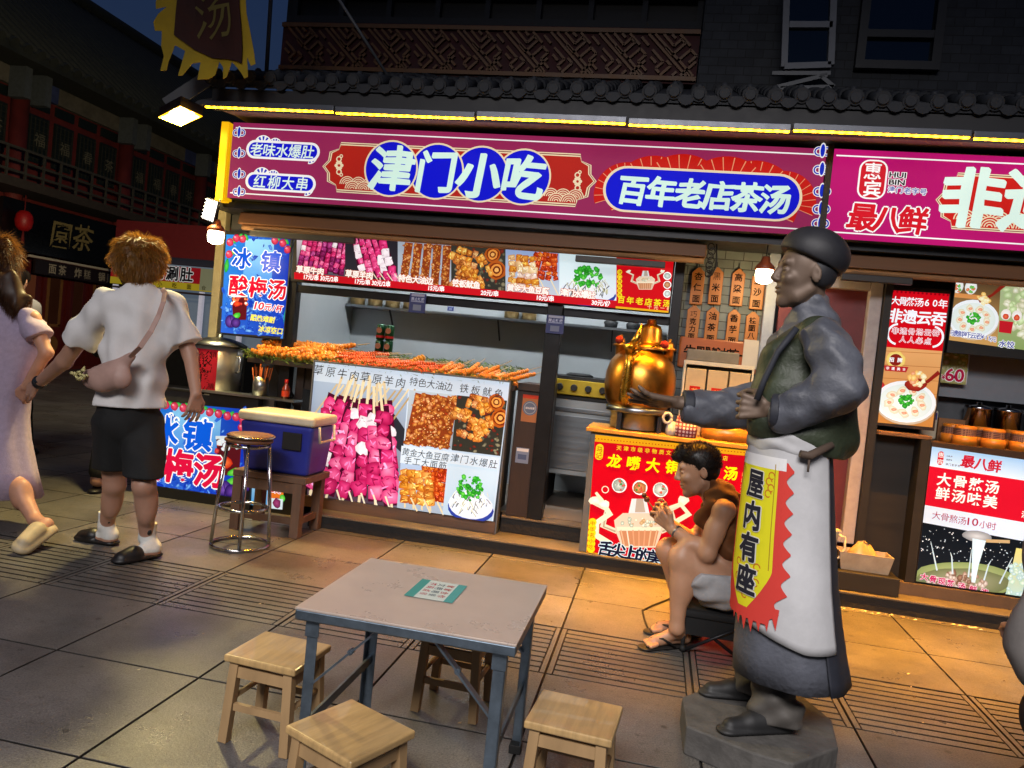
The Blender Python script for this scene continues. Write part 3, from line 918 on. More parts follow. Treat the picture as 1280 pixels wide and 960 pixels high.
# red fans behind the blue title capsule
fan = [(790, 240, 42), (843, 238, 46), (868, 238, 44), (908, 240, 46), (945, 244, 44), (972, 246, 40)]
for cx, cy, r in ((782, 243, 40), (978, 254, 40), (815, 248, 53), (940, 256, 55), (850, 250, 57), (905, 253, 57)):
 pr.ring((cx, cy), 0, r, 'cc1a14', -20, 200, 30)
 for k_ in range(16):
  a = -20 + 220 * k_ / 15
  pr.ring((cx, cy), 4, r * .98, 'f29a72', a - .7, a + .7, 1)
pr.rrect((757, 206.5), (999, 279), 30, CREAM, 8)
pr.rrect((760, 209.5), (996, 276), 28, BLUE, 8)
pr.text('百年老店茶汤', (791, 238), (969, 249.5), 38, 'dffff2', .031, **BR)
vine(pr, [(1028, 190), (1027, 213), (1027, 240), (1026, 262), (1025, 280)], 6.5)
pr.build('sign_face', M['print_sign'], s1)
# ------------------------------------------------------------------ right sign
s2 = thing('shop_sign', 'magenta lit sign with small red seal and giant white 非 at the right end', 'shop sign', (2.3, SY, 2.19))
mb = MB(); mb.box(.875, 5.2, SY - .01, SY + .12, SZ0 - .01, SZ1 + .005); mb.build('sign_box', M['cab'], s2)
mb = MB(); mb.box(.838, .872, SY - .03, SY + .1, SZ0 - .02, SZ1 + .02); mb.build('joint_post', M['black'], s2)
pr = Print('Y', SY - .01)
pr.poly([(.875, SZ0 - .01), (5.2, SZ0 - .01), (5.2, SZ1), (.875, SZ1)], (.50, .007, .155), True)
for z in (SZ0 + .028, SZ1 - .038): pr.poly([(.89, z - .004), (5.19, z - .004), (5.19, z + .004), (.89, z + .004)], WHITE, True)
pr.rrect((1075.5, 199), (1105.5, 250), 12, WHITE); pr.rrect((1077.5, 201), (1103.5, 248), 10, 'd01c2c')
pr.text('惠宾', (1091, 214), (1090, 236), 22, WHITE, .015)
pr.run('HUI', (1122, 219), 19, 6.6, '18181c', .03, out=WHITE, outw=.07); pr.run('BIN', (1121, 228), 18, 6.6, '18181c', .03, out=WHITE, outw=.07)
pr.text('津门老字号', (1114, 237), (1154, 240), 8.5, '5560b0', .02, out=WHITE, outw=.08)
pr.text('最八鲜', (1078, 271), (1141, 276), 35, 'd81828', .03, out=WHITE, outw=.055, shear=.12, wob=.014)
zc, H, k = plaque(pr, 1178, 250, 1530, 270, 64, 'd0201c')
l0 = pr.L((1208, 250)); waves(pr, l0[0], zc - H + 2 * k, 5, 13 * k, k, red='d0201c')
pr.text('非', (1215, 248), (1215, 248), 77, 'e6fff4', .034, wob=.016, shear=.06); pr.text('遗', (1296, 252), (1296, 252), 80, 'e6fff4', .036, wob=.016, shear=.06)
pr.text('云吞', (1376, 257), (1452, 262), 78, 'e6fff4', .034, wob=.016, shear=.06)
pr.build('sign_face', M['print_sign2'], s2)
# ------------------------------------------------------------------ food pictures for the lit menus
def skewer(pr, p, q, w, pal, n, stick=None, tip=0, fat=.15, fatc=('e8d8e0', 'fff4f8')):
 dx, dy = q[0] - p[0], q[1] - p[1]; L_ = math.hypot(dx, dy)
 ux, uy = dx / L_, dy / L_
 if fat: pr.line([(p[0] - ux * w * .3, p[1] - uy * w * .3), (q[0] + ux * w * .2, q[1] + uy * w * .2)], w * (.9 if w > 14 else 1.15), '4a0c28')
 if stick: pr.line([(p[0] - ux * tip, p[1] - uy * tip), (q[0] + ux * w * .5, q[1] + uy * w * .5)], w * .17, stick)
 rot = -math.atan2(dy, dx) - math.pi / 2
 for i in range(n):
  t = (i + .5) / n
  e, m_ = random.choice(pal)
  if random.random() < fat: e, m_ = fatc
  cx, cy = p[0] + dx * t + random.uniform(-.08, .08) * w, p[1] + dy * t
  if w > 14 and random.random() < .55: pr.blob((cx, cy), w * random.uniform(.44, .60), L_ / n * random.uniform(.5, .72), e, m_, rot + random.uniform(-.5, .5), n=11, jit=.2)
  else: pr.chunk((cx, cy), w * random.uniform(.72, 1.15), L_ / n * random.uniform(.85, 1.3), e, m_, rot + random.uniform(-.25, .25))
  if w > 6:
   for _ in range(4):
    lt_ = random.random() < .5
    pr.blob((cx + random.uniform(-.35, .35) * w, cy + random.uniform(-.4, .4) * L_ / n), w * random.uniform(.10, .28), w * random.uniform(.03, .07), tuple(min(1, v * 1.5 + .05) for v in lin(m_)) if lt_ else tuple(v * .72 for v in lin(e)), None, random.uniform(-1.5, 1.5), n=6, jit=.3)
RAW = [('c01458', 'f0488c'), ('d02468', 'fa6ca4'), ('a40e48', 'e83a7c'), ('d83878', 'ff92bc')]
RAW2 = [('7c1450', 'b83a8a'), ('96206a', 'cc5a9c'), ('66103e', 'a02c70')]
BROWN = [('8a3a14', 'd88a3e'), ('a04a18', 'e8a04c'), ('6e2a0e', 'c06a2a'), ('b05c2a', 'f0b878')]
ORNG = [('b85a0c', 'f4b040'), ('d07a14', 'ffd070'), ('c06418', 'f8b860'), ('a84c10', 'f0a040')]
REDO = [('a02408', 'f06a20'), ('b83c0c', 'ff9a3c'), ('8e1a08', 'd84a1a')]
PALE = [('d8a890', 'fff0e0'), ('e0b478', 'fff0c8'), ('c88c58', 'f8d8a0')]
def scatter(pr, poly_fn, n, r0, r1, pal, rotr=3.14, asp=(.6, 1.2)):
 for _ in range(n):
  c = poly_fn()
  r = random.uniform(r0, r1); e, m_ = random.choice(pal)
  pr.blob(c, r, r * random.uniform(*asp), e, m_, random.uniform(-rotr, rotr), n=7, jit=.25)
def in_quad(tl, tr, br, bl):
 def f():
  u, v = random.random(), random.random()
  return tuple((tl[d] * (1 - u) + tr[d] * u) * (1 - v) + (bl[d] * (1 - u) + br[d] * u) * v for d in (0, 1))
 return f
def in_ell(c, rx, ry):
 def f():
  a, r = random.uniform(0, 6.283), math.sqrt(random.random())
  return (c[0] + rx * r * math.cos(a), c[1] + ry * r * math.sin(a))
 return f
def beef_strip(pr, p, q, w, n=16):
 """long flat grilled strip with spice specks"""
 pr.line([p, q], w, '8a3a18')
 for i in range(n * 3):
  t = random.random()
  e, m_ = random.choice(BROWN)
  pr.blob((p[0] + (q[0] - p[0]) * t + random.uniform(-.42, .42) * w, p[1] + (q[1] - p[1]) * t), w * random.uniform(.14, .3), w * random.uniform(.12, .22), e, m_, random.uniform(-1, 1), n=6, jit=.3)
 for i in range(n * 3):
  t = random.random()
  pr.blob((p[0] + (q[0] - p[0]) * t + random.uniform(-.45, .45) * w, p[1] + (q[1] - p[1]) * t), w * .06, w * .05, random.choice(['f4cc88', '5c1c08', 'e8a858', 'c03018']), n=5)
def squid(pr, cx, cy, s_, q):
 scatter(pr, in_quad(*q), 90, s_ * .02, s_ * .05, [('4a4638', '706a50'), ('5a2018', '843024'), ('6a6450', '9a9070')])
 for k in range(7):
  a = random.uniform(2.2, 4.4)
  x, y = cx - s_ * .2 + random.uniform(-.2, .3) * s_, cy + (k - 3) * s_ * .12
  skewer(pr, (x - s_ * .25, y - s_ * .06), (x + s_ * .2, y + s_ * .08), s_ * .15, ORNG + BROWN, 4, fat=0)
 for dx, dy, r in ((.30, -.30, .17), (.38, .02, .20)):
  for rr, c in ((r, 'b4561a'), (r * .78, '7c2c10'), (r * .62, 'e89440'), (r * .4, '6a2410'), (r * .24, 'f0b060')):
   pr.blob((cx + dx * s_, cy + dy * s_), rr * s_, rr * s_, c, c, n=12, jit=.08)
 for k in range(9):
  x, y = cx + random.uniform(-.35, .2) * s_, cy + random.uniform(-.2, .45) * s_
  skewer(pr, (x, y - s_ * .10), (x + s_ * .12, y + s_ * .10), s_ * .11, ORNG, 2, fat=0)
def tripe_bowl(pr, cx, cy, rx, ry):
 pr.blob((cx, cy + ry * .55), rx * 1.05, ry * .62, '2a3c9a', '4a60c0', n=20, jit=.02)
 pr.blob((cx, cy + ry * .42), rx * 1.02, ry * .56, 'dfe6f2', 'f4f6fa', n=20, jit=.02)
 for k in range(70):
  x, y = in_ell((cx, cy + ry * .15), rx * .85, ry * .5)()
  a = random.uniform(-1.2, 1.2); l = rx * random.uniform(.12, .3)
  pr.line([(x, y), (x + l * math.sin(a) * .5, y + l * .4), (x + l * math.sin(a), y + l)], rx * .035, random.choice(['d8d8c8', '8c8c86', 'f0efe0', '5a5c5e', 'c8c49a']))
 scatter(pr, in_ell((cx, cy - ry * .28), rx * .55, ry * .5), 60, rx * .05, rx * .12, [('1e8a1c', '4cd040'), ('2ca428', '7ae858'), ('167014', '38b030')])
def wonton_bowl(pr, cx, cy, rx, ry):
 pr.blob((cx, cy + ry * .06), rx * 1.02, ry * 1.05, 'c8b49a', 'e8dccb', n=26, jit=0)
 pr.blob((cx, cy), rx, ry, 'e8edf2', 'f8fbff', n=26, jit=0)
 pr.blob((cx, cy + ry * .02), rx * .88, ry * .86, 'dbe6e2', 'eef4ee', n=26, jit=0)
 for k in range(9):
  a = k * .698 + .3
  x, y = cx + rx * .6 * math.cos(a), cy + ry * .55 * math.sin(a)
  pr.blob((x, y), rx * .19, ry * .17, 'd8cfae', 'fffbe8', random.uniform(0, 3), n=9, jit=.2)
  pr.blob((x + rx * .02, y), rx * .09, ry * .08, 'e08860', 'f4b898', n=7, jit=.2)
 scatter(pr, in_ell((cx, cy - ry * .05), rx * .26, ry * .28), 34, rx * .04, rx * .09, [('249024', '60d848'), ('1c7c1c', '44c038')])
# ------------------------------------------------------------------ hanging menu strip
MY = 5.08
mn = thing('menu_lightbox', 'long lit menu strip of skewer photos with prices hanging above the counter', 'menu board', (-1.3, MY, 1.68))
MX0, MX1, MZ0, MZ1 = at(371, 300, MY).x, at(842, 330, MY).x, 1.684, 2.03
mb = MB(); mb.box(MX0 - .02, MX1 + .01, MY, MY + .05, MZ0 - .012, MZ1 + .09); mb.build('light_box', M['black'], mn, bevel=.003)
pr = Print('Y', MY)
pr.clip = (MX0, MX1, MZ0 - .01, MZ1 + .085)
xs = [371, 432, 498, 565, 633, 700, 771, 842]
def my(px, v):
 """v = 0 top .. 1 bottom of the strip, in photo pixels"""
 top = 297 + (px - 371) * .0785; bot = 349.5 + (px - 371) * .0905
 return (px, top + (bot - top) * v)
def cell(i, c0, c1):
 a, b_ = xs[i], xs[i + 1]
 pr.grad([my(a, -.12), my(b_, -.12), my(b_, .86), my(a, .86)], [c0, c1])
 return a, b_
a, b_ = cell(0, 'd8d0dc', '4a4654')
for k in range(9): skewer(pr, my(a + 12 + k * 6.3, -.05), my(a + 3 + k * 6.6, .72 + .08 * random.random()), 6.6, RAW + RAW2, 7, fat=.08)
a, b_ = cell(1, '26222a', '302c34')
for k in range(5): skewer(pr, my(a + 13 + k * 8, -.08), my(a + 22 + k * 10.5, .66 + .05 * k), 9.5, RAW, 5, stick='e8d4b8', fat=.2)
for k in range(5): pr.line([my(a + 24 + k * 9.5, .66), my(a + 33 + k * 9.5, .88)], 1.3, 'e8d8bc')
a, b_ = cell(2, '9aa4b2', 'b8c0cc')
for k in range(5): beef_strip(pr, my(a + 14 + k * 12, -.08), my(a + 7 + k * 13.0, .84), 10.5, 11)
a, b_ = cell(3, '3a3830', '34322c')
squid(pr, (a + b_) / 2, my((a + b_) / 2, .40)[1], 60, [my(a + 2, -.1), my(b_ - 2, -.1), my(b_ - 2, .84), my(a + 2, .84)])
a, b_ = cell(4, '8fa6d0', 'c4ccd6')
for k in range(5): skewer(pr, my(a + 40 + k * 5, -.08), my(a + 26 + k * 9, .52), 9, REDO, 6, fat=0)
for k in range(4): skewer(pr, my(a + 8 + k * 8, .02), my(a + 10 + k * 9.5, .78), 10, ORNG + PALE, 6, fat=0)
for k in range(2): pr.line([my(a + 42 + k * 14, .5), my(a + 52 + k * 14, .84)], 1.3, 'ecd8b0')
a, b_ = cell(5, 'cfe4ea', 'e8f2f6')
tripe_bowl(pr, (a + b_) / 2, my((a + b_) / 2, .50)[1], 33, 25)
# red strip and prices
pr.poly([my(371, .84), my(771, .84), my(771, 1.0), my(371, 1.0)], 'c81420')
names = ['草原牛肉', '草原羊肉', '特色大油边', '铁板鱿鱼', '黄金大鱼豆腐', '津门水爆肚']
for i, nm in enumerate(names):
 a = xs[i] + (3 if i != 5 else 2)
 q0, q1 = my(a + 4, .76), my(min(a + 4 + 8.6 * (len(nm) - 1), xs[i + 1] - 6), .77)
 pr.text(nm, q0, q1, 9.5, 'fff8f0', .035, out='c86a50', outw=.06)
for t, x, w_ in (('17元/串 30元/2串', 405, 45), ('17元/串 30元/2串', 469, 46), ('15元/串', 548, 20), ('20元/串', 614, 22), ('10元/串', 683, 21), ('30元/份', 752, 23)):
 pr.run(t, my(x, .925), w_, 5.4, WHITE, .03)
# red teapot advert at the end of the strip
pr.poly([my(771, -.12), my(842, -.12), my(842, 1.0), my(771, 1.0)], 'd00c18')
pr.poly([my(770, .965), my(842, .965), my(842, 1.02), my(770, 1.02)], 'e8b020')
def teapot_art(pr, cx, cy, s_):
 for sd in (-1, 1):
  pr.line([(cx + sd * s_ * .55, cy + s_ * .1), (cx + sd * s_ * .9, cy - s_ * .05), (cx + sd * s_ * .8, cy - s_ * .45), (cx + sd * s_ * 1.15, cy - s_ * .62)], [s_ * .12, s_ * .16, s_ * .12, s_ * .08], 'e8dcc0')
  pr.line([(cx + sd * s_ * .58, cy + s_ * .1), (cx + sd * s_ * .88, cy - s_ * .02), (cx + sd * s_ * .82, cy - s_ * .42)], s_ * .05, 'b8a888')
  pr.blob((cx + sd * s_ * 1.1, cy - s_ * .68), s_ * .16, s_ * .11, 'f4ead0', 'fffaf0', n=9, jit=.3)
 b_ = [(-.62, -.18), (-.40, -.36), (.40, -.36), (.62, -.18), (.58, .1), (.42, .5), (-.42, .5), (-.58, .1)]
 pr.poly([(cx + x * s_, cy + y * s_) for x, y in b_[::-1]], 'e6cdb4')
 pr.poly([(cx + x * s_, cy + y * s_) for x, y in ((-.5, .05), (.5, .05), (.4, .46), (-.4, .46))[::-1]], 'c88860')
 pr.poly([(cx + x * s_, cy + y * s_) for x, y in ((-.56, -.02), (.56, -.02), (.54, .08), (-.54, .08))[::-1]], 'f2e6c8')
 for k in range(7): pr.line([(cx + (k - 3) * .15 * s_, cy + .06 * s_), (cx + (k - 3) * .12 * s_, cy + .46 * s_)], s_ * .03, random.choice(['e8b890', 'd8a078', 'f4e0c8']))
 scatter(pr, in_ell((cx, cy - .14 * s_), .5 * s_, .1 * s_), 26, s_ * .03, s_ * .06, [('9aa890', 'e8f0e0'), ('c8c0a0', 'fffff0'), ('b8905c', 'e8c898')])
 pr.poly([(cx + x * s_, cy + y * s_) for x, y in ((-.26, -.36), (-.18, -.72), (.18, -.72), (.26, -.36))], 'dfe4e6')
 pr.poly([(cx + x * s_, cy + y * s_) for x, y in ((-.1, -.38), (-.06, -.72), (.1, -.72), (.16, -.38))], 'b8a898')
teapot_art(pr, 807, my(807, .42)[1] - 2, 19)
for k, (e, m_) in enumerate((('9aa8a0', 'd8e0d8'), ('a06038', 'e0a878'), ('b0b8b0', 'e8f0ec'))):
 c = my(834, .22 + .19 * k); pr.disc(c, 5, WHITE, 14); pr.blob(c, 4, 4, e, m_, n=9)
for k in range(6): pr.disc(my(775, .22 + .1 * k), 3.2, 'f8d820', 10)
pr.text('津门特色茶汤', my(775.4, .22), my(774.6, .72), 4.4, 'a01010', .0)
pr.text('百年老店茶汤', my(777, .81), my(833, .81), 9.2, 'f0e020', .03)
pr.text('十元一碗', my(812, .915), my(836, .915), 5.5, 'f6c890', .02)
pr.build('menu_film', M['print_menu'], mn)
# ------------------------------------------------------------------ big skewer board under the counter
BY = 5.0
bd = thing('menu_lightbox', 'big lit board of raw and grilled skewer photos standing on the step below the counter', 'menu board', (-1.66, BY, .1))
BX0, BX1, BZ0, BZ1 = -2.365, -.966, .175, 1.118
mb = MB(); mb.box(BX0, BX1, BY, BY + .06, BZ0, BZ1); mb.build('light_box', M['cab'], bd)
mb = MB()
mb.box(BX0 - .012, BX0 - .001, BY - .012, BY + .06, .176, BZ1 + .012); mb.box(BX1 + .001, BX1 + .012, BY - .012, BY + .06, .0925, BZ1 + .012)
mb.box(BX0 - .001, BX1 + .001, BY - .012, BY + .06, BZ1 + .001, BZ1 + .012)
mb.build('frame', M['paint_grey'], bd, bevel=.002)
mb = MB(); mb.box(BX0 + .005, BX1 - .001, BY - .004, BY + .05, .0925, .171); mb.build('base_plank', mat('raw_plank', (.40, .29, .22), .7, var=.35, scale=5, stretch=(.2, 1, 3)), bd, bevel=.003)
pr = Print('Y', BY)
def bp(u, v):
 """u,v in 0..1 on the board (left-right, top-bottom) -> photo pixel"""
 return (391 + (638 - 391) * u + (-7 + (-14.5) * u) * v, 452 + (478 - 452) * u + (168 + 6.5 * u) * v)
pr.clip = (BX0, BX1, BZ0, BZ1)
def bq(u0, v0, u1, v1): return [bp(u0, v0), bp(u1, v0), bp(u1, v1), bp(u0, v1)]
pr.grad(bq(0, 0, 1, 1), ['c2cedc', 'd4dee8'])
pr.grad(bq(0, .14, .49, 1), ['a4b4c8', '6a6474'])
pr.poly(bq(.0, .62, .46, 1), '54404c'); pr.poly([bp(.36, .20), bp(.49, .42), bp(.49, .60), bp(.30, .4)], '2c2c34')
for k in range(13):
 u = .02 + k * .033; pr.line([bp(u + .11, .10 + .05 * random.random()), bp(u - .015, .42)], 2.2, random.choice(['c8b088', 'e0cca4', 'b89a6c']))
for k in range(7): skewer(pr, bp(.11 + k * .046, .26 + .02 * (k % 2)), bp(-.06 + k * .086, .93 - .012 * k), 19, RAW, 8, stick='d8c29a', tip=30, fat=.10)
for k in range(6):
 skewer(pr, bp(.17 + k * .040, .27 + .035 * ((k * 2) % 3)), bp(.03 + k * .084, .93 + .015 * (k % 3)), 20.5, RAW, 7, stick='e8d4ac', tip=36, fat=.11)
for k in range(5): pr.line([bp(.16 + k * .065, .92), bp(.18 + k * .066, 1.0)], 2.4, 'efe0c2')
# grilled strips
pr.grad(bq(.50, .13, .745, .52), ['b8c2ca', '9aa0a6'])
for k in range(4): beef_strip(pr, bp(.56 + k * .055, .15), bp(.525 + k * .058, .52), 14.5, 16)
pr.poly(bq(.745, .13, .998, .525), '35322a')
squid(pr, 603, 521, 62, bq(.755, .14, .99, .515))
# lower pictures
pr.grad(bq(.49, .66, .735, .985), ['b4c4dc', 'a8b4c4'])
for k in range(5): skewer(pr, bp(.62 + k * .028, .66), bp(.66 + k * .022, .90), 10, REDO, 7, stick='e8cfa0', fat=0)
for k in range(4): skewer(pr, bp(.51 + k * .04, .70), bp(.53 + k * .045, .94), 13, ORNG, 5, stick='e8cfa0', fat=0)
for k in range(3): pr.line([bp(.56 + k * .07, .90), bp(.60 + k * .07, .99)], 2, 'ead4a8')
pr.grad(bq(.735, .55, .998, .985), ['cfe0ec', 'b6cce0'])
tripe_bowl(pr, *bp(.87, .82), 28, 31)
pr.poly(bq(.49, .535, .735, .66), 'd4dfe9'); pr.poly(bq(.735, .535, .998, .62), 'd2dee9')
INK = dict(off=-.004, wob=.012, shear=.12)
pr.text('草原牛肉', bp(.045, .055), bp(.225, .07), 13.5, '2a2a30', **INK); pr.text('草原羊肉', bp(.28, .07), bp(.46, .085), 13.5, '2a2a30', **INK)
pr.text('特色大油边', bp(.525, .065), bp(.70, .075), 11.5, '2a2a30', **INK); pr.text('铁板鱿鱼', bp(.78, .075), bp(.955, .085), 12, '2a2a30', **INK)
pr.text('黄金大鱼豆腐', bp(.515, .575), bp(.72, .58), 10.5, '2a2a30', **INK); pr.text('手工大面筋', bp(.53, .635), bp(.71, .64), 10.5, '2a2a30', **INK)
pr.text('津门水爆肚', bp(.77, .575), bp(.97, .585), 11, '2a2a30', **INK)
pr.build('menu_film', M['print_board'], bd)
# ------------------------------------------------------------------ iced plum drink adverts
def ice_ground(pr, q, n=150, s_=6):
 pr.grad(q, ['2a86e0', '1636b8', '1636b8', '2a60d8'], 4, 5)
 pr.grad([tuple(q[0][d] * .7 + q[1][d] * .3 + (0, 4)[d] for d in (0, 1)), tuple(q[0][d] * .25 + q[1][d] * .75 + (0, 4)[d] for d in (0, 1)),
    tuple((q[2][d] + q[1][d]) / 2 * .75 + (q[0][d] + q[3][d]) / 2 * .25 for d in (0, 1)), tuple((q[0][d] + q[3][d]) / 2 * .7 + (q[2][d] + q[1][d]) / 2 * .3 for d in (0, 1))], ['8ed0f4', '3c84e0'])
 lo = [tuple(q[0][d] * .45 + q[3][d] * .55 for d in (0, 1)), tuple(q[1][d] * .45 + q[2][d] * .55 for d in (0, 1)), q[2], q[3]]
 f = in_quad(*lo); f2 = in_quad(*q)
 for _ in range(n):
  c = f() if random.random() < .7 else f2(); r = random.uniform(.3, 1) * s_
  pr.blob(c, r, r * random.uniform(.3, .7), random.choice(['1030b0', '0a28a0', '2858d0', '3c78e0']), random.choice(['5aa0f0', '2a60d8', '8ac8ff', '1840c0']), random.uniform(-1.5, 1.5), n=5, jit=.35)
def berries(pr, cs, r):
 for x, y in cs:
  pr.blob((x + r * .9, y - r * .4), r * .9, r * .5, '1c9a38', '58d060', random.uniform(-1, 1), n=8)
  pr.blob((x, y), r, r, 'b01038', 'f05a78', n=10, jit=.06)
  pr.blob((x - r * .3, y - r * .3), r * .3, r * .25, 'f8a0b0', n=7)
def plum(pr, c, r):
 pr.blob((c[0] + r * .8, c[1] - r * .8), r * .9, r * .45, '18a030', '78e050', .5, n=9)
 pr.blob(c, r, r, '2a1468', '7a50b8', n=14, jit=.03); pr.blob((c[0] + r * .8, c[1] + r * .2), r * .8, r * .8, '241058', '6a40a8', n=14, jit=.03)
 pr.line([(c[0] - r * .1, c[1] - r * .9), (c[0] + r * .1, c[1]), (c[0], c[1] + r * .8)], r * .08, '1c0c48')
def glass_drink(pr, c, w, h):
 x, y = c
 pr.poly([(x - w, y - h), (x + w, y - h), (x + w * .8, y + h), (x - w * .8, y + h)][::-1], '58141c')
 scatter(pr, in_quad((x - w, y - h), (x + w, y - h), (x + w, y - h * .2), (x - w, y - h * .2)), 22, w * .12, w * .26, [('d8e8f4', 'ffffff'), ('b8202c', 'f06050'), ('e85030', 'ffb070')])
 pr.poly([(x - w * 1.05, y - h * 1.05), (x + w * 1.05, y - h * 1.05), (x + w, y - h * .9), (x - w, y - h * .9)][::-1], 'dce8f0')
IB = dict(wob=.01)
ip = thing('poster_lightbox', 'upright lit blue advert 冰镇酸梅汤 with price 10元 on the wall above the drink urn', 'poster', (-2.94, 5.1, 1.26))
mb = MB(); mb.box(-3.205, -2.675, 5.10, 5.139, 1.25, 2.0); mb.build('light_box', M['cab'], ip)
pr = Print('Y', 5.10)
pr.clip = (-3.2, -2.68, 1.255, 1.995)
ice_ground(pr, [(283, 293), (363, 297), (355, 421), (276, 416)], 170, 6)
berries(pr, [(288, 303), (296, 298), (287, 318), (304, 299), (344, 301), (354, 304), (360, 312)], 5)
pr.blob((284, 332), 3, 9, '189038', '50c850'); pr.blob((358, 395), 3, 12, '189038', '50c850')
glass_drink(pr, (300, 385), 10, 15); plum(pr, (289, 402), 8); pr.blob((297, 380), 5, 3.5, 'b81818', 'f06030')
pr.text('冰镇', (303, 323), (339, 327), 27, '0c50d8', .03, out=WHITE, outw=.045, **IB)
pr.text('酸梅汤', (299, 357), (347, 362), 26, 'd01030', .03, out=WHITE, outw=.045, **IB)
pr.run('10', (325, 382.5), 12, 9, 'd01848', .03, out=WHITE, outw=.07, shear=.15); pr.text('元/杯', (336, 384), (350, 386), 9.5, 'd01848', .03, out=WHITE, outw=.08, shear=.15)
pr.text('酷热难耐', (318, 397), (341, 400), 8.5, 'f4e850', .03, shear=.1); pr.text('冰凉爽口', (328, 411), (351, 414), 8.5, 'f4e850', .03, shear=.1)
pr.build('poster_film', M['print_menu'], ip)
LY = 5.03
ib = thing('poster_lightbox', 'low wide lit blue advert 冰镇酸梅汤 standing on the paving behind the bar stools', 'poster', (-3.2, LY, 0))
mb = MB(); mb.box(-3.72, -2.79, LY, LY + .08, .0, .80); mb.build('light_box', M['cab'], ib)
each('frame', M['black'], ib, [(-3.73, -2.78, LY - .012, LY - .001, .0, .075), (-3.73, -2.78, LY - .012, LY - .001, .80, .812)])
pr = Print('Y', LY)
pr.clip = (-3.715, -2.795, .078, .798)
ice_ground(pr, [(176, 500), (311, 512), (304, 629), (168, 614)], 260, 7)
berries(pr, [(x, 507 + (x - 200) * .11 + random.uniform(-2, 4)) for x in range(186, 306, 11)] + [(304, 524), (303, 534)], 5.5)
glass_drink(pr, (287, 570), 16, 24); pr.blob((283, 578), 9, 8, 'c82010', 'ff8040'); pr.blob((294, 590), 10, 5, '28b028', '90f060', .4)
plum(pr, (281, 612), 12); plum(pr, (302, 604), 10)
pr.text('冰镇', (206, 538), (248, 543), 41, '0c5ce0', .036, out=WHITE, outw=.04, **IB)
pr.text('酸梅汤', (186, 577), (262, 588), 43, 'e01240', .04, out=WHITE, outw=.038, **IB)
for x, y, r in ((215, 519, 4), (222, 525, 4.5), (247, 524, 4), (258, 526, 5)): pr.ring((x, y), r * .5, r, WHITE, -20, 250, 12)
pr.build('poster_film', M['print_menu'], ib)
mb = MB()
o2 = thing('poster_lightbox', 'small orange and blue lit drink advert low behind the timber stand', 'poster', (-2.6, 5.05, 0))
mb.box(-2.775, -2.40, 5.05, 5.10, .0, .40); mb.build('light_box', M['cab'], o2)
pr = Print('Y', 5.05)
pr.grad([(316, 592), (336, 594), (334, 634), (314, 631)], ['b8e0f4', '3c9ad8']); pr.grad([(336, 594), (356, 596), (353, 637), (334, 635)], ['f08a28', 'e8661c'])
pr.run('15元', (344, 612), 15, 7, 'd81840', .02, out=WHITE, outw=.08); pr.blob((346, 628), 6, 6, '58104c', 'a83c7c'); pr.blob((353, 623), 4, 5, '38b030', '90f060'); pr.poly([(335, 622), (354, 624), (353, 637), (334, 635)][::-1], 'd8e8f0'); pr.blob((346, 629), 5.5, 6, '6a1848', 'b04880')
pr.build('poster_film', M['print_menu'], o2)
# ------------------------------------------------------------------ red tea-soup stall lightbox
RY = 4.86
rb = thing('stall_counter', 'red and yellow lit counter box advertising 龙嘴大铜壶 under the copper kettle', 'counter', (.3, RY, .09))
RX0, RX1, RZ0, RZ1 = -.352, .95, .0935, .865
mb = MB(); mb.box(RX0 - .03, RX1 + .03, RY + .003, RY + .40, RZ0, RZ1 - .002); mb.build('cabinet', M['paint_grey'], rb, bevel=.004)
mb = MB(); mb.box(RX0 - .06, RX1 + .05, RY - .03, RY + .46, RZ1 + .004, RZ1 + .03); mb.build('counter_top', mat('yellow_lit_top', (.70, .50, .16), .45, var=.2), rb, bevel=.004)
pr = Print('Y', RY)
def rp(u, v):
 a = (742 + (935 - 742) * u, 543 + (561 - 543) * u); 
 return (a[0] + (-10 - 8 * u) * v, a[1] + (155 + 6 * u) * v)
def rq(u0, v0, u1, v1): return [rp(u0, v0), rp(u1, v0), rp(u1, v1), rp(u0, v1)]
pr.clip = (RX0, RX1, RZ0, RZ1)
pr.poly(rq(0, 0, 1.28, 1)[::-1], 'f0a818')
pr.poly(rq(.005, .055, 1.275, .945)[::-1], 'd4081c')
for k in range(60): pr.poly([rp(.01 + k * .0205, .028), rp(.018 + k * .0205, .028), rp(.018 + k * .0205, .036), rp(.01 + k * .0205, .036)][::-1], 'c84010')
pr.text('天津市级非物质文化遗产·百年老店', rp(.17, .088), rp(.86, .088), 6.2, 'f8d028', .025)
pr.rrect(rp(.022, .07), rp(.068, .20), 9, 'f4d020'); pr.text('马记', rp(.045, .115), rp(.043, .165), 8, 'b03010', .01)
pr.text('龙嘴大铜壶茶汤', rp(.145, .195), rp(.905, .20), 17.5, 'f6ee10', .03, shear=.08, wob=.016)
for k, (e, m_) in enumerate((('88988c', 'e0e8e0'), ('a05828', 'f0b070'), ('a0aca0', 'f0f4f0'))):
 c = rp(.19 + k * .135, .385); pr.disc(c, 9.2, WHITE, 20); pr.blob(c, 7.8, 7.8, e, m_, n=12); scatter(pr, in_ell(c, 6, 6), 12, 1, 2, [('3a7a30', '60b050'), ('c04030', 'e88060'), (e, m_)])
teapot_art(pr, *rp(.34, .70), 50)
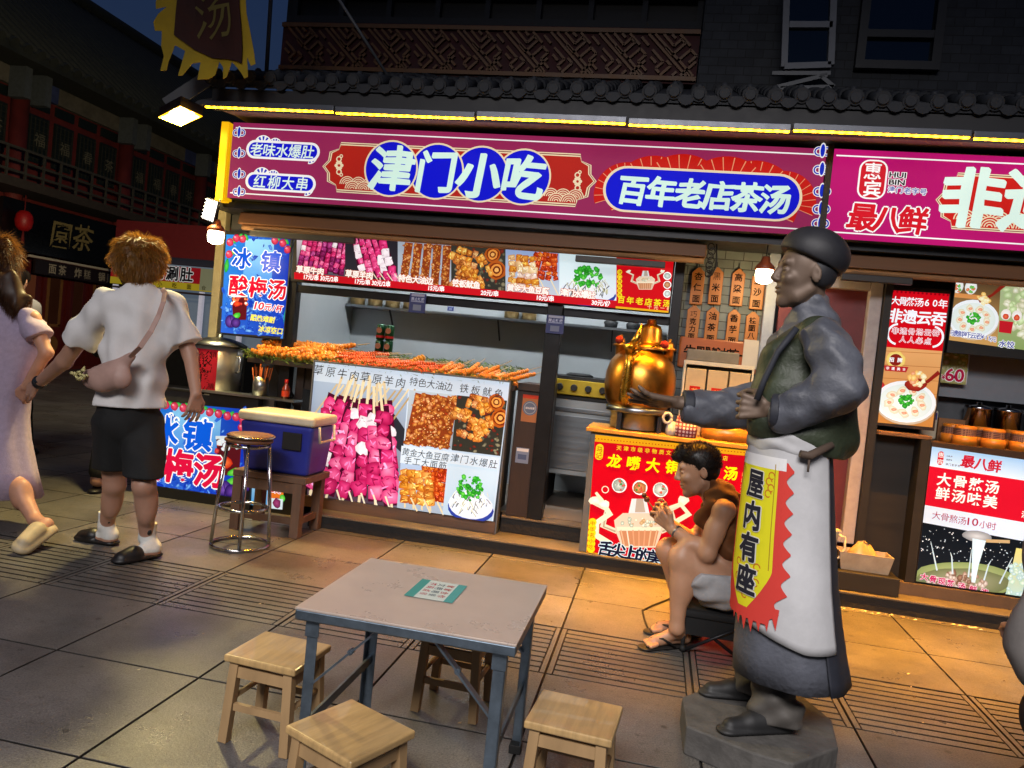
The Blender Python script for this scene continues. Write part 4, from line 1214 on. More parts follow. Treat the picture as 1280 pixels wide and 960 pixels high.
# dragon spout and the swan-neck handle
pr.line([rp(.16, .86), rp(.06, .80), rp(.06, .70), rp(.14, .62), rp(.08, .52), rp(.04, .46)], [8, 8, 7, 9, 6, 3], 'e4ecca'); pr.blob(rp(.10, .545), 7, 5, 'f0f4dc', 'ffffff', n=9, jit=.3); pr.ring(rp(.10, .43), 3.5, 4.6, 'f4e8d0')
pr.line([rp(.52, .70), rp(.58, .62), rp(.66, .55), rp(.60, .48), rp(.50, .53)], [5, 6, 8, 6, 3], 'e4ecca')
for k in range(6): pr.disc(rp(.032, .70 + .043 * k), 5, 'f8d818', 12)
pr.text('中华名小吃', rp(.032, .71), rp(.031, .90), 6.2, 'b01810', .0)
pr.text('舌尖上的美食', rp(.13, .895), rp(.55, .925), 19, '101430', .03, out='d8ecf4', outw=.05, shear=.1, wob=.02)
for r_ in range(7): pr.text('津门百年小吃茶汤', rp(.99 - 0, .20 + .045 * r_), rp(1.2, .20 + .045 * r_), 5, 'f8e070', .01)
pr.build('poster_film', M['print_menu'], rb)
# ------------------------------------------------------------------ right-hand wonton shop posters
RPY = 5.10
rp_ = thing('poster_lightbox', 'upright red lit poster 非遗云吞 with a bowl of wontons beside the white door frame', 'poster', (1.52, RPY, 1.1))
mb = MB(); mb.box(1.352, 1.70, RPY, RPY + .05, 1.095, 1.965); mb.build('light_box', M['wood_dark'], rp_)
pr = Print('Y', RPY)
def pp(u, v): return (1113 + 75 * u + (-19 - 3 * u) * v, 361 + 5 * u + (168.5 + 1.5 * u) * v)
pr.clip = (1.358, 1.692, 1.10, 1.958)
pr.poly([pp(.01, .01), pp(.99, .01), pp(.99, .43), pp(.01, .43)][::-1], 'd00818')
pr.grad([pp(.01, .43), pp(.99, .43), pp(.99, .99), pp(.01, .99)], ['e0a468', 'c8823e'])
for k in range(5): pr.line([pp(.01, .46 + k * .1), pp(.99, .45 + k * .1)], .7, 'b87038')
for k in range(14): pr.disc(pp(.05 + k * .07, .018), 1.4, '900010', 6)
pr.text('大骨熬汤60年', pp(.10, .085), pp(.90, .085), 11.5, 'f4f8ff', .015, wob=.01)
pr.text('非遗云吞', pp(.13, .195), pp(.86, .195), 18, 'f4f8ff', .026, wob=.012, shear=.08)
pr.text('非遗骨汤云吞', pp(.16, .305), pp(.84, .30), 8.5, 'd00818', .0, out='f4f8ff', outw=.06); pr.text('人人必点', pp(.30, .365), pp(.72, .365), 8.5, 'd00818', .0, out='f4f8ff', outw=.06)
for sd in (-1, 1): pr.ring(pp(.5 + sd * .28, .33), 11.5, 14, 'f4f8ff', 100 if sd < 0 else -80, 260 if sd < 0 else 80, 12)
pr.blob(pp(.22, .52), 11, 11, 'e8c860', 'fff0b0', n=16, jit=.06); pr.disc(pp(.22, .52), 7.5, '8a2018', 16); pr.text('招牌', pp(.15, .52), pp(.29, .52), 6, WHITE, .03)
pr.poly([pp(-.0 + .03, .565), pp(.45, .565), pp(.42, .605), pp(.06, .605)][::-1], 'b82028'); pr.text('非遗美食', pp(.10, .585), pp(.38, .585), 4, WHITE, .02)
pr.blob(pp(.03, .74), 4, 9, 'b01820', 'd84040')
wonton_bowl(pr, *pp(.47, .82), 35, 26)
pr.line([pp(.60, .70), pp(.80, .66), pp(.985, .585)], [5, 4, 6], '8a2018'); pr.blob(pp(.60, .69), 13, 8, '8a2018', 'b83828', .15, n=14); 
scatter(pr, in_ell(pp(.62, .645), 9, 8), 22, 2.5, 4.5, [('e8d8a0', 'fffce0'), ('e8b050', 'ffe8a0'), ('e08858', 'f8c8a0')])
pr.build('poster_film', M['print_menu'], rp_)
wm = thing('menu_lightbox', 'bright wonton and dumpling photo menu hanging at the top right over the counter', 'menu board', (2.2, RPY, 1.6))
WX0 = at(1188, 400, RPY).x
mb = MB(); mb.box(WX0 - .0, 3.6, RPY - .004, RPY + .05, 1.585, 2.10); mb.build('light_box', M['black'], wm)
pr = Print('Y', RPY - .004)
def wp(u, v): return (1189 + 100 * u + (-3.5 - 2 * u) * v, 347 + 8 * u + (78 + 5 * u) * v)
pr.clip = (WX0 + .004, 3.6, 1.60, 2.10)
pr.grad([wp(0, -.05), wp(.62, -.05), wp(.62, 1), wp(0, 1)], ['3a2c22', 'c89858']); pr.grad([wp(.62, -.05), wp(3.0, -.05), wp(3.0, 1), wp(.62, 1)], ['b8c498', '8aa060'])
wonton_bowl(pr, *wp(.30, .62), 29, 24)
for x in (.08, .25): pr.blob(wp(x, .13), 7, 9, 'e0e4e0', 'ffffff', n=14, jit=.02); scatter(pr, in_ell(wp(x, .17), 4.5, 4.5), 12, 1.2, 2.4, [('d06038', 'f8a878'), ('50a040', '90e070')])
pr.poly([wp(.0, .24), wp(.45, .24), wp(.45, .31), wp(0, .31)][::-1], 'd89050')
pr.line([wp(.36, .34), wp(.52, .22), wp(.66, .05)], [4, 3, 5], '8a2418'); scatter(pr, in_ell(wp(.42, .28), 8, 7), 14, 2, 4, [('e8d8a0', 'fffce0'), ('e8b050', 'ffe8a0')])
for c, n_ in (((.85, .22), 40), ((1.0, .62), 50), ((1.4, .4), 70)): scatter(pr, in_ell(wp(*c), 20, 18), n_, 3.5, 6, [('c8c8a0', 'fffff0'), ('b8b890', 'f4f0d8'), ('a8c080', 'e8f8c8')])
for x in (.70, .84, .98): pr.blob(wp(x, .50), 6, 7, 'e8e0d8', 'ffffff', n=12, jit=.02); pr.blob(wp(x, .53), 3.5, 4, 'c83018', 'f07850', n=8)
pr.poly([wp(.625, .60), wp(.80, .60), wp(.78, .78), wp(.625, .78)][::-1], 'c01c28')
pr.text('非遗鲜虾云吞', wp(.0, .88), wp(.38, .88), 8, '5058a0', .02, out=WHITE, outw=.07); pr.text('¥15元', wp(.42, .88), wp(.56, .90), 7, '5058a0', .02, out=WHITE, outw=.07)
pr.text('水饺', wp(.68, .95), wp(.78, .95), 9, '5058a0', .03, out=WHITE, outw=.07)
pr.build('menu_film', M['print_menu'], wm)
sp = thing('price_card', 'small photo card of dumplings with a big pink 60 under the hanging wonton menu', 'price card', (1.79, 5.3, 1.3))
SPY = 5.30
a_, c_ = at(1177, 433, SPY), at(1208, 481, SPY)
mb = MB(); mb.box(a_.x, c_.x, SPY, SPY + .012, c_.z, a_.z); mb.build('card', M['white_metal'], sp)
pr = Print('Y', SPY)
pr.poly([(1178, 433), (1211, 436), (1207, 481), (1175, 478)][::-1], 'b0b070')
scatter(pr, in_quad((1180, 436), (1208, 439), (1206, 459), (1178, 457)), 40, 3, 5, [('a89030', 'f0e090'), ('8a9a40', 'd8e0a0'), ('c0a050', 'fff0c0')])
scatter(pr, in_quad((1178, 458), (1206, 460), (1205, 478), (1176, 476)), 30, 3, 5, [('a8a060', 'e0e0b0'), ('90a050', 'd0d8a0')])
pr.run('60', (1193, 469), 21, 16, 'd01c50', .02, out=WHITE, outw=.05); pr.text('¥', (1179, 471), (1179, 471), 8, 'd01c50', .02, out=WHITE, outw=.06)
pr.build('card_print', M['print_matt'], sp)
wl = thing('poster_lightbox', 'low wide lit poster 大骨熬汤 with pouring soup below the wonton counter', 'poster', (2.2, BY, .17))
WY = 5.0
mb = MB(); mb.box(1.662, 3.2, WY, WY + .055, .175, 1.03); mb.build('light_box', M['wood_dark'], wl)
pr = Print('Y', WY)
def lp(u, v): return (1161 + 120 * u + (-17.5 - 6 * u) * v, 556 + 17 * u + (168 + 8 * u) * v)
pr.clip = (1.664, 3.19, .178, 1.028)
pr.grad([lp(.01, .01), lp(2.6, .01), lp(2.6, .155), lp(.01, .155)], ['9cc8f0', 'dceefc']); pr.poly([lp(.01, .155), lp(2.6, .155), lp(2.6, .445), lp(.01, .445)][::-1], 'd4142c')
pr.poly([lp(.01, .445), lp(2.6, .445), lp(2.6, .575), lp(.01, .575)][::-1], 'dceafa')
pr.grad([lp(.01, .575), lp(2.6, .575), lp(2.6, .995), lp(.01, .995)], ['14181e', '1c2026'])
pr.rrect(lp(.105, .035), lp(.165, .135), 5, 'c01c30'); pr.text('惠宾', lp(.137, .062), lp(.136, .112), 7, WHITE, .0)
for k, t in enumerate(('HUI', 'BIN')): pr.run(t, lp(.225, .062 + .026 * k), 6, 2, '404048', .02)
pr.text('津门老字号', lp(.205, .122), lp(.33, .122), 3, '404048', .01)
pr.text('最八鲜', lp(.42, .08), lp(.70, .085), 16, 'c01830', .03, shear=.12, wob=.014)
pr.text('大骨熬汤', lp(.195, .235), lp(.70, .235), 17, 'f4fff8', .02); pr.text('鲜汤味美', lp(.195, .34), lp(.70, .34), 17, 'f4fff8', .02)
pr.text('汤鲜', lp(1.08, .39), lp(1.2, .39), 9, 'f4fff8', .02)
pr.text('大骨熬汤', lp(.155, .505), lp(.43, .51), 10.5, 'a8183c', .0); pr.run('10', lp(.545, .505), 12, 9.5, 'a8183c', .01); pr.text('小时', lp(.66, .51), lp(.75, .51), 10.5, 'a8183c', .0)
for _ in range(110): pr.disc(in_quad(lp(.03, .585), lp(1.1, .585), lp(1.1, .82), lp(.03, .82))(), random.uniform(.35, .95), random.choice(['ffffff', 'd8e4f0', 'b8c4d0']), 6)
pr.blob(lp(.50, .93), 62, 22, '8a9a60', 'c0cc90', .12, n=26, jit=0); pr.blob(lp(.50, .945), 54, 17, '707850', 'a8a888', .12, n=26, jit=.02)
scatter(pr, in_ell(lp(.45, .95), 36, 11), 80, 2, 4.5, [('8a6850', 'd8c0b0'), ('a89080', 'f0e4dc'), ('6a4838', 'b08870')])
pr.grad([lp(1.03, .63), lp(2.6, .63), lp(2.6, .99), lp(.98, .99)], ['e8dc80', 'b8dcd8'])
scatter(pr, in_quad(lp(1.0, .74), lp(1.5, .74), lp(1.5, .97), lp(1.0, .97)), 120, 2, 4, [('a8d0d0', 'e8f8f8'), ('b8d8c0', 'f0fff0')])
pr.blob(lp(.60, .60), 17, 7, '8a8c90', 'd8dadc', n=16, jit=.03); pr.line([lp(.70, .62), lp(.95, .595)], 4, 'c8a878')
pr.poly([lp(.555, .62), lp(.70, .62), lp(.655, .80), lp(.64, .93), lp(.60, .93)][::-1], 'd8f0f8'); pr.poly([lp(.60, .63), lp(.66, .63), lp(.635, .9), lp(.615, .9)][::-1], 'f8ffff')
for k in range(5): pr.line([lp(.12 + k * .22, .70 + .05 * (k % 2)), lp(.16 + k * .2, .78), lp(.22 + k * .17, .90)], [.6, 1.4, 2], 'c8dce4')
pr.text('大骨现熬', lp(.09, .965), lp(.38, .97), 9, 'c0205c', .03, out='f8e8f0', outw=.05); pr.text('汤鲜浓', lp(.50, .975), lp(.75, .98), 9, 'c0205c', .03, out='f8e8f0', outw=.05)
pr.build('poster_film', M['print_menu'], wl)
# =================================================================== FURNITURE AND GOODS
M['galv'] = mat('galvanised_steel', (.40, .45, .50), .42, .85, var=.3, scale=20, bump=.05)
M['tabletop'] = mat('scratched_steel_top', (.74, .68, .64), .30, .35, var=.10, scale=6, bump=.012, bump_scale=160)
M['birch'] = mat('pale_birch', (.66, .54, .36), .34, var=.32, scale=5, stretch=(9, 1, .8), coat=.4, bump=.03, bump_scale=20)
M['birch_leg'] = mat('birch_leg_wood', (.58, .47, .33), .55, var=.25, scale=9, stretch=(1, 1, .2))
M['rubber'] = mat('black_rubber', (.05, .05, .05), .7)
# ------------------------------------------------------------------ folding table
t = thing('folding_table', 'low square folding table with scratched grey steel top and angle-iron legs', 'table', (-.60, 2.20, 0))
TX0, TX1, TY0, TY1, TZ = -.905, -.285, 1.925, 2.485, .55
m_ = MB(); m_.box(TX0, TX1, TY0, TY1, TZ - .006, TZ); m_.build('tabletop', M['tabletop'], t, bevel=.001)
m_ = MB(); m_.box(TX0 + .001, TX1 - .001, TY0 + .001, TY0 + .012, TZ - .034, TZ - .0065); m_.box(TX0 + .001, TX1 - .001, TY1 - .012, TY1 - .001, TZ - .034, TZ - .0065)
m_.box(TX0 + .001, TX0 + .012, TY0 + .0125, TY1 - .0125, TZ - .034, TZ - .0065); m_.box(TX1 - .012, TX1 - .001, TY0 + .0125, TY1 - .0125, TZ - .034, TZ - .0065)
m_.build('apron_rim', M['galv'], t, bevel=.003)
for sx, lx in ((1, TX0 + .045), (-1, TX1 - .045)):
 for ly in (TY0 + .03, TY1 - .03):
  m_ = MB(); m_.box(lx - .016, lx + .016, ly - .002, ly + .002, 0.012, TZ - .03)
  m_.box(lx - .016 * sx - .002, lx - .016 * sx + .002, ly + .0025, ly + .032 if ly < 2.2 else ly - .032, .012, TZ - .03) if ly < 2.2 else m_.box(lx - .016 * sx - .002, lx - .016 * sx + .002, ly - .032, ly - .0025, .012, TZ - .03)
  lg = m_.build('leg', M['galv'], t, bevel=.0015)
  f = MB(); f.box(lx - .02, lx + .02, min(ly, ly + (.034 if ly < 2.2 else -.034)), max(ly, ly + (.034 if ly < 2.2 else -.034)), 0, .03); f.build('foot_cap', M['rubber'], lg, bevel=.003)
  b_ = MB(); b_.box(lx - .02, lx + .02, ly - .007, ly - .003, TZ - .085, TZ - .036); b_.build('hinge_plate', M['galv'], lg, bevel=.001)
 # spreader bar and diagonal folding braces
 for z in (.20,):
  m_ = MB(); m_.box(lx - .004, lx + .004, TY0 + .034, TY1 - .034, z, z + .028); m_.build('stretcher', M['galv'], t)
 for ly in (TY0 + .040, TY1 - .040):
  m_ = MB(); m_.bar((lx + sx * .008, ly, .33), (lx + sx * .115, ly, .44), .006, .024, up=(0, 1, 0)); m_.bar((lx + sx * .112, ly + .007, .436), (lx + sx * .19, ly + .007, TZ - .036), .006, .024, up=(0, 1, 0))
  m_.tube([(lx + sx * .112, ly - .008, .437), (lx + sx * .112, ly + .014, .437)], .008, 8)
  m_.build('folding_brace', M['galv'], t)
fl = Print('Z', TZ)
fl.warp = lambda x, y, h: (x, y, TZ + .0006 + h)
fx0, fx1, fy0, fy1 = -.672, -.522, 2.155, 2.338
fl.poly([(fx0, fy0), (fx1, fy0), (fx1, fy1), (fx0, fy1)], (.42, .47, .46), True)
fl.poly([(fx0, fy0), (fx0 + .03, fy0), (fx0 + .03, fy1), (fx0, fy1)], (.05, .22, .21), True); fl.poly([(fx1 - .028, fy0), (fx1, fy0), (fx1, fy1), (fx1 - .028, fy1)], (.07, .25, .25), True)
for k, (s_, c) in enumerate((('扫码点餐', (.30, .06, .08)), ('文明用餐', (.08, .10, .12)), ('谢谢合作', (.32, .10, .10)))):
 for i, ch in enumerate(s_): fl.put(ch, (fx0 + .048 + .028 * k, fy1 - .035 - .035 * i), .026, c, .02, rot=-math.pi / 2)
fo = fl.build('table_flyer', M['print_matt'])
tag(fo, 'worn paper notice with green ends stuck on the grey table top', 'notice')
# ------------------------------------------------------------------ small wooden stools
def make_stool(label):
 s = thing('wooden_stool', label, 'stool', (0, 0, 0), 'low wooden stools around the folding table')
 m_ = MB(); m_.box(-.125, .125, -.115, .115, .257, .28); m_.build('seat', M['birch'], s, bevel=.006, seg=3)
 for sx in (-1, 1):
  for sy in (-1, 1):
   m_ = MB(); m_.bar((sx * .108, sy * .098, 0), (sx * .094, sy * .088, .2565), .030, .030, up=(0, 1, 0)); m_.build('leg', M['birch_leg'], s, bevel=.002)
 for sy in (-1, 1):
  MB().bar((-.084, sy * .090, .225), (.084, sy * .090, .225), .016, .034).build('apron', M['birch_leg'], s); MB().bar((-.085, sy * .0935, .115), (.085, sy * .0935, .115), .014, .022).build('rail', M['birch_leg'], s)
 for sx in (-1, 1):
  MB().bar((sx * .0965, -.076, .225), (sx * .0965, .076, .225), .016, .034).build('apron', M['birch_leg'], s); MB().tube([(sx * .101, -.08, .135), (sx * .101, .08, .135)], .009, 8).build('rail', M['birch_leg'], s)
 return s
st0 = make_stool('pale wooden stool at the left side of the grey folding table')
st0.location = (-1.098, 2.25, 0); st0.rotation_euler = (0, 0, math.radians(-4))
dup(st0, (-.69, 1.868, 0), math.radians(-25), 'glossy wooden stool in front of the folding table, seat turned askew')
dup(st0, (-.61, 2.68, 0), math.radians(-3), 'wooden stool mostly hidden behind the folding table')
dup(st0, (-.132, 2.19, 0), math.radians(-5), 'wooden stool to the right of the folding table with orange light on its seat')
# ------------------------------------------------------------------ stacked steel bar stools
M['worn_seat'] = mat('worn_brown_seat', (.40, .26, .18), .5, var=.35, scale=12)
def bar_stool(label, loc, z, rot):
 s = thing('bar_stool', label, 'bar stool', (loc[0], loc[1], 0), 'stacked steel bar stools')
 cx, cy = loc; H_ = .64
 m_ = MB(); m_.lathe([(.001, H_ + z - .012), (.130, H_ + z - .012), (.140, H_ + z - .006), (.140, H_ + z + .004), (.130, H_ + z + .011), (.001, H_ + z + .012)], (cx, cy, 0), 28); m_.build('seat', M['worn_seat'], s)
 for k in range(4):
  a = rot + k * math.pi / 2
  m_ = MB(); m_.tube([(cx + .165 * math.cos(a), cy + .165 * math.sin(a), .012), (cx + .150 * math.cos(a), cy + .150 * math.sin(a), .25), (cx + .118 * math.cos(a), cy + .118 * math.sin(a), H_ + z - .013)], .0105, 8); m_.build('leg', M['chrome'], s)
 for r, zz in ((.166, .012), (.136, .235), (.118, H_ + z - .03)):
  m_ = MB(); m_.tube([(cx + r * math.cos(i * math.pi / 14), cy + r * math.sin(i * math.pi / 14), zz) for i in range(29)], .0105, 8, cap=False); m_.build('ring', M['chrome'], s)
 return s
bar_stool('steel bar stool with worn brown round seat standing before the low blue advert', (-2.345, 4.16), 0, .5)
s_ = thing('stool_cushion', 'spare worn brown seat disc lying stacked on the steel bar stool', 'stool seat', (-2.335, 4.165, .652))
m_ = MB(); m_.lathe([(.001, .653), (.126, .653), (.137, .659), (.137, .671), (.126, .677), (.001, .678)], (-2.335, 4.165, 0), 28); m_.build('disc', M['worn_seat'], s_)
m_ = MB(); m_.tube([(-2.335 + .137 * math.cos(i * math.pi / 14), 4.165 + .137 * math.sin(i * math.pi / 14), .665) for i in range(29)], .006, 6, cap=False); m_.build('rim', M['chrome'], s_)
# ------------------------------------------------------------------ timber stand and cool box
M['crate'] = mat('weathered_timber', (.42, .31, .24), .7, var=.35, scale=8, stretch=(1, 1, .2), bump=.2)
b_ = thing('timber_stand', 'rough timber stand with four square legs under the blue cool box', 'stand', (-2.37, 4.66, 0))
m_ = MB(); m_.box(-2.62, -2.11, 4.48, 4.84, .350, .392); m_.build('top', M['crate'], b_, bevel=.004)
for x in (-2.585, -2.165):
 for y in (4.51, 4.80):
  m_ = MB(); m_.box(x - .03, x + .03, y - .03, y + .03, 0, .349); m_.build('leg', M['crate'], b_, bevel=.003)
each('rail', M['crate'], b_, [(-2.554, -2.196, 4.495, 4.53, .28, .345), (-2.554, -2.196, 4.50, 4.525, .08, .12)])
m_ = MB(); m_.box(-2.185, -2.150, 4.541, 4.769, .08, .12); m_.build('rail', M['crate'], b_)
c = thing('cool_box', 'deep blue cool box with cream lid on the timber stand', 'cool box', (-2.36, 4.66, .392))
M['cool_blue'] = mat('blue_plastic', (.15, .19, .56), .38, var=.1)
M['cream_pl'] = mat('cream_plastic', (.80, .76, .67), .42, var=.1)
m_ = MB()
m_.add([(-2.575, 4.52, .393), (-2.125, 4.52, .393), (-2.125, 4.80, .393), (-2.575, 4.80, .393), (-2.61, 4.49, .715), (-2.10, 4.49, .715), (-2.10, 4.83, .715), (-2.61, 4.83, .715)], [(0, 3, 2, 1), (4, 5, 6, 7), (0, 1, 5, 4), (1, 2, 6, 5), (2, 3, 7, 6), (3, 0, 4, 7)])
m_.build('body', M['cool_blue'], c, bevel=.025, seg=4)
m_ = MB(); m_.box(-2.622, -2.088, 4.478, 4.842, .717, .782); m_.build('lid', M['cream_pl'], c, bevel=.022, seg=4)
m_ = MB(); m_.tube([(-2.083, 4.55, .72), (-2.072, 4.55, .62), (-2.072, 4.77, .62), (-2.083, 4.77, .72)], .009, 6); m_.build('handle', M['cream_pl'], c)
m_ = MB(); m_.box(-2.30, -2.17, 4.484, 4.50, .56, .67); m_.build('latch_label', M['black'], c, bevel=.003)
# ------------------------------------------------------------------ drinks counter at the left: urn, chopsticks, sauce bottle
d_ = thing('drinks_counter', 'steel-topped drinks counter behind the low blue advert', 'counter', (-3.2, 5.3, 0))
m_ = MB(); m_.box(-3.75, -2.42, 5.115, 5.60, .74, .77) if False else m_.box(-3.72, -3.01, 5.115, 5.40, .76, .785); m_.box(-3.245, -2.50, 4.985, 5.13, .814, .83); m_.box(-3.165, -2.705, 5.10, 5.11, .5, .81)
m_.build('top', M['steel'], d_)
m_ = MB(); m_.box(-3.70, -3.03, 5.14, 5.36, 0, .759); m_.build('cabinet', M['paint_grey'], d_)
u = thing('drink_urn', 'tall steel drink urn with domed lid and dark red label 酸梅汤 beside the corner post', 'drink urn', (-3.36, 4.95, .8))
UX, UYY, UR = at(272, 460, 5.2).x, 5.2, .180
UB, UT = .79, 1.155
d2 = MB(); d2.box(-3.56, -2.5, 4.83, 5.0275, .813, .829) if False else None
m_ = MB(); m_.lathe([(.001, UB), (UR, UB), (UR, UT), (UR - .004, UT)], (UX, UYY, 0), 36); m_.build('body', mat('urn_steel', (.72, .70, .68), .34, .8, var=.06), u)
m_ = MB(); m_.lathe([(UR + .018, UT), (UR + .02, UT + .012), (UR * .8, UT + .04), (UR * .4, UT + .058), (.02, UT + .064), (.02, UT + .085), (.001, UT + .087)], (UX, UYY, 0), 36); m_.build('lid', M['steel'], u)
m_ = MB(); m_.tube([(UX + UR, UYY - .05, 1.09), (UX + UR + .03, UYY - .05, 1.08), (UX + UR + .03, UYY - .05, .98), (UX + UR, UYY - .05, .97)], .007, 6); m_.build('handle', M['chrome'], u)
def wrap_urn(x, z, h):
 a = -math.pi / 2 + x + .24
 return (UX + (UR + .001 + h) * math.cos(a), UYY + (UR + .001 + h) * math.sin(a), z)
pr = Print('warp', 0, warp=wrap_urn)
for k in range(8): pr.poly([(-.75 + k * .13, UB + .04), (-.62 + k * .13, UB + .04), (-.62 + k * .13, UT - .03), (-.75 + k * .13, UT - .03)], '9c1c30', True)
for i, ch in enumerate('酸梅汤'):
 vs, fs = glyph(ch, .035); pr.raw([(-.20 + (x - .5) * .115 / UR, 1.06 - i * .105 + (y - .38) * .115) for x, y in vs], fs, '0c0a0c')
for x_, z_, ch in ((-.58, 1.09, '冰'), (.12, 1.09, '镇'), (.12, .86, '镇'), (-.58, .86, '冰')):
 vs, fs = glyph(ch, .02); pr.raw([(x_ + (x - .5) * .045 / UR, z_ + (y - .38) * .045) for x, y in vs], fs, '140c0e')
pr.build('label', M['print_matt'], u)
h_ = thing('chopstick_holder', 'steel canister full of orange chopsticks behind the blue cool box', 'canister', (-2.84, 5.05, .83))
m_ = MB(); m_.lathe([(.001, .831), (.055, .831), (.055, .965), (.05, .965)], (-2.80, 5.06, 0), 20); m_.build('canister', M['steel'], h_)
m_ = MB()
for k in range(26):
 a, r = random.uniform(0, 6.28), random.uniform(0, .042); x, y = -2.80 + r * math.cos(a), 5.06 + r * math.sin(a)
 m_.tube([(x, y, .84), (x + r * .9 * math.cos(a) + random.uniform(-.01, .01), y + r * .6 * math.sin(a), 1.04 + random.uniform(-.02, .02))], .0042, 5)
m_.build('chopsticks', mat('orange_chopsticks', (.75, .36, .10), .5, var=.3, scale=40), h_)
h_ = thing('sauce_bottle', 'small red sauce bottle with red cap next to the chopsticks', 'bottle', (-2.60, 5.05, .83))
m_ = MB(); m_.lathe([(.001, .831), (.028, .831), (.028, .90), (.012, .93), (.012, .945)], (-2.60, 5.06, 0), 14); m_.build('bottle', mat('clear_red_bottle', (.55, .22, .14), .15, var=.1), h_)
m_ = MB(); m_.lathe([(.014, .9455), (.014, .968), (.001, .969)], (-2.60, 5.06, 0), 12); m_.build('cap', mat('red_cap', (.75, .05, .05), .4), h_)
m_ = MB(); m_.lathe([(.0285, .845), (.0285, .885)], (-2.60, 5.06, 0), 14); m_.build('label', mat('orange_label', (.85, .25, .1), .5), h_)
# ------------------------------------------------------------------ skewer counter: planks, greens, rows of skewers
k_ = thing('food_counter', 'timber food counter above the big skewer board', 'counter', (-1.9, 5.2, 0))
m_ = MB(); m_.box(-2.90, -.93, 5.02, 5.50, 1.064, 1.098); m_.build('top', M['wood_dark'], k_, bevel=.003)
m_ = MB(); m_.bar((-2.80, 5.26, 1.063), (-2.60, 5.26, .75), .03, .03); m_.box(-2.61, -2.55, 5.22, 5.45, .212, 1.063); m_.box(-1.06, -1.0, 5.22, 5.45, .212, 1.063); m_.box(-2.549, -1.061, 5.24, 5.27, .9, 1.063); m_.build('trestle', M['wood_dark'], k_)
rg = random.Random(3)
gm = MB()
for _ in range(5200):
 x = rg.uniform(-2.93, -.94); y = rg.choice((rg.uniform(5.0, 5.06), rg.uniform(5.0, 5.42), rg.uniform(5.34, 5.46))); z = 1.09 + rg.uniform(0, .06) + (.07 if y > 5.3 else 0)
 a = rg.uniform(0, 6.28); l = rg.uniform(.02, .07); w = .004
 dx, dy, dz = l * math.cos(a), l * math.sin(a) * .7, rg.uniform(-.02, .025)
 g_ = rg.uniform(.6, 1.3); gm.col = (.13 * g_, .20 * g_, .045 * g_) if rg.random() < .7 else (.28 * g_, .28 * g_, .08 * g_)
 gm.add([(x - w, y, z), (x + w, y, z + .003), (x + dx, y + dy, z + dz)], [(0, 1, 2)])
go = gm.build('garnish_greens', print_mat('green_sprigs', 0, .7), color=True)
tag(go, 'bed of green herb sprigs along the skewer counter', 'greens', kind='stuff')
def chunky(seed, n, r, col, L_, name, squash=1.0):
 rr = random.Random(seed)
 m1 = MB()
 for i in range(n):
  y = (i + .5) / n * L_
  c0 = Vector((rr.uniform(-.003, .003), y, 0))
  pts, fs = [], []
  sx, sy, sz = r * rr.uniform(.65, 1.3), L_ / n * .56, r * rr.uniform(.8, 1.1) * squash
  m2 = MB(); m2.ball((0, 0, 0), 1, 7, 5)
  vs = [(c0.x + vx * sx * rr.uniform(.9, 1.1), c0.y + vy * sy, c0.z + vz * sz * rr.uniform(.9, 1.1)) for vx, vy, vz in m2.v]
  m1.add(vs, m2.f, True)
 return m1
M['stick'] = mat('bamboo_stick', (.62, .50, .32), .6, var=.15)
FOOD = {}
def make_skewer(kind, label):
 cols = {'orange': (.88, .50, .09), 'red': (.82, .33, .09), 'gold': (.86, .50, .14)}
 grp = {'orange': 'orange chunk skewers at the left of the counter', 'red': 'red-brown flat skewers in the middle of the counter', 'gold': 'golden sausage skewers at the right of the counter'}[kind]
 s = thing('food_skewer', label, 'skewer', (0, 0, 0), grp)
 if kind == 'orange': mb_ = chunky(11, 9, .020, None, .23, 'm')
 elif kind == 'red': mb_ = chunky(12, 11, .024, None, .19, 'm', .55)
 else: mb_ = chunky(13, 12, .0165, None, .22, 'm')
 mb_.build('meat', mat('grilled_' + kind, cols[kind], .32, var=.45, scale=55, bump=.5, bump_scale=120), s)
 m_ = MB(); m_.tube([(0, -.01, 0), (0, .36, 0)], .0028, 5); m_.build('stick', M['stick'], s)
 return s
def row(kind, label, spots):
 p0 = make_skewer(kind, label); first = True
 for (x, y, z, rz, rx) in spots:
  o = p0 if first else dup(p0)
  o.location = (x, y, z); o.rotation_euler = (rx, rr.uniform(-3, 3) if kind != 'red' else rr.uniform(-.4, .4), rz); first = False
rr = random.Random(5)
row('orange', 'glistening orange chunk skewer lying on greens at the left of the counter', [(-2.88 + .0295 * (i % 20) + rr.uniform(-.01, .01), 5.01 + .075 * (i // 20) + rr.uniform(-.01, .02), 1.13 + .038 * (i // 20) + rr.uniform(0, .022), math.radians(-32 + rr.uniform(-14, 14)), math.radians(10 + rr.uniform(-3, 5))) for i in range(60)])
row('red', 'flat red-brown skewer lying on greens in the middle of the counter', [(-2.27 + .036 * (i % 20) + rr.uniform(-.01, .01), 5.01 + .085 * (i // 20) + rr.uniform(-.01, .02), 1.12 + .03 * (i // 20) + rr.uniform(0, .018), math.radians(-50 + rr.uniform(-20, 20)), math.radians(7)) for i in range(46)])
row('gold', 'slim golden sausage skewer on greens at the right end of the counter', [(-1.50 + .024 * i + rr.uniform(-.006, .006), 5.01 + rr.uniform(-.01, .02), 1.125 + rr.uniform(0, .03), math.radians(-24 + rr.uniform(-6, 6)), math.radians(20 + rr.uniform(-3, 3))) for i in range(24)])
ch = tag(chunky(21, 5, .03, None, .12, 'c').build('corn_piece', mat('corn_yellow', (.85, .55, .12), .45, var=.3, scale=60)), 'yellow lump of food piled on the middle of the skewer counter', 'food')
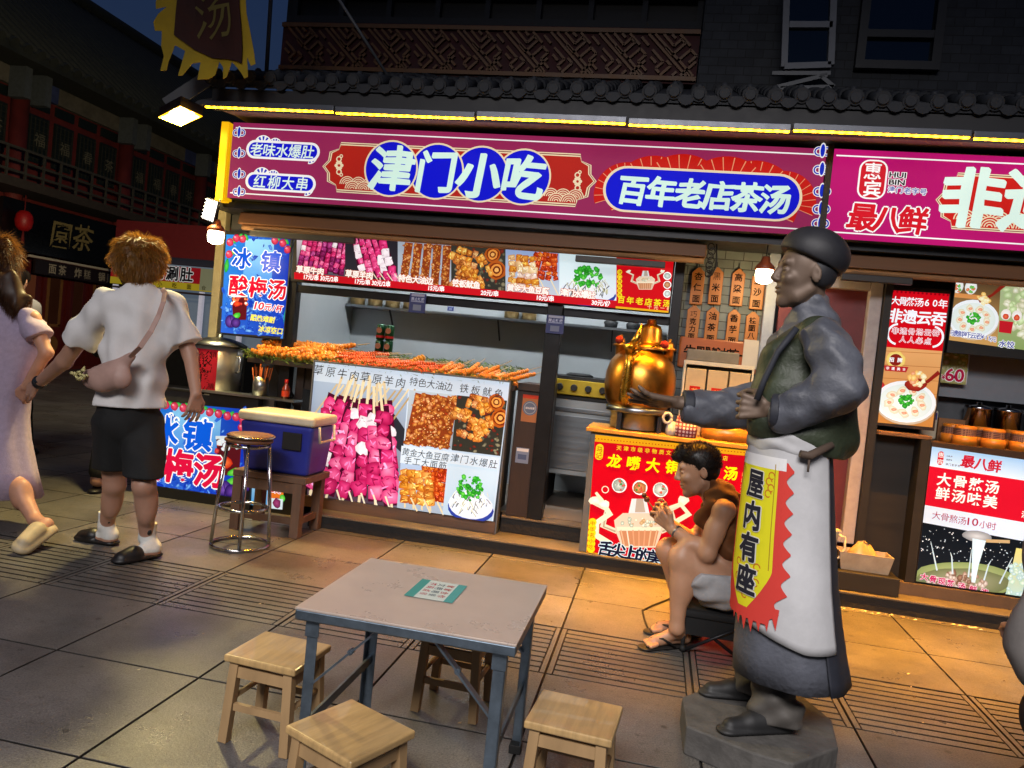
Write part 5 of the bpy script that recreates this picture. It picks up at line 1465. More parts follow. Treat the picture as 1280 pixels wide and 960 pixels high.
ch.location = (-1.74, 5.22, 1.17); ch.rotation_euler = (.5, .2, -.6)
# beer cans
def can(label, loc):
 s = thing('drink_can', label, 'can', (0, 0, 0), 'green drink cans stacked behind the skewers')
 m_ = MB(); m_.lathe([(.001, 0), (.026, 0), (.033, .006), (.033, .108), (.027, .117), (.001, .117)], (0, 0, 0), 18); m_.build('can_body', M['can_green'], s)
 m_ = MB(); m_.lathe([(.0335, .016), (.0335, .034)], (0, 0, 0), 18); m_.build('red_band', mat('can_red', (.6, .06, .06), .35, .3), s)
 m_ = MB(); m_.tube([(-.001, -.0330, .072), (-.001, -.0345, .072)], .022, 12); m_.build('emblem', mat('can_emblem', (.62, .40, .30), .4, .3), s)
 s.location = loc
 return s
M['can_green'] = mat('can_green', (.04, .22, .10), .3, .5)
CB = thing('can_stand', 'small dark box under the drink cans', 'box', (-2.04, 5.38, 1.1))
m_ = MB(); m_.box(-2.12, -1.95, 5.40, 5.48, 1.0985, 1.20); m_.build('box', M['black'], CB)
cn = can('green drink can, bottom left of the four stacked cans', (-2.072, 5.44, 1.2005))
dup(cn, (-2.001, 5.44, 1.2005), None, 'green drink can, bottom right of the four stacked cans')
dup(cn, (-2.072, 5.44, 1.318), None, 'green drink can, top left of the four stacked cans')
dup(cn, (-2.001, 5.44, 1.318), None, 'green drink can, top right of the four stacked cans')
# wall shelf with bowls
sh = thing('wall_shelf', 'steel wall shelf at the back of the kitchen', 'shelf', (-1.4, 6.2, 1.6))
m_ = MB(); m_.box(-2.69, .03, 6.17, 6.349, 1.585, 1.605); m_.build('board', M['steel'], sh)
for x in (-2.3, -1.35, -.4):
 m_ = MB(); m_.bar((x, 6.2, 1.584), (x, 6.345, 1.42), .02, .008, up=(1, 0, 0)); m_.build('bracket', M['black'], sh)
M['tin'] = mat('brass_tin', (.62, .52, .34), .35, .6, var=.25)
tn = None
for i, x in enumerate((-2.62, -2.46, -2.30, -2.14, -1.25, -1.10)):
 if tn is None:
  tn = thing('tin', 'brassy tin, leftmost on the kitchen wall shelf', 'tin', (0, 0, 0), 'brassy tins on the kitchen shelf')
  m_ = MB(); m_.lathe([(.001, 0), (.062, 0), (.062, .10), (.058, .104), (.001, .104)], (0, 0, 0), 18); m_.build('tin_body', M['tin'], tn)
  tn.location = (x, 6.26, 1.6055)
 else:
  dup(tn, (x, 6.26, 1.6055), None, ['brassy tin, second from the left on the kitchen shelf', 'brassy tin, third from the left on the kitchen shelf', 'brassy tin just left of the hanging blue notice', 'brassy tin right of the small blue card on the kitchen shelf', 'last brassy tin at the right on the kitchen shelf'][i - 1])
for x, l in ((-.42, 'small black pot on the kitchen shelf near the kettle, left one'), (-.24, 'small black pot on the kitchen shelf near the kettle, right one')):
 p_ = thing('pot', l, 'pot', (x, 6.26, 1.6055), 'black pots on the kitchen shelf')
 m_ = MB(); m_.lathe([(.001, 1.606), (.05, 1.606), (.06, 1.65), (.03, 1.675), (.001, 1.68)], (x, 6.26, 0), 14); m_.build('pot_body', M['black'], p_)
# blue notices
def notice(p0, p1, Y, label, name='notice'):
 a, c = at(*p0, Y), at(*p1, Y)
 o = thing(name, label, 'notice', ((a.x + c.x) / 2, Y, c.z))
 m_ = MB(); m_.box(a.x, c.x, Y - .004, Y, c.z, a.z); m_.build('sheet', mat('blue_notice', (.14, .18, .40), .5), o)
 pr = Print('Y', Y - .004)
 w, h = c.x - a.x, a.z - c.z
 pr.poly([(a.x + .1 * w, c.z + .55 * h), (a.x + .9 * w, c.z + .55 * h), (a.x + .9 * w, c.z + .62 * h), (a.x + .1 * w, c.z + .62 * h)], '8890b0', True)
 pr.poly([(a.x + .1 * w, c.z + .84 * h), (a.x + .9 * w, c.z + .84 * h), (a.x + .9 * w, c.z + .97 * h), (a.x + .1 * w, c.z + .97 * h)], '9aa0b8', True)
 pr.poly([(a.x + .25 * w, c.z + .12 * h), (a.x + .75 * w, c.z + .12 * h), (a.x + .75 * w, c.z + .42 * h), (a.x + .25 * w, c.z + .42 * h)], '707890', True)
 for i, ch in enumerate('禁止吸烟'): pr.put(ch, (a.x + w * (.2 + .2 * i), c.z + .71 * h), w * .19, 'b8c0dc', .02)
 pr.build('notice_print', M['print_matt'], o)
notice((513, 366), (531, 392), 5.08, 'blue notice hanging below the menu strip over the middle of the counter')
notice((684, 393), (704, 418), 5.08, 'blue notice fixed to the black middle post')
notice((560, 380), (567, 389), 6.165, 'tiny blue card on the edge of the kitchen shelf')
# cabinet with stickers at the end of the counter
cb = thing('wooden_cabinet', 'dark timber cabinet with worn stickers between the skewer board and the stove', 'cabinet', (-.82, 5.2, .2))
m_ = MB(); m_.box(-.925, -.735, 5.11, 5.5, .2055, 1.12); m_.build('body', M['wood_dark'], cb, bevel=.004)
m_ = MB(); m_.box(-.733, -.706, 5.10, 5.5, .2055, 1.13); m_.box(-.925, -.734, 5.095, 5.109, 1.07, 1.12); m_.build('edge_trim', mat('dark_trim_wood', (.14, .085, .06), .5, var=.3), cb, bevel=.002)
pr = Print('Y', 5.11)
pr.poly([(-.885, .86), (-.775, .86), (-.775, 1.045), (-.885, 1.045)], '9a6a4c', True)
q0 = (-.83, .955)
for r, c in ((.05, '5a6a88'), (.042, '8c98a8'), (.036, '5a6a88')): pr.blob(q0, r, r, c, n=18, jit=0, local=True)
for i, ch in enumerate('诚信经营'): pr.put(ch, (-.853 + .016 * i, .955), .016, 'c8d0dc', .02)
pr.poly([(-.885, 1.02), (-.775, 1.02), (-.775, 1.045), (-.885, 1.045)], 'b04030', True)
pr_b = pr; pr_b = Print('Y', 5.11); pr_a, pr = pr, pr_b
pr.poly([(-.895, .575), (-.805, .575), (-.805, .68), (-.895, .68)], '7080a0', True); pr.poly([(-.89, .655), (-.81, .655), (-.81, .675), (-.89, .675)], 'c8ccd4', True); pr.poly([(-.88, .60), (-.82, .60), (-.82, .635), (-.88, .635)], '4a5a80', True)
pr_a.build('sticker', M['print_matt'], cb); pr.build('sticker', M['print_matt'], cb)
# gas range
sv = thing('gas_range', 'steel gas range with yellow control panel and black knobs behind the middle post', 'stove', (-.35, 5.8, .21))
m_ = MB(); m_.box(-.80, .03, 5.62, 6.3, .46, 1.02); m_.build('body', M['steel_wall'], sv, bevel=.004)
m_ = MB(); m_.box(-.80, .03, 5.58, 6.3, 1.055, 1.165); m_.build('control_panel', mat('yellow_panel', (.72, .60, .08), .4, var=.15), sv, bevel=.004)
m_ = MB(); m_.box(-.80, .03, 5.61, 6.3, 1.021, 1.054); m_.box(-.81, .035, 5.6, 6.34, 1.166, 1.19); m_.build('trim', M['black'], sv)
for k in range(7):
 x = -.70 + k * .105
 m_ = MB(); m_.tube([(x, 5.58, 1.11), (x, 5.545, 1.11)], [.026, .022], 12); m_.build('knob', M['black'], sv)
m_ = MB(); m_.box(-.78, .01, 5.60, 5.619, .93, .96); m_.box(-.75, -.02, 5.605, 5.618, .50, .90); m_.build('oven_door', M['steel'], sv, bevel=.003)
for x in (-.77, -.03):
 m_ = MB(); m_.box(x - .03, x + .03, 5.65, 6.2, .2125, .459); m_.build('leg', M['black'], sv)
for x in (-.6, -.2):
 m_ = MB(); m_.lathe([(.10, 1.191), (.11, 1.20), (.08, 1.215), (.05, 1.20)], (x, 5.95, 0), 16); m_.build('burner', M['black'], sv)
# ------------------------------------------------------------------ copper kettle
M['copper'] = mat('worn_copper', (.78, .54, .23), .33, 1, var=.3, scale=7, bump=.05, bump_scale=14)
M['brass'] = mat('polished_brass', (.80, .62, .24), .28, 1, var=.2, scale=10)
kt = thing('dragon_kettle', 'big round copper kettle with brass dragon spout and red pompoms on a steel ring', 'kettle', (-.11, 5.08, .896))
KX, KY = -.112, 5.09
m_ = MB(); m_.lathe([(.14, .0), (.185, .005), (.22, .06), (.232, .15), (.228, .23), (.205, .31), (.165, .36), (.125, .385), (.118, .40)], (KX, KY, 1.03), 40); m_.build('body', M['copper'], kt)
m_ = MB(); m_.lathe([(.135, .395), (.135, .415), (.10, .43), (.082, .45), (.072, .53), (.060, .555), (.03, .565), (.03, .59), (.02, .597), (.001, .598)], (KX + .035, KY, 1.03), 28); m_.build('chimney_lid', M['copper'], kt)
m_ = MB(); m_.lathe([(.190, -.025), (.205, -.02), (.205, .012), (.19, .018)], (KX, KY, 1.03), 36); m_.lathe([(.17, -.125), (.172, -.03), (.19, -.026)], (KX, KY, 1.03), 36); m_.build('stand_ring', M['steel'], kt)
for k in range(4):
 a = -.6 - k * 1.57
 m_ = MB(); m_.box(KX + .185 * math.cos(a) - .014, KX + .185 * math.cos(a) + .014, KY + .185 * math.sin(a) - .014, KY + .185 * math.sin(a) + .014, .8962, 1.005); m_.build('stand_leg', M['darkmetal'], kt)
sx, sy = KX - .075, KY - .26
m_ = MB(); m_.tube([(sx + .01, KY - .20, 1.10), (sx, sy + .01, 1.10), (sx - .005, sy, 1.16), (sx, sy, 1.30), (sx - .003, sy, 1.40)], [.04, .042, .034, .027, .022], 12); sp_ = m_.build('spout', M['brass'], kt)
m_ = MB()
m_.tube([(sx, sy, 1.39), (sx - .012, sy - .02, 1.43), (sx - .035, sy - .05, 1.425)], [.028, .03, .012], 8); m_.tube([(sx, sy, 1.42), (sx + .035, sy, 1.49), (sx + .055, sy, 1.575)], [.026, .024, .004], 7)
for dx, dz in ((.06, 1.44), (.075, 1.40), (.055, 1.36)): m_.tube([(sx + .01, sy, dz - .02), (sx + dx, sy, dz + .02)], [.016, .003], 6)
m_.build('dragon_head', M['brass'], sp_)
for x, z, dx in ((sx - .075, 1.465, -1), (sx + .205, 1.46, 1)):
 m_ = MB(); m_.tube([(sx, sy, 1.40), (x, sy, z)], .0035, 5)
 for q in range(3): m_.tube([(sx + dx * .012 * q, sy - .004 * q, 1.40), (x - dx * .02, sy, z - .02 + .012 * q)], .002, 4)
 wo = m_.build('wire', M['brass'], kt)
 m_ = MB(); m_.ball((x, sy, z), .026, 12, 8); m_.build('pompom', mat('red_pompom', (.50, .05, .05), .9, bump=.8, bump_scale=150), wo)
for x in (KX - .15, KX + .165):
 m_ = MB(); m_.lathe([(.030, .335), (.032, .40), (.048, .405), (.05, .415), (.028, .42), (.03, .435), (.02, .455), (.006, .46), (.012, .475), (.001, .48)], (x, KY - .02, 1.03), 16); m_.build('side_lid', M['copper'], kt)
M['white_ceramic'] = mat('white_ceramic', (.75, .74, .70), .2, var=.06)
w_ = thing('teapot', 'small white teapot with ring handle beside the copper kettle stand', 'teapot', (.11, 4.9, .896))
m_ = MB(); m_.lathe([(.001, .8965), (.030, .8965), (.036, .93), (.028, .975), (.02, .985), (.001, .99)], (.115, 4.92, 0), 16); m_.build('pot_body', M['white_ceramic'], w_)
m_ = MB(); m_.tube([(.085 + .026 * math.cos(i * .45), 4.90, 1.005 + .032 * math.sin(i * .45)) for i in range(15)], .009, 7); m_.build('ring_handle', M['white_ceramic'], w_)
# woven basket
def plaid(name, a, b_, s_):
 m = mat(name, a, .7, var=0)
 nt = m.node_tree; tc = nt.nodes.new('ShaderNodeTexCoord'); w1 = nt.nodes.new('ShaderNodeTexWave'); w2 = nt.nodes.new('ShaderNodeTexWave')
 w1.inputs['Scale'].default_value = s_; w2.inputs['Scale'].default_value = s_; w2.bands_direction = 'Z'
 for w in (w1, w2): nt.links.new(tc.outputs['Object'], w.inputs['Vector']); w.inputs['Distortion'].default_value = .6
 mx = nt.nodes.new('ShaderNodeMath'); mx.operation = 'MULTIPLY'; nt.links.new(w1.outputs['Fac'], mx.inputs[0]); nt.links.new(w2.outputs['Fac'], mx.inputs[1])
 r = nt.nodes.new('ShaderNodeValToRGB'); r.color_ramp.elements[0].color = (*lin(a), 1); r.color_ramp.elements[1].color = (*lin(b_), 1); r.color_ramp.elements[0].position = .15; r.color_ramp.elements[1].position = .45
 nt.links.new(mx.outputs[0], r.inputs[0]); nt.links.new(r.outputs[0], nt.nodes['Principled BSDF'].inputs['Base Color'])
 return m
bk = thing('woven_basket', 'small lidded basket woven in plum and white on the red counter', 'basket', (.19, 4.9, .896))
m_ = MB(); m_.lathe([(.001, .8965), (.068, .8965), (.074, .95), (.070, .975), (.066, .976)], (.205, 4.93, 0), 20); PL = plaid('plum_weave', (.42, .16, .24), (.82, .76, .78), 14); m_.build('basket_body', PL, bk)
m_ = MB(); m_.lathe([(.066, .977), (.058, 1.02), (.040, 1.035), (.001, 1.04)], (.205, 4.93, 0), 20); m_.build('lid', PL, bk)
bg = MB()
vs, fs = [], []
rr = random.Random(9)
bg.lathe([(.001, 0), (.15, .0), (.17, .04), (.14, .085), (.06, .11), (.001, .10)], (0, 0, 0), 18)
bg.v = [(x * 1.0 + rr.uniform(-.015, .015), y * .55 + rr.uniform(-.01, .01), z + (rr.uniform(-.015, .015) if z > .01 else 0)) for x, y, z in bg.v]
bo = tag(bg.build('plastic_bag', mat('amber_plastic_bag', (.72, .46, .16), .25, var=.35, scale=12)), 'crumpled amber plastic bag on the red counter right of the basket', 'bag'); bo.location = (.47, 5.02, .8965)
# rack of paper packets
rk = thing('packet_rack', 'cream rack of paper packets with red labels under the wooden tags', 'rack', (.36, 5.2, .9))
PX0, PX1 = .16, .60
m_ = MB(); m_.box(PX0, PX1, 5.10, 5.29, 1.36, 1.385); m_.box(PX0, PX0 + .012, 5.10, 5.29, .8965, 1.359); m_.box(PX1 - .012, PX1, 5.10, 5.29, .8965, 1.359); m_.box(PX0 + .012, PX1 - .012, 5.27, 5.29, .8965, 1.359); m_.build('frame', M['cream_pl'], rk)
for k in range(3):
 x0 = PX0 + .018 + k * .138
 m_ = MB(); m_.box(x0, x0 + .128, 5.105, 5.26, .8967, 1.335); pk = m_.build('packet', mat('cream_paper', (.72, .64, .50), .7, var=.1), rk, bevel=.004)
 pr = Print('Y', 5.105); pr.poly([(x0 + .03, 1.12), (x0 + .098, 1.12), (x0 + .098, 1.22), (x0 + .03, 1.22)], 'b02820', True); pr.put('茶', (x0 + .064, 1.185), .045, 'e0a060', .02); pr.put('汤', (x0 + .064, 1.142), .045, 'e0a060', .02)
 pr.build('packet_label', M['print_matt'], pk)
tr = thing('clear_tray', 'clear plastic tray lying on top of the cream packet rack', 'tray', (.33, 5.2, 1.386))
m_ = MB(); m_.box(.17, .50, 5.11, 5.27, 1.3855, 1.46); m_.build('tray_box', mat('cloudy_plastic', (.62, .58, .52), .2, var=.15, trans=.35), tr, bevel=.008)
wb = thing('wooden_board', 'orange-brown wooden shop board partly hidden behind the packet rack', 'sign board', (.38, 5.285, 1.38))
m_ = MB(); m_.box(.118, .655, 5.272, 5.297, 1.335, 1.545); m_.build('board', mat('varnished_board', (.60, .30, .10), .4, var=.2, stretch=(.2, 1, 1)), wb, bevel=.012)
pr = Print('Y', 5.272)
for i, ch in enumerate('牛骨髓油茶一碗'): pr.put(ch, (.19 + i * .070, 1.45), .085, '1a0e08', .02, wob=.015)
pr.build('characters', M['print_matt'], wb)
wp_ = tag(MB().box(.535, .645, 5.262, 5.268, 1.37, 1.56).build('paper_sheet', mat('white_paper', (.74, .70, .66), .7, var=.06)), 'blank white sheet pinned at the right end of the wooden board', 'paper')
# wooden dish tags
M['tagwood'] = mat('tag_wood', (.62, .37, .11), .45, var=.2, stretch=(1, 1, .2))
tags = [('杏仁面', 884, 345, 0), ('黑米面', 893 + 0, 345, 0)]
TG = [('杏仁面', (870, 341)), ('黑米面', (891, 341)), ('高粱面', (922, 343)), ('豆沙面', (948, 345)), ('巧克力面', (863, 388)), ('油茶面', (889, 390)), ('香芋面', (920, 392)), ('桂圆八宝', (946, 394))]
TAGX = [.195, .315, .455, .585, .190, .315, .455, .575]
for i, (s_, _) in enumerate(TG):
 top = i < 4
 x = TAGX[i]; z1 = (2.00, 2.01, 2.012, 2.0)[i] if top else (1.745, 1.742, 1.74, 1.735)[i - 4]
 w, h = .084, .235
 o = thing('dish_tag', 'wooden dish tag reading %s, %s row of the tags on the brick pier' % (s_, 'upper' if top else 'lower'), 'tag', (x, 5.29, z1 - h), 'wooden dish tags on the brick pier')
 m_ = MB()
 poly = [(x - w / 2, 0, z1 - h), (x + w / 2, 0, z1 - h), (x + w / 2, 0, z1 - .018), (x + w * .25, 0, z1), (x + .01, 0, z1 + .014), (x - .01, 0, z1 + .014), (x - w * .25, 0, z1), (x - w / 2, 0, z1 - .018)]
 m_.prism(poly, (0, 5.276, 0), (0, 5.298, 0)); m_.build('tag_board', M['tagwood'], o, bevel=.004)
 m_ = MB(); m_.tube([(x, 5.280, z1 + .008), (x - .006, 5.285, z1 + .05)], .003, 5); m_.build('cord', M['black'], o)
 pr = Print('Y', 5.276)
 n = len(s_)
 for j, ch in enumerate(s_): pr.put(ch, (x, z1 - .045 - j * (.15 / (n - 1))), .054 if n == 3 else .046, '160a04', .02, wob=.015)
 pr.build('characters', M['print_matt'], o)
# ------------------------------------------------------------------ wonton counter goods
M['jar_y'] = mat('honey_jar_plastic', (.80, .50, .16), .35, var=.1)
M['jar_band'] = plaid('jar_band', (.55, .42, .36), (.30, .16, .18), 30)
jr = None
JL = ['yellow lidded jar with patterned band, far left of the back row', 'yellow lidded jar at the front left of the wonton counter', 'yellow lidded jar second in the back row of the wonton counter', 'yellow lidded jar in the middle of the front row', 'yellow lidded jar third in the back row, by the picture edge', 'yellow lidded jar at the right end of the front row by the picture edge']
for i, (x, y) in enumerate(((1.86, 5.26), (1.885, 5.13), (2.03, 5.26), (2.045, 5.13), (2.22, 5.26), (2.205, 5.13))):
 if jr is None:
  jr = thing('jar', JL[0], 'jar', (0, 0, 0), 'yellow lidded jars on the wonton counter')
  m_ = MB(); m_.lathe([(.001, 0), (.068, 0), (.07, .05), (.058, .056)], (0, 0, 0), 20); m_.build('jar_body', M['jar_y'], jr)
  m_ = MB(); m_.lathe([(.0585, .052), (.0585, .098)], (0, 0, 0), 20); m_.build('band', M['jar_band'], jr)
  m_ = MB(); m_.lathe([(.0605, .098), (.061, .112), (.05, .118), (.001, .119)], (0, 0, 0), 20); m_.build('lid', M['jar_y'], jr)
  jr.location = (x, y, 1.0305)
 else: dup(jr, (x, y, 1.0305), i * .5, JL[i])
hd = thing('steel_hood', 'plain pale grey steel hood panel behind the wonton counter', 'hood', (2.3, 5.38, 1.3))
m_ = MB(); m_.box(1.745, 3.6, 5.36, 5.40, 1.315, 1.60); m_.build('panel', mat('pale_grey_sheet', (.50, .52, .55), .45, var=.06), hd)
for i, x in enumerate((2.03, 2.20, 2.38)):
 o = thing('stock_pot', ['tall steel stock pot nearest the price card', 'tall steel stock pot second from the price card', 'tall steel stock pot at the right picture edge'][i], 'stock pot', (x, 5.36, 1.0305), 'steel stock pots behind the jars')
 m_ = MB(); m_.lathe([(.001, 1.031), (.078, 1.031), (.078, 1.255), (.084, 1.26), (.075, 1.275), (.02, 1.285), (.02, 1.30), (.001, 1.301)], (x, 5.36, 0), 22); m_.build('pot_body', M['chrome'], o)
bx = tag(MB().box(1.80, 1.965, 5.34, 5.42, 1.0305, 1.175).build('cardboard_box', mat('cardboard', (.55, .38, .24), .8)), 'brown cardboard box standing behind the yellow jars', 'box')
tb = thing('tub', 'small white and blue plastic tub behind the red wonton poster edge', 'tub', (1.73, 5.36, 1.0305))
m_ = MB(); m_.box(1.69, 1.795, 5.34, 5.42, 1.0305, 1.22); m_.build('tub_body', M['cream_pl'], tb, bevel=.012)
m_ = MB(); m_.box(1.70, 1.785, 5.335, 5.3395, 1.16, 1.205); m_.build('tub_label', M['cool_blue'], tb)
# step goods: plastic box with a bag, jug, dark crate
wb2 = thing('plastic_bin', 'shallow white plastic bin on the step beside the maroon door', 'bin', (1.36, 4.98, .206))
m_ = MB()
x0, x1, y0, y1, z0, z1 = 1.19, 1.50, 4.90, 5.06, .207, .315
m_.add([(x0 + .02, y0 + .015, z0), (x1 - .02, y0 + .015, z0), (x1 - .02, y1 - .015, z0), (x0 + .02, y1 - .015, z0), (x0, y0, z1), (x1, y0, z1), (x1, y1, z1), (x0, y1, z1), (x0 + .008, y0 + .008, z1), (x1 - .008, y0 + .008, z1), (x1 - .008, y1 - .008, z1), (x0 + .008, y1 - .008, z1), (x0 + .026, y0 + .021, z0 + .008), (x1 - .026, y0 + .021, z0 + .008), (x1 - .026, y1 - .021, z0 + .008), (x0 + .026, y1 - .021, z0 + .008)],
  [(0, 3, 2, 1), (0, 1, 5, 4), (1, 2, 6, 5), (2, 3, 7, 6), (3, 0, 4, 7), (4, 5, 9, 8), (5, 6, 10, 9), (6, 7, 11, 10), (7, 4, 8, 11), (8, 9, 13, 12), (9, 10, 14, 13), (10, 11, 15, 14), (11, 8, 12, 15), (12, 13, 14, 15)])
m_.build('bin_body', mat('dirty_white_plastic', (.66, .60, .52), .45, var=.2), wb2)
bg = MB(); bg.lathe([(.001, .0), (.07, .0), (.085, .03), (.05, .08), (.02, .115), (.001, .12)], (0, 0, 0), 14)
bg.v = [(x * 1.2 + rr.uniform(-.012, .012), y * .6 + rr.uniform(-.01, .01), z + (rr.uniform(-.01, .012) if z > .01 else 0)) for x, y, z in bg.v]
o = tag(bg.build('plastic_bag', mat('cream_bag', (.68, .56, .38), .35, var=.3, scale=14)), 'crumpled cream plastic bag heaped in the white bin', 'bag'); o.location = (1.34, 4.98, .255)
cr = thing('dark_block', 'low dark timber block on the step behind the statue', 'block', (1.20, 4.93, .09))
m_ = MB(); m_.box(1.06, 1.535, 4.86, 5.075, .0925, .205); m_.build('block', M['black_wood'], cr, bevel=.006)
jg = thing('jug', 'tall cream plastic jug with handle on the dark timber block behind the statue', 'jug', (1.13, 4.93, .206))
m_ = MB(); m_.lathe([(.001, .2065), (.042, .2065), (.052, .43), (.056, .44), (.05, .44), (.04, .22)], (1.125, 4.93, 0), 20); m_.build('jug_body', M['cream_pl'], jg)
m_ = MB(); m_.tube([(1.17, 4.925, .41), (1.215, 4.925, .40), (1.222, 4.925, .33), (1.195, 4.925, .27), (1.168, 4.925, .26)], .008, 6); m_.build('handle', M['cream_pl'], jg)
# ------------------------------------------------------------------ awnings
M['awn_wood'] = mat('brown_awning_case', (.42, .27, .15), .55, var=.25, scale=4, stretch=(.15, 1, 2))
M['awn_dark'] = mat('dark_awning_bar', (.20, .19, .19), .5, .3)
def awning(x0, x1, label, arms):
 a = thing('roller_awning', label, 'awning', ((x0 + x1) / 2, 4.95, 1.97))
 m_ = MB(); m_.add([(x0, 4.90, 2.03), (x1, 4.90, 2.03), (x1, 5.02, 2.03), (x0, 5.02, 2.03), (x0, 4.93, 2.118), (x1, 4.93, 2.118), (x1, 5.02, 2.125), (x0, 5.02, 2.125)], [(0, 3, 2, 1), (4, 5, 6, 7), (0, 1, 5, 4), (1, 2, 6, 5), (2, 3, 7, 6), (3, 0, 4, 7)])
 m_.build('case', M['awn_wood'], a, bevel=.008)
 m_ = MB(); m_.tube([(x0 + .02, 4.945, 2.012), (x1 - .01, 4.945, 2.012)], .020, 10); m_.build('roller', mat('awning_cloth', (.52, .38, .26), .8, var=.15), a)
 for p, q, zz in arms:
  m_ = MB(); m_.box(p, q, 4.90, 4.94, zz - .022, zz + .018); m_.build('folding_arm', M['awn_dark'], a, bevel=.004)
awning(-3.0, .215, 'long brown roller awning case under the plum sign', [(-2.90, -2.12, 1.972), (-.60, -.03, 1.965)])
awning(1.0, 4.2, 'brown roller awning case under the magenta sign', [(1.02, 1.42, 1.975)])
mr = thing('metal_chain', 'bundle of metal hooks and chain hanging at the right end of the long awning', 'chain', (.25, 4.9, 1.9))
m_ = MB()
for k in range(7): m_.tube([(.24 + .02 * math.cos(t * .7) + .008 * (k % 2), 4.93 + .01 * (k % 3), 2.10 - .028 * k + .022 * math.sin(t * .7)) for t in range(10)], .004, 5)
m_.tube([(.27, 4.93, 2.12), (.285, 4.93, 1.98), (.26, 4.93, 1.92)], .005, 5)
m_.build('links', M['darkmetal'], mr)
# ------------------------------------------------------------------ lamps
def led_mat():
 m = mat('yellow_led_strip', (.9, .75, .2), .4, var=0, emit=(1, .70, .07), estr=1)
 nt = m.node_tree; b = nt.nodes['Principled BSDF']; tc = nt.nodes.new('ShaderNodeTexCoord'); w = nt.nodes.new('ShaderNodeTexWave'); w.inputs['Scale'].default_value = 6.5; w.inputs['Distortion'].default_value = 0
 nt.links.new(tc.outputs['Object'], w.inputs['Vector']); mr_ = nt.nodes.new('ShaderNodeMapRange'); mr_.inputs['To Min'].default_value = 9; mr_.inputs['To Max'].default_value = 44
 nt.links.new(w.outputs['Fac'], mr_.inputs[0]); nt.links.new(mr_.outputs[0], b.inputs['Emission Strength'])
 return m
M['led'] = led_mat()
M['led_case'] = mat('led_aluminium', (.40, .41, .44), .4, .6, var=.1)
lx = [at(p, 150, 4.52).x for p in (257, 420, 596, 785, 990, 1215)] + [2.6, 3.5]
for i in range(7):
 where = ['leftmost, by the floodlight', 'above the first two blue discs', 'above the last blue disc', 'above the blue title capsule', 'above the joint of the two signs', 'at the right picture edge', 'beyond the right picture edge'][i]
 o = thing('led_strip_light', 'yellow LED strip light under the eave, ' + where, 'strip light', ((lx[i] + lx[i + 1]) / 2, 4.5, 2.7), 'LED strip lights under the eave')
 dz = [.002, -.004, .003, -.003, .004, 0, .003][i]
 m_ = MB(); m_.box(lx[i] + .006, lx[i + 1] - .006, 4.478, 4.514, 2.702 + dz, 2.738 + dz); m_.build('housing', M['led_case'], o, bevel=.003)
 if i < 6: lamp('led_strip_beam', 'AREA', ((lx[i] + lx[i + 1]) / 2, 4.47, 2.69), (2.5, 8, 20, 42, 42, 36)[i], (1, .39, .015), lx[i + 1] - lx[i], .02, target=((lx[i] + lx[i + 1]) / 2, 4.36, 0), spread=60)
 m_ = MB(); m_.box(lx[i] + .012, lx[i + 1] - .012, 4.484, 4.498, 2.694 + dz, 2.7015 + dz); m_.build('led_strip', M['led'], o)
yb = thing('light_bar', 'bright yellow lit upright bar at the left end of the plum sign', 'light bar', (-3.09, 4.79, 2.15))
m_ = MB(); m_.box(-3.112, -3.055, 4.785, 4.90, 2.16, 2.70); m_.build('bar_case', mat('yellow_lit_bar', (.9, .72, .1), .4, var=0, emit=(.95, .70, .03), estr=.8), yb, bevel=.004)
M['bulb'] = mat('lit_bulb_glass', (1, .95, .85), .3, var=0, emit=(1, .93, .78), estr=14)
def pendant(loc, label, watts, ztop):
 o = thing('pendant_lamp', label, 'lamp', loc)
 x, y, z = loc
 m_ = MB(); m_.lathe([(.001, .115), (.022, .112), (.03, .08), (.055, .055), (.062, .035), (.058, .033)], loc, 20); m_.build('shade', mat('copper_lamp_cap', (.50, .25, .16), .45, .3), o)
 m_ = MB(); m_.lathe([(.050, .032), (.054, .0), (.048, -.04), (.025, -.052), (.001, -.054)], loc, 20); m_.build('bulb', M['bulb'], o)
 m_ = MB(); m_.tube([(x, y, z + .115), (x + .004, y + .01, ztop)], .004, 5); m_.build('cord', M['black'], o)
 lamp(o.name + '_light', 'POINT', (x, y - .0, z - .075), watts, (1, .70, .28), .06).parent = None
 return o
pendant((.572, 4.90, 1.945), 'lit pendant bulb with copper cap in front of the wooden tags', 11, 2.13)
pendant((-3.04, 4.72, 1.905), 'lit pendant bulb with copper cap by the left end of the plum sign', 14, 2.16)
# white LED lattice sign beside the left bulb
ls = thing('lattice_light', 'small tilted white LED lattice sign above the left pendant bulb', 'light sign', (-3.1, 4.75, 2.0))
m_ = MB(); m_.box(-.062, .062, 0, .012, -.075, .075); lo = m_.build('plate', M['cab'], ls)
m_ = MB()
for i in range(5):
 m_.box(-.055 + i * .026, -.047 + i * .026, -.006, -.001, -.068, .068)
for i in range(6): m_.box(-.058, .058, -.0125, -.0065, -.062 + i * .024, -.057 + i * .024)
lm = m_.build('led_lattice', mat('white_led', (1, 1, 1), .4, var=0, emit=(1, .97, .92), estr=4), ls)
for o in (lo, lm): o.matrix_parent_inverse = Matrix.Identity(4)
ls.location = (-3.085, 4.70, 2.075); ls.rotation_euler = (0, math.radians(14), math.radians(-20))
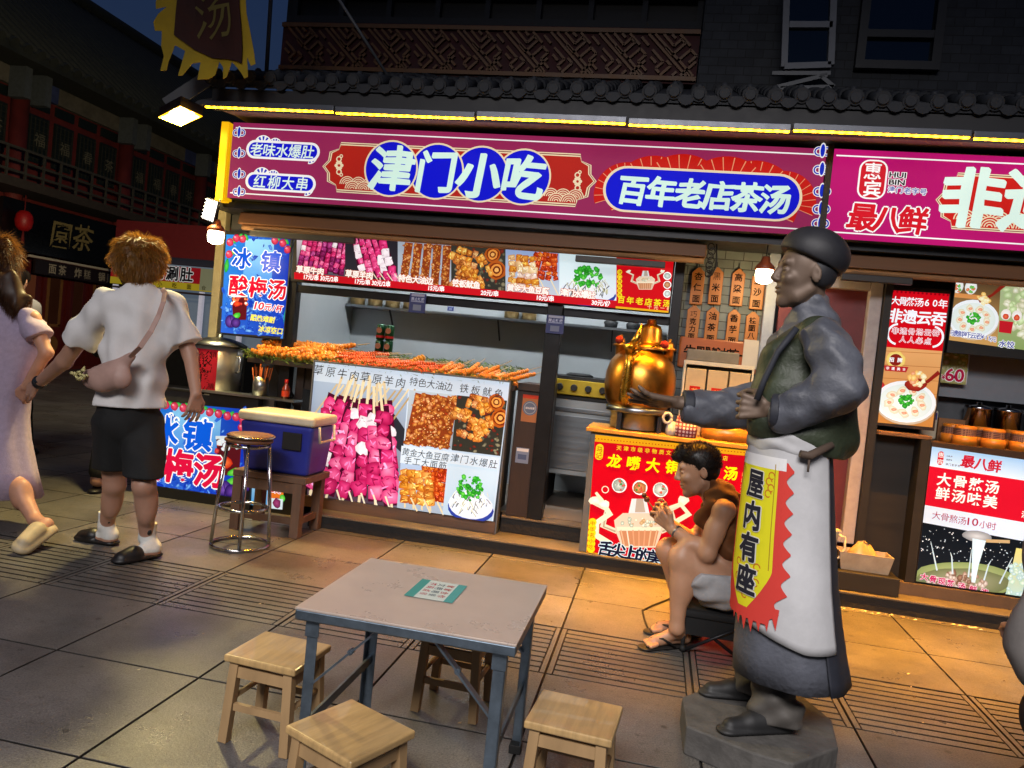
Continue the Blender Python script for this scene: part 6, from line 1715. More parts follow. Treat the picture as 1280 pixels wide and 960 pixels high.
# floodlight on the eave corner
fq = [Vector((-3.484, 4.631, 2.66)), Vector((-3.143, 4.373, 2.66)), Vector((-3.114, 4.57, 2.66)), Vector((-3.44, 4.813, 2.66))]
fl_ = thing('floodlight', 'glaring yellow floodlight facing down from the left eave corner', 'floodlight', (-3.3, 4.6, 2.67))
m_ = MB(); m_.prism(fq, (0, 0, .006), (0, 0, .07)); m_.build('lamp_body', M['darkmetal'], fl_, bevel=.006)
fm = sum(fq, Vector()) / 4; m_ = MB(); m_.prism(fq, (0, 0, .001), (0, 0, .0055)); m_.build('lens_rim', mat('floodlight_rim', (.9, .7, .1), .4, var=0, emit=(1, .72, .05), estr=2.2), fl_)
m_ = MB(); m_.prism([fm + (p - fm) * .86 for p in fq], (0, 0, -.004), (0, 0, .0005)); m_.build('lamp_lens', mat('floodlight_lens', (1, .9, .5), .3, var=0, emit=(1, .86, .30), estr=30), fl_)
m_ = MB(); m_.bar((-3.15, 4.60, 2.76), (-2.95, 4.62, 2.80), .03, .03); m_.bar((-3.42, 4.62, 2.74), (-3.12, 4.72, 3.02), .012, .10); m_.bar((-3.2, 4.6, 2.735), (-3.15, 4.60, 2.76), .03, .03); m_.build('bracket', M['paint_grey'], fl_)
# kitchen tube lamps
for x, w_ in ((-1.9, 'over the left half of the kitchen'), (-.5, 'over the gas range')):
 o = thing('tube_lamp', 'lit tube lamp on the kitchen ceiling ' + w_, 'lamp', (x, 5.45, 2.6), 'tube lamps on the kitchen ceiling')
 m_ = MB(); m_.box(x - .45, x + .45, 5.42, 5.48, 2.585, 2.619); m_.build('lamp_housing', M['white_metal'], o)
 lamp('tube_lamp_light', 'AREA', (x, 5.45, 2.54), 30, (.92, .97, 1), .86, .05, target=(x, 5.95, 1.0))
 m_ = MB(); m_.tube([(x - .43, 5.45, 2.565), (x + .43, 5.45, 2.565)], .014, 8); m_.build('tube', mat('cold_tube', (1, 1, 1), .4, var=0, emit=(.93, .97, 1), estr=24), o)
# ------------------------------------------------------------------ banner, poles, rods on the eave
FY = 4.25
fp = thing('banner', 'dark maroon banner with ragged yellow border and pale 汤 hanging at the left eave corner', 'banner', (-2.95, FY, 2.8))
def warp_flag(x, z, h): return (x, FY - h + .03 * math.sin(x * 9 + z * 3) + .015 * math.sin(z * 11), z)
pr = Print('Y', FY, lift=0, warp=warp_flag)
def fgrid(poly, color, lift):
 pass
yl = (.50, .37, .035)
def P_(x, y): return pr.L((x, y))
top = -95
outer = [(312, top), (312, 20), (316, 50), (322, 82), (316, 84), (310, 72), (313, 98), (308, 100), (303, 92), (296, 84), (288, 76), (282, 95), (277, 97), (276, 82), (270, 74), (266, 92), (259, 97), (246, 99), (247, 75), (238, 78), (230, 95), (225, 96), (229, 62), (218, 56), (213, 78), (212, 90), (205, 91), (207, 72), (203, 58), (204, 40), (196, 40), (195, 30), (201, 20), (211, 10), (199, 14), (199, 6), (204, -8), (215, -18), (200, -22), (203, -38), (216, -50), (202, -54), (204, -70), (214, -80), (210, top)]
h0 = MB()
q = [pr.L(p) for p in outer]
from mathutils.geometry import tessellate_polygon
def cloth(name, pts, m, parent, y_off):
 """triangulated, finely cut piece of cloth that follows the waves of the banner"""
 import bmesh
 tri = tessellate_polygon([[Vector((x, z, 0)) for x, z in pts]])
 bm = bmesh.new()
 vs_ = [bm.verts.new((x, 0, z)) for x, z in pts]
 for t_ in tri:
  try: bm.faces.new([vs_[i] for i in t_])
  except ValueError: pass
 bmesh.ops.subdivide_edges(bm, edges=[e for e in bm.edges if e.calc_length() > .04], cuts=7, use_grid_fill=True)
 bmesh.ops.triangulate(bm, faces=bm.faces[:])
 for v in bm.verts:
  v.co = Vector(warp_flag(v.co.x, v.co.z, y_off))
 me = bpy.data.meshes.new(name); bm.to_mesh(me); bm.free(); me.materials.append(m)
 o = bpy.data.objects.new(name, me); COL.objects.link(o); adopt(o, parent)
 md = o.modifiers.new('thickness', 'SOLIDIFY'); md.thickness = .003; md.offset = 0
 return o
cloth('border', q, mat('yellow_cloth', (.72, .60, .12), .8, var=.15, scale=6), fp, 0)
inner = [(306, top), (304.5, 81), (296, 77), (284, 73), (262, 70), (240, 60), (218, 44), (223, 0), (220, top)]
cloth('field', [pr.L(p) for p in inner], mat('maroon_cloth', (.22, .09, .07), .8, var=.3, scale=5), fp, .012)
pr2 = Print('Y', FY, lift=.018, warp=warp_flag); pr2.FINE = (.05, .05); c0 = pr2.L((268, 18))
pr2.put('汤', c0, .30, (.17, .14, .05), -.012, wob=.03)
pr2.build('character', M['print_matt'], fp)
pl = at(333, 96, 4.80)
pp_ = tag(MB().tube([(pl.x, 4.80, 2.96), (pl.x - .05, 4.80, 4.6)], .014, 8).build('pole', M['paint_grey']), 'thin grey upright pole rising from the tiled eave near the banner', 'pole')
r0, r1 = at(490, 103, 4.85), at(405, -30, 4.6)
rd = tag(MB().tube([r0, r1], .010, 8).build('stay_rod', M['paint_grey']), 'thin grey slanting rod crossing in front of the fretwork band', 'rod')
# window bracket lying open at the upper right
wf = thing('window_sash', 'open white-framed window sash leaning out over the eave', 'window sash', (.47, 5.3, 3.3))
m_ = MB()
a_ = at(985, -60, 5.30); b0 = at(980, 84, 5.30); c0 = at(1038, 82, 5.30); d0 = at(1044, -60, 5.30)
for p, q_ in ((b0, a_), (c0, d0), (b0, c0), (at(986, 32, 5.30), at(1040, 32, 5.30))): m_.bar(p, q_, .04, .045 if p is not b0 or q_ is not a_ else .03, up=(0, 1, 0))
m_.build('sash_frame', mat('dull_white_frame', (.42, .43, .46), .5), wf)
m_ = MB(); m_.add([(b0.x, 5.305, b0.z), (c0.x, 5.305, c0.z), (d0.x, 5.305, d0.z), (a_.x, 5.305, a_.z)], [(0, 1, 2, 3)]); m_.build('pane', M['glass_dark'], wf)
ac = thing('bracket', 'grey metal bracket below the open window sash on the eave', 'bracket', (.45, 5.2, 3.1))
m_ = MB()
for p, q_ in (((965, 92), (1038, 92)), ((975, 111), (1042, 109)), ((968, 110), (1034, 94)), ((1025, 95), (1042, 109))): m_.bar(at(*p, 5.15), at(*q_, 5.15), .025, .025)
for p in ((975, 111), (1040, 109)): e = at(*p, 5.15); m_.bar(e, (e.x, 5.5, e.z + .1), .02, .02)
m_.build('bars', M['paint_grey'], ac)
# ------------------------------------------------------------------ stall on the far corner beyond the drinks counter
fs_ = thing('snack_stall', 'distant snack stall with red and yellow sign seen past the corner post', 'stall', (-9.7, 14.2, 0))
FX0, FX1, FYY = -11.3, -8.3, 14.0
m_ = MB(); m_.box(FX0, FX1, FYY + .3, FYY + 1.6, 0, .9); m_.build('base', M['darkmetal'], fs_)
m_ = MB(); m_.box(FX0, FX1, FYY + 1.5, FYY + 1.6, .9, 2.6); m_.build('back_wall', mat('stall_back', (.35, .38, .42), .5, emit=(.55, .62, .7), estr=.25), fs_)
m_ = MB(); m_.box(FX0, FX1, FYY, FYY + 1.7, 2.62, 3.3); m_.build('canopy', mat('stall_canopy', (.40, .08, .10), .6), fs_)
m_ = MB(); m_.box(FX0, FX1, FYY - .05, FYY - .005, 1.98, 2.44); sg_ = m_.build('sign', M['cab'], fs_)
pr = Print('Y', FYY - .05)
pr.poly([(FX0, 2.12), (FX1, 2.12), (FX1, 2.44), (FX0, 2.44)], '9c1822', True); pr.poly([(FX0, 1.98), (FX1, 1.98), (FX1, 2.12), (FX0, 2.12)], 'b8a428', True); pr.poly([(-9.25, 2.0), (FX1, 2.0), (FX1, 2.44), (-9.25, 2.44)], '8a8c70', True)
for i, ch in enumerate('特色涮肚'): 
 for o_, c_ in ((.09, 'd8dce0'), (.03, '181418')): pr.put(ch, (-10.55 + i * .33, 2.29), .30, c_, o_)
for i, ch in enumerate('津味小吃面食'): pr.put(ch, (-10.8 + i * .33, 2.05), .11, '3a3010', .02)
pr.build('sign_print', print_mat('far_sign', .35, .5, .5), sg_)
each('post', mat('stall_post_lit', (.7, .7, .75), .4, emit=(.8, .8, .9), estr=.35), fs_, [(x - .04, x + .04, FYY + .02, FYY + .10, .9, 1.97) for x in (FX0 + .05, -9.25, FX1 - .05)])
m_ = MB(); m_.box(FX0, FX1, FYY - .02, FYY + .29, .91, .96); m_.box(FX0, FX1, FYY + .01, FYY + .06, 1.9, 1.94); m_.build('counter', M['steel'], fs_)
for i, x in enumerate((-9.75, -9.35, -8.95, -8.6)):
 o = thing('steamer_lid', 'domed white steamer lid on the far stall, %s' % ['leftmost', 'second from left', 'third from left', 'rightmost'][i], 'lid', (x, FYY + .12, .96), 'domed lids on the far stall')
 m_ = MB(); m_.lathe([(.16, .961), (.15, 1.02), (.09, 1.07), (.001, 1.085)], (x, FYY + .13, 0), 14); m_.build('dome', M['white_ceramic'], o)
# cable on the paving by the seated man
p = [gz(868, 746, .006), gz(838, 748, .006), gz(815, 757, .006), gz(803, 763, .006), gz(806, 775, .006), gz(812, 790, .006)]
tag(MB().tube(p, .005, 6).build('cable', M['black']), 'thin black cable looping on the paving behind the seated man', 'cable')
# scraps of litter by the step
lt = MB(); rr = random.Random(4)
for _ in range(46):
 x, y = rr.uniform(.9, 2.2), 4.80 - abs(rr.gauss(0, .02)); s_ = rr.uniform(.004, .016); lt.col = rr.choice([(.5, .42, .3), (.3, .22, .14), (.6, .55, .45), (.12, .1, .08)])
 lt.add([(x - s_, y - s_ * .5, .002), (x + s_, y - s_ * .4, .004), (x + s_ * .6, y + s_ * .6, .008), (x - s_ * .5, y + s_ * .5, .003)], [(0, 1, 2, 3)])
for _ in range(60):
 x, y = rr.uniform(-3, 2.4), rr.uniform(2.0, 4.7); s_ = rr.uniform(.002, .006); lt.col = rr.choice([(.5, .42, .3), (.3, .22, .14), (.1, .08, .06)])
 lt.add([(x - s_, y - s_, .002), (x + s_, y - s_, .003), (x + s_, y + s_, .005), (x - s_, y + s_ * .5, .002)], [(0, 1, 2, 3)])
tag(lt.build('litter', print_mat('litter_scraps', 0, .8), color=True), 'scraps of food litter along the step and paving', 'litter', kind='stuff')
# =================================================================== PEOPLE AND THE STATUE
def V3(p): return np.array([p[0], p[1], p[2]], dtype=np.float64)
def unit(v):
 v = np.array(v, float); return v / (np.linalg.norm(v) + 1e-12)
RS = 1.0
class Sdf:
 """one continuous surface grown from smoothly blended tapered limbs"""
 def __init__(s, res=.006, k=.02):
  s.res, s.k, s.p, s.disp, s.clip = res, k, [], None, []
 def cone(s, a, b, ra, rb, k=None, flat=None, cap=None, op='u'):
  s.p.append(('c', V3(a), V3(b), ra * RS, rb * RS, s.k if k is None else k, flat, cap, op)); return s
 def chain(s, pts, rs, k=None, flat=None):
  for i in range(len(pts) - 1): s.cone(pts[i], pts[i + 1], rs[i], rs[i + 1], k, flat)
  return s
 def ell(s, c, r, axes=None, k=None, op='u'):
  s.p.append(('e', V3(c), np.array(r, float) * RS, np.eye(3) if axes is None else np.array([unit(a) for a in axes]), s.k if k is None else k, op)); return s
 def mesh(s, name, m, parent=None, smooth_iter=1, label=None):
  lo, hi = np.full(3, 1e9), np.full(3, -1e9)
  for p in s.p:
   if (p[8] if p[0] == 'c' else p[5]) != 'u': continue
   if p[0] == 'c':
    r = max(p[3], p[4]); lo = np.minimum(lo, np.minimum(p[1], p[2]) - r); hi = np.maximum(hi, np.maximum(p[1], p[2]) + r)
   else:
    r = p[2].max(); lo = np.minimum(lo, p[1] - r); hi = np.maximum(hi, p[1] + r)
  h = s.res; lo -= 3 * h + .02; hi += 3 * h + .02
  n = np.ceil((hi - lo) / h).astype(int) + 1
  D = np.full(n, .2, dtype=np.float32)
  ax = [lo[i] + h * np.arange(n[i]) for i in range(3)]
  for p in s.p:
   if p[0] == 'c':
    _, a, b, ra, rb, k, flat, cap, op = p
    r = max(ra, rb) + k + 3 * h
    l2, h2 = np.minimum(a, b) - r, np.maximum(a, b) + r
   else:
    _, c, rr, A, k, op = p
    r = rr.max() + k + 3 * h; l2, h2 = c - r, c + r
   i0 = np.clip(np.floor((l2 - lo) / h).astype(int), 0, n - 1); i1 = np.clip(np.ceil((h2 - lo) / h).astype(int) + 1, 1, n)
   if (i1 <= i0).any(): continue
   X, Y, Z = np.meshgrid(*[ax[i][i0[i]:i1[i]] for i in range(3)], indexing='ij')
   P = np.stack([X, Y, Z], -1)
   if p[0] == 'c':
    ab = b - a; t = np.clip(((P - a) @ ab) / (ab @ ab + 1e-12), 0, 1)
    Q = P - (a + t[..., None] * ab)
    if flat is not None:
     fn, fs = unit(flat[0]), flat[1]
     Q = Q + ((Q @ fn) * (fs - 1))[..., None] * fn
    d = np.linalg.norm(Q, axis=-1) - (ra + (rb - ra) * t)
    if cap is not None:
     for cp, cn in cap: d = np.maximum(d, (P - V3(cp)) @ unit(cn))
   else:
    Q = (P - c) @ A.T
    q = np.linalg.norm(Q / rr, axis=-1); g = np.linalg.norm(Q / (rr * rr), axis=-1) + 1e-9
    d = q * (q - 1) / g
   sub = D[i0[0]:i1[0], i0[1]:i1[1], i0[2]:i1[2]]
   if op == 'u':
    hh = np.clip(.5 + .5 * (sub - d) / max(k, 1e-6), 0, 1)
    sub[...] = sub * (1 - hh) + d * hh - k * hh * (1 - hh)
   else:
    hh = np.clip(.5 - .5 * (sub + d) / max(k, 1e-6), 0, 1)
    sub[...] = sub * (1 - hh) - d * hh + k * hh * (1 - hh)
  if s.disp is not None or s.clip:
   X, Y, Z = np.meshgrid(*ax, indexing='ij')
   if s.disp is not None:
    near = np.abs(D) < .05
    D[near] += s.disp(X[near], Y[near], Z[near]).astype(np.float32)
   for cp, cn in s.clip:
    cn = unit(cn); D = np.maximum(D, ((X - cp[0]) * cn[0] + (Y - cp[1]) * cn[1] + (Z - cp[2]) * cn[2]).astype(np.float32))
  v, f = nets(D)
  v = lo + v * h
  me = bpy.data.meshes.new(name)
  me.from_pydata(v.tolist(), [], f.tolist())
  me.polygons.foreach_set('use_smooth', [True] * len(f)); me.materials.append(m); me.update()
  o = bpy.data.objects.new(name, me); COL.objects.link(o)
  if parent is not None: adopt(o, parent)
  if smooth_iter:
   md = o.modifiers.new('soften', 'SMOOTH'); md.factor = .5; md.iterations = smooth_iter
  if label: o['label'] = label
  s.field = (D, lo, h)
  return o
def nets(D):
 neg = D < 0
 a = neg[:-1, :-1, :-1].astype(np.int8)
 tot = sum(neg[i:D.shape[0] - 1 + i, j:D.shape[1] - 1 + j, k:D.shape[2] - 1 + k].astype(np.int8) for i in (0, 1) for j in (0, 1) for k in (0, 1))
 act = np.argwhere((tot > 0) & (tot < 8))
 idx = np.full(a.shape, -1, dtype=np.int64); idx[tuple(act.T)] = np.arange(len(act))
 cs = [(i, j, k) for i in (0, 1) for j in (0, 1) for k in (0, 1)]
 val = {c: D[act[:, 0] + c[0], act[:, 1] + c[1], act[:, 2] + c[2]] for c in cs}
 acc = np.zeros((len(act), 3)); cnt = np.zeros(len(act))
 for c in cs:
  for ax_ in range(3):
   if c[ax_] == 0:
    e = list(c); e[ax_] = 1; e = tuple(e)
    v0, v1 = val[c], val[e]
    x = (v0 < 0) != (v1 < 0)
    t = np.where(x, v0 / (v0 - v1 + 1e-12), 0)
    pt = np.zeros((len(act), 3)) + np.array(c); pt[:, ax_] += t
    acc[x] += pt[x]; cnt[x] += 1
 v = act + acc / cnt[:, None]
 faces = []
 for ax_ in range(3):
  o1, o2 = [(1, 2), (2, 0), (0, 1)][ax_]
  sl0 = [slice(None)] * 3; sl1 = [slice(None)] * 3
  sl0[ax_] = slice(0, -1); sl1[ax_] = slice(1, None)
  x = neg[tuple(sl0)] != neg[tuple(sl1)]
  e = np.argwhere(x)
  ok = (e[:, o1] > 0) & (e[:, o2] > 0) & (e[:, o1] < D.shape[o1] - 1) & (e[:, o2] < D.shape[o2] - 1); e = e[ok]
  def cell(d1, d2):
   q = e.copy(); q[:, o1] -= d1; q[:, o2] -= d2; return idx[q[:, 0], q[:, 1], q[:, 2]]
  quad = np.stack([cell(1, 1), cell(0, 1), cell(0, 0), cell(1, 0)], 1)
  flip = ~neg[e[:, 0], e[:, 1], e[:, 2]]
  quad[flip] = quad[flip][:, ::-1]
  faces.append(quad)
 return v, np.concatenate(faces)
def hand(S, wrist, fwd, back, scale=1.0, curl=(.5, .5, .55, .6), spread=.10, thumb=1, thumb_in=.5, k=.006):
 """palm, four jointed fingers and a thumb; fwd along the hand, back = outward from the back of the hand; thumb = side of the thumb"""
 f = unit(fwd); b = unit(np.array(back, float) - f * np.dot(back, f)); s_ = np.cross(f, b) * thumb
 w = V3(wrist); c = scale
 k2 = .010
 for o in (-.6, -.2, .2, .6):
  S.cone(w + f * .012 * c + s_ * o * .03 * c, w + f * .088 * c + s_ * o * .058 * c, .014 * c, .0125 * c, k2)
 ln = {.6: .074, .2: .082, -.2: .077, -.6: .060}
 for i, o in enumerate((.6, .2, -.2, -.6)):
  base = w + f * .088 * c + s_ * o * .060 * c
  d = unit(f + s_ * spread * o * 2); L_ = ln[o] * c
  a = 0; p = base
  for j, (seg, r0, r1) in enumerate(((.46, .0098, .0090), (.30, .0090, .0082), (.24, .0082, .0070))):
   a += curl[i] * (1, 1.05, .8)[j]
   dd = unit(d * math.cos(a) - b * math.sin(a))
   q = p + dd * seg * L_
   S.cone(p, q, r0 * c, r1 * c, k); p = q
 p = w + f * .022 * c + s_ * .026 * c
 d1 = unit(f * .75 + s_ * .75 - b * .25 * thumb_in); q = p + d1 * .040 * c; S.cone(p, q, .0155 * c, .0120 * c, k2)
 d2 = unit(f * .95 + s_ * (.35 - .3 * thumb_in) - b * .5 * thumb_in); r = q + d2 * .030 * c; S.cone(q, r, .0115 * c, .0095 * c, k)
 d3 = unit(f * 1.0 + s_ * (.1 - .4 * thumb_in) - b * .6 * thumb_in); S.cone(r, r + d3 * .024 * c, .0095 * c, .0075 * c, k)
def head(S, c, fwd, up, size=1.0, ears=True):
 global RS
 r0, RS = RS, 1.0
 f = unit(fwd); u = unit(np.array(up, float) - f * np.dot(up, f)); l = np.cross(u, f)
 c = V3(c); z = size
 P = lambda a, b_, d=0: c + f * a * z + u * b_ * z + l * d * z
 S.ell(P(-.012, .030), (.098 * z, .077 * z, .100 * z), (f, l, u), .02)
 S.ell(P(.032, -.045), (.062 * z, .058 * z, .075 * z), (f, l, u), .03)
 S.cone(P(.030, -.088, .030), P(.072, -.104, .0), .020 * z, .017 * z, .02); S.cone(P(.030, -.088, -.030), P(.072, -.104, .0), .020 * z, .017 * z, .02)
 S.cone(P(-.01, -.06, .05), P(.03, -.088, .04), .018 * z, .018 * z, .02); S.cone(P(-.01, -.06, -.05), P(.03, -.088, -.04), .018 * z, .018 * z, .02)
 S.cone(P(.074, .036, .038), P(.074, .036, -.038), .015 * z, .015 * z, .012)
 for s_ in (1, -1):
  S.ell(P(.066, -.022, s_ * .040), (.024 * z, .022 * z, .022 * z), (f, l, u), .015)
  S.ell(P(.088, .012, s_ * .034), (.014 * z, .017 * z, .010 * z), (f, l, u), .010, 's')
  S.ell(P(.078, .010, s_ * .033), (.011 * z, .014 * z, .009 * z), (f, l, u), .004)
  S.ell(P(.098, -.026, s_ * .012), (.012 * z, .008 * z, .008 * z), (f, l, u), .006)
  if ears:
   S.ell(P(-.016, -.004, s_ * .080), (.019 * z, .0065 * z, .033 * z), (f, l + f * .4 * s_, u + f * -.2), .004); S.ell(P(-.012, -.004, s_ * .090), (.009 * z, .007 * z, .018 * z), (f, l, u), .003, 's')
 S.cone(P(.084, .028), P(.110, -.018), .009 * z, .0125 * z, .010)
 S.ell(P(.090, -.055), (.013 * z, .024 * z, .0075 * z), (f, l, u), .006); S.ell(P(.088, -.069), (.013 * z, .020 * z, .008 * z), (f, l, u), .006)
 S.ell(P(.096, -.0615), (.010 * z, .026 * z, .0022 * z), (f, l, u), .004, 's')
 RS = r0
 return P
def strands(name, m, parent, roots, dirs, lens, w=.0025, droop=.4, rng=None, jit=.35):
 """many fine tapering hair blades growing from given roots"""
 rng = rng or random.Random(1)
 mb = MB()
 for p, d, L_ in zip(roots, dirs, lens):
  p = Vector(p); d = (Vector(d) + Vector((rng.uniform(-jit, jit), rng.uniform(-jit, jit), rng.uniform(-jit, jit)))).normalized()
  s_ = d.cross(Vector((rng.uniform(-1, 1), rng.uniform(-1, 1), rng.uniform(-1, 1)))).normalized() * w
  q = p + d * L_ * .5; d2 = (d + Vector((0, 0, -droop))).normalized(); r = q + d2 * L_ * .5
  mb.add([p - s_, p + s_, q + s_ * .8, q - s_ * .8, r], [(0, 1, 2, 3), (3, 2, 4)], True)
 return mb.build(name, m, parent)
def loft(mb, rings, n=56, fold=0, freq=9, ph=0, th=.005, a0=0, a1=2 * math.pi, close=True):
 """cloth tube through rings (centre, rx, ry, turn); folds grow towards the hem; has an inner face"""
 N = len(rings); P = []
 def prof(i, th_):
  c, rx, ry, tn = rings[i]
  row = []
  g = fold * (i / (N - 1)) ** 1.2
  for k in range(n + (0 if close else 1)):
   t = a0 + (a1 - a0) * k / n
   w = 1 + g * math.sin(freq * t + ph + .35 * i) + g * .5 * math.sin((freq * 1.7) * t + 2 * ph - .2 * i)
   x, y = (rx * w - th_) * math.cos(t), (ry * w - th_) * math.sin(t)
   row.append((c[0] + x * math.cos(tn) - y * math.sin(tn), c[1] + x * math.sin(tn) + y * math.cos(tn), c[2]))
  return row
 m = n if close else n + 1
 for i in range(N): P += prof(i, 0)
 for i in range(N - 1, -1, -1): P += prof(i, th)
 fs = []
 for i in range(2 * N - 1):
  for k in range(n):
   k2 = (k + 1) % m
   fs.append((i * m + k, (i + 1) * m + k, (i + 1) * m + k2, i * m + k2))
 for k in range(n):
  k2 = (k + 1) % m; i = 2 * N - 1
  fs.append((i * m + k, k, k2, i * m + k2))
 mb.add(P, fs, True)
 if not close:
  pass
 return mb
def skin_mat(name, c, rough=.5):
 m = mat(name, c, rough, var=.08, scale=18, bump=.06, bump_scale=220)
 b = m.node_tree.nodes['Principled BSDF']; b.inputs['Subsurface Weight'].default_value = .08; b.inputs['Subsurface Radius'].default_value = (.010, .004, .002); b.inputs['Subsurface Scale'].default_value = .6
 return m
M['skin_a'] = skin_mat('skin_warm', (.66, .50, .42)); M['skin_b'] = skin_mat('skin_tan', (.68, .51, .40)); M['skin_c'] = skin_mat('skin_light', (.76, .56, .46))
M['hair_dark'] = mat('dark_hair', (.10, .075, .06), .45, var=.3, scale=40)
M['hair_gold'] = mat('gold_lit_brown_hair', (.50, .36, .15), .45, var=.35, scale=30)  # brown hair lightened to gold in the colour, for the floodlight's rim light
M['hair_brown'] = mat('brown_hair', (.26, .16, .09), .45, var=.35, scale=30)
for k_ in ('hair_dark', 'hair_gold', 'hair_brown'):      # light glows a little through thin hair
 nt = M[k_].node_tree; b_ = nt.nodes['Principled BSDF']; tr = nt.nodes.new('ShaderNodeBsdfTranslucent'); mxs = nt.nodes.new('ShaderNodeMixShader'); mxs.inputs[0].default_value = .3
 tr.inputs[0].default_value = (*lin({'hair_dark': (.2, .14, .1), 'hair_gold': (.85, .6, .25), 'hair_brown': (.6, .4, .2)}[k_]), 1)
 out_ = nt.nodes['Material Output']; nt.links.new(b_.outputs[0], mxs.inputs[1]); nt.links.new(tr.outputs[0], mxs.inputs[2]); nt.links.new(mxs.outputs[0], out_.inputs[0])
M['tee'] = mat('white_cotton', (.86, .85, .85), .85, var=.05, bump=.12, bump_scale=160)
M['black_cloth'] = mat('black_cotton', (.055, .055, .06), .85, var=.15, bump=.15, bump_scale=120)
M['sock'] = mat('white_sock', (.82, .82, .80), .9, bump=.2, bump_scale=200)
M['clog'] = mat('black_foam_clog', (.07, .065, .075), .45)
M['dress'] = mat('lilac_print_cloth', (.70, .64, .74), .85, var=.14, scale=42, bump=.15, bump_scale=140)
M['beige_shoe'] = mat('beige_foam_shoe', (.74, .67, .54), .55)
def fold_noise(amp, dirs, seed=0):
 rs = np.random.default_rng(seed); ws = [(np.array(d, float), rs.uniform(0, 6.28)) for d in dirs]
 def fn(x, y, z):
  o = 0
  for d, p in ws: o = o + np.sin(x * d[0] + y * d[1] + z * d[2] + p + .8 * np.sin(z * 9 + p * 2) + .6 * np.sin(x * 11 + p))
  return (1.9 if amp > .0045 else 1) * amp * o / len(ws)
 return fn
def clog(S_, toe, heel, ht=.055, w=.043):
 toe, heel = V3(toe), V3(heel); d = unit(toe - heel); up = np.array([0, 0, 1.]); s_ = np.cross(d, up)
 mid = heel + (toe - heel) * .62
 S_.cone(heel + d * .035 + up * .017, toe - d * .045 + up * .017, .046, w + .008, .012, flat=(up, 2.8))
 S_.cone(mid + up * .040 - d * .01, toe - d * .05 + up * .028, .052, .043, .02, flat=(up, 1.2))
 S_.cone(mid + up * .045 - d * .01, heel + d * .045 + up * .058, .012, .010, .01)
# ------------------------------------------------------------------ man in the white T-shirt, seen from behind, walking
MY0 = 3.66
man = thing('person', 'person in white T-shirt and black shorts seen from behind, holding a hand', 'person', (-2.85, 3.66, 0))
J = lambda px, py, Y: V3(at(px, py, Y))
hd_c = J(174, 331, MY0 + .03)
neck0, neck1 = J(176, 362, MY0 + .02), J(175, 345, MY0 + .03)
shL, shR = J(133, 379, MY0 - .06), J(212, 382, MY0 + .09)
elL, wrL = J(80, 452, MY0 - .02), J(47, 480, MY0 + .06)
elR, wrR = J(238, 443, MY0 + .10), J(245, 492, MY0 + .02)
pel = J(160, 520, MY0 + .02); hipL, hipR = J(142, 530, MY0 - .02), J(180, 532, MY0 + .06)
# near foot (right in the picture) and far foot
nA = V3(gz(190, 697)); nT = V3(gz(141, 706)); fA = V3(gz(137, 681)); fT = V3(gz(96, 674))
nAn = V3(at(184, 672, nA[1])); fAn = V3(at(133, 657, fA[1]))
nK = J(180, 607, MY0 - .06); fK = J(143, 606, MY0 + .05)
S = Sdf(.0058, .02)
hf = unit((-.62, .78, 0))
head(S, hd_c, hf, (0, 0, 1), 1.0)
S.cone(neck0, neck1, .062, .056, .02)
S.cone(shL, shR, .055, .055, .03); S.cone(J(172, 400, MY0 + .01), pel, .125, .125, .04, flat=((.5, -.87, 0), 1.3))
S.chain([shL, elL, wrL], [.052, .042, .030]); S.chain([shR, elR, wrR], [.050, .040, .028])
hand(S, wrL, V3(at(24, 494, MY0 + .10)) - wrL, (.3, -.8, .5), 1.0, curl=(.35, .4, .45, .5), thumb=-1)
hand(S, wrR, (-.02, -.05, -1), (.8, -.3, 0), .98, curl=(.25, .3, .35, .4), thumb=-1)
S.chain([hipL, fK, fAn], [.085, .057, .037]); S.chain([hipR, nK, nAn], [.085, .057, .037])
S.ell(fK * .55 + fAn * .45 + np.array([.02, -.01, .03]), (.047, .047, .11), None, .03); S.ell(nK * .55 + nAn * .45 + np.array([.02, -.01, .03]), (.048, .048, .11), None, .03)
S.chain([fAn, fA + np.array([0, 0, .04]), fT * .75 + fA * .25 + np.array([0, 0, .03])], [.038, .038, .03]); S.chain([nAn, nA + np.array([0, 0, .04]), nT * .75 + nA * .25 + np.array([0, 0, .03])], [.038, .038, .03])
S.mesh('body', M['skin_a'], man)
S = Sdf(.0065, .03)
S.cone(shL + np.array([.02, .0, .0]), shR - np.array([.02, 0, 0]), .072, .072, .05, flat=((.5, -.87, 0), 1.15))
S.cone(J(172, 392, MY0), J(163, 505, MY0), .158, .172, .05, flat=((.5, -.87, 0), 1.3))
S.cone(neck0 - np.array([0, 0, .02]), neck0 + np.array([0, 0, .010]), .085, .064, .03)
for sh, el, t, r in ((shL, elL, .66, .098), (shR, elR, .80, .088)):
 e = sh + (el - sh) * (t + .12); c_ = sh + (el - sh) * t
 S.cone(sh, e, .072, r, .045, cap=[(c_, el - sh)])
hem = J(162, 508, MY0)
S.clip = [(hem, (0.03, 0, -1)), (neck0 + np.array([0, 0, .018]), (-.2, .2, 1))]
S.disp = fold_noise(.012, [(40, 30, 9), (-34, 36, 12), (52, -28, 16), (48, 30, -6), (22, 14, -34), (20, 10, 44)], 3)
S.mesh('t_shirt', M['tee'], man)
S = Sdf(.0068, .03)
S.cone(J(160, 498, MY0 + .01), J(160, 525, MY0 + .01), .150, .155, .04, flat=((.5, -.87, 0), 1.25))
for h_, kn, r1 in ((hipL, fK, .118), (hipR, nK, .118)):
 e = h_ + (kn - h_) * 1.05; c_ = h_ + (kn - h_) * .80
 S.cone(h_, e, .108, r1 - .012, .012)
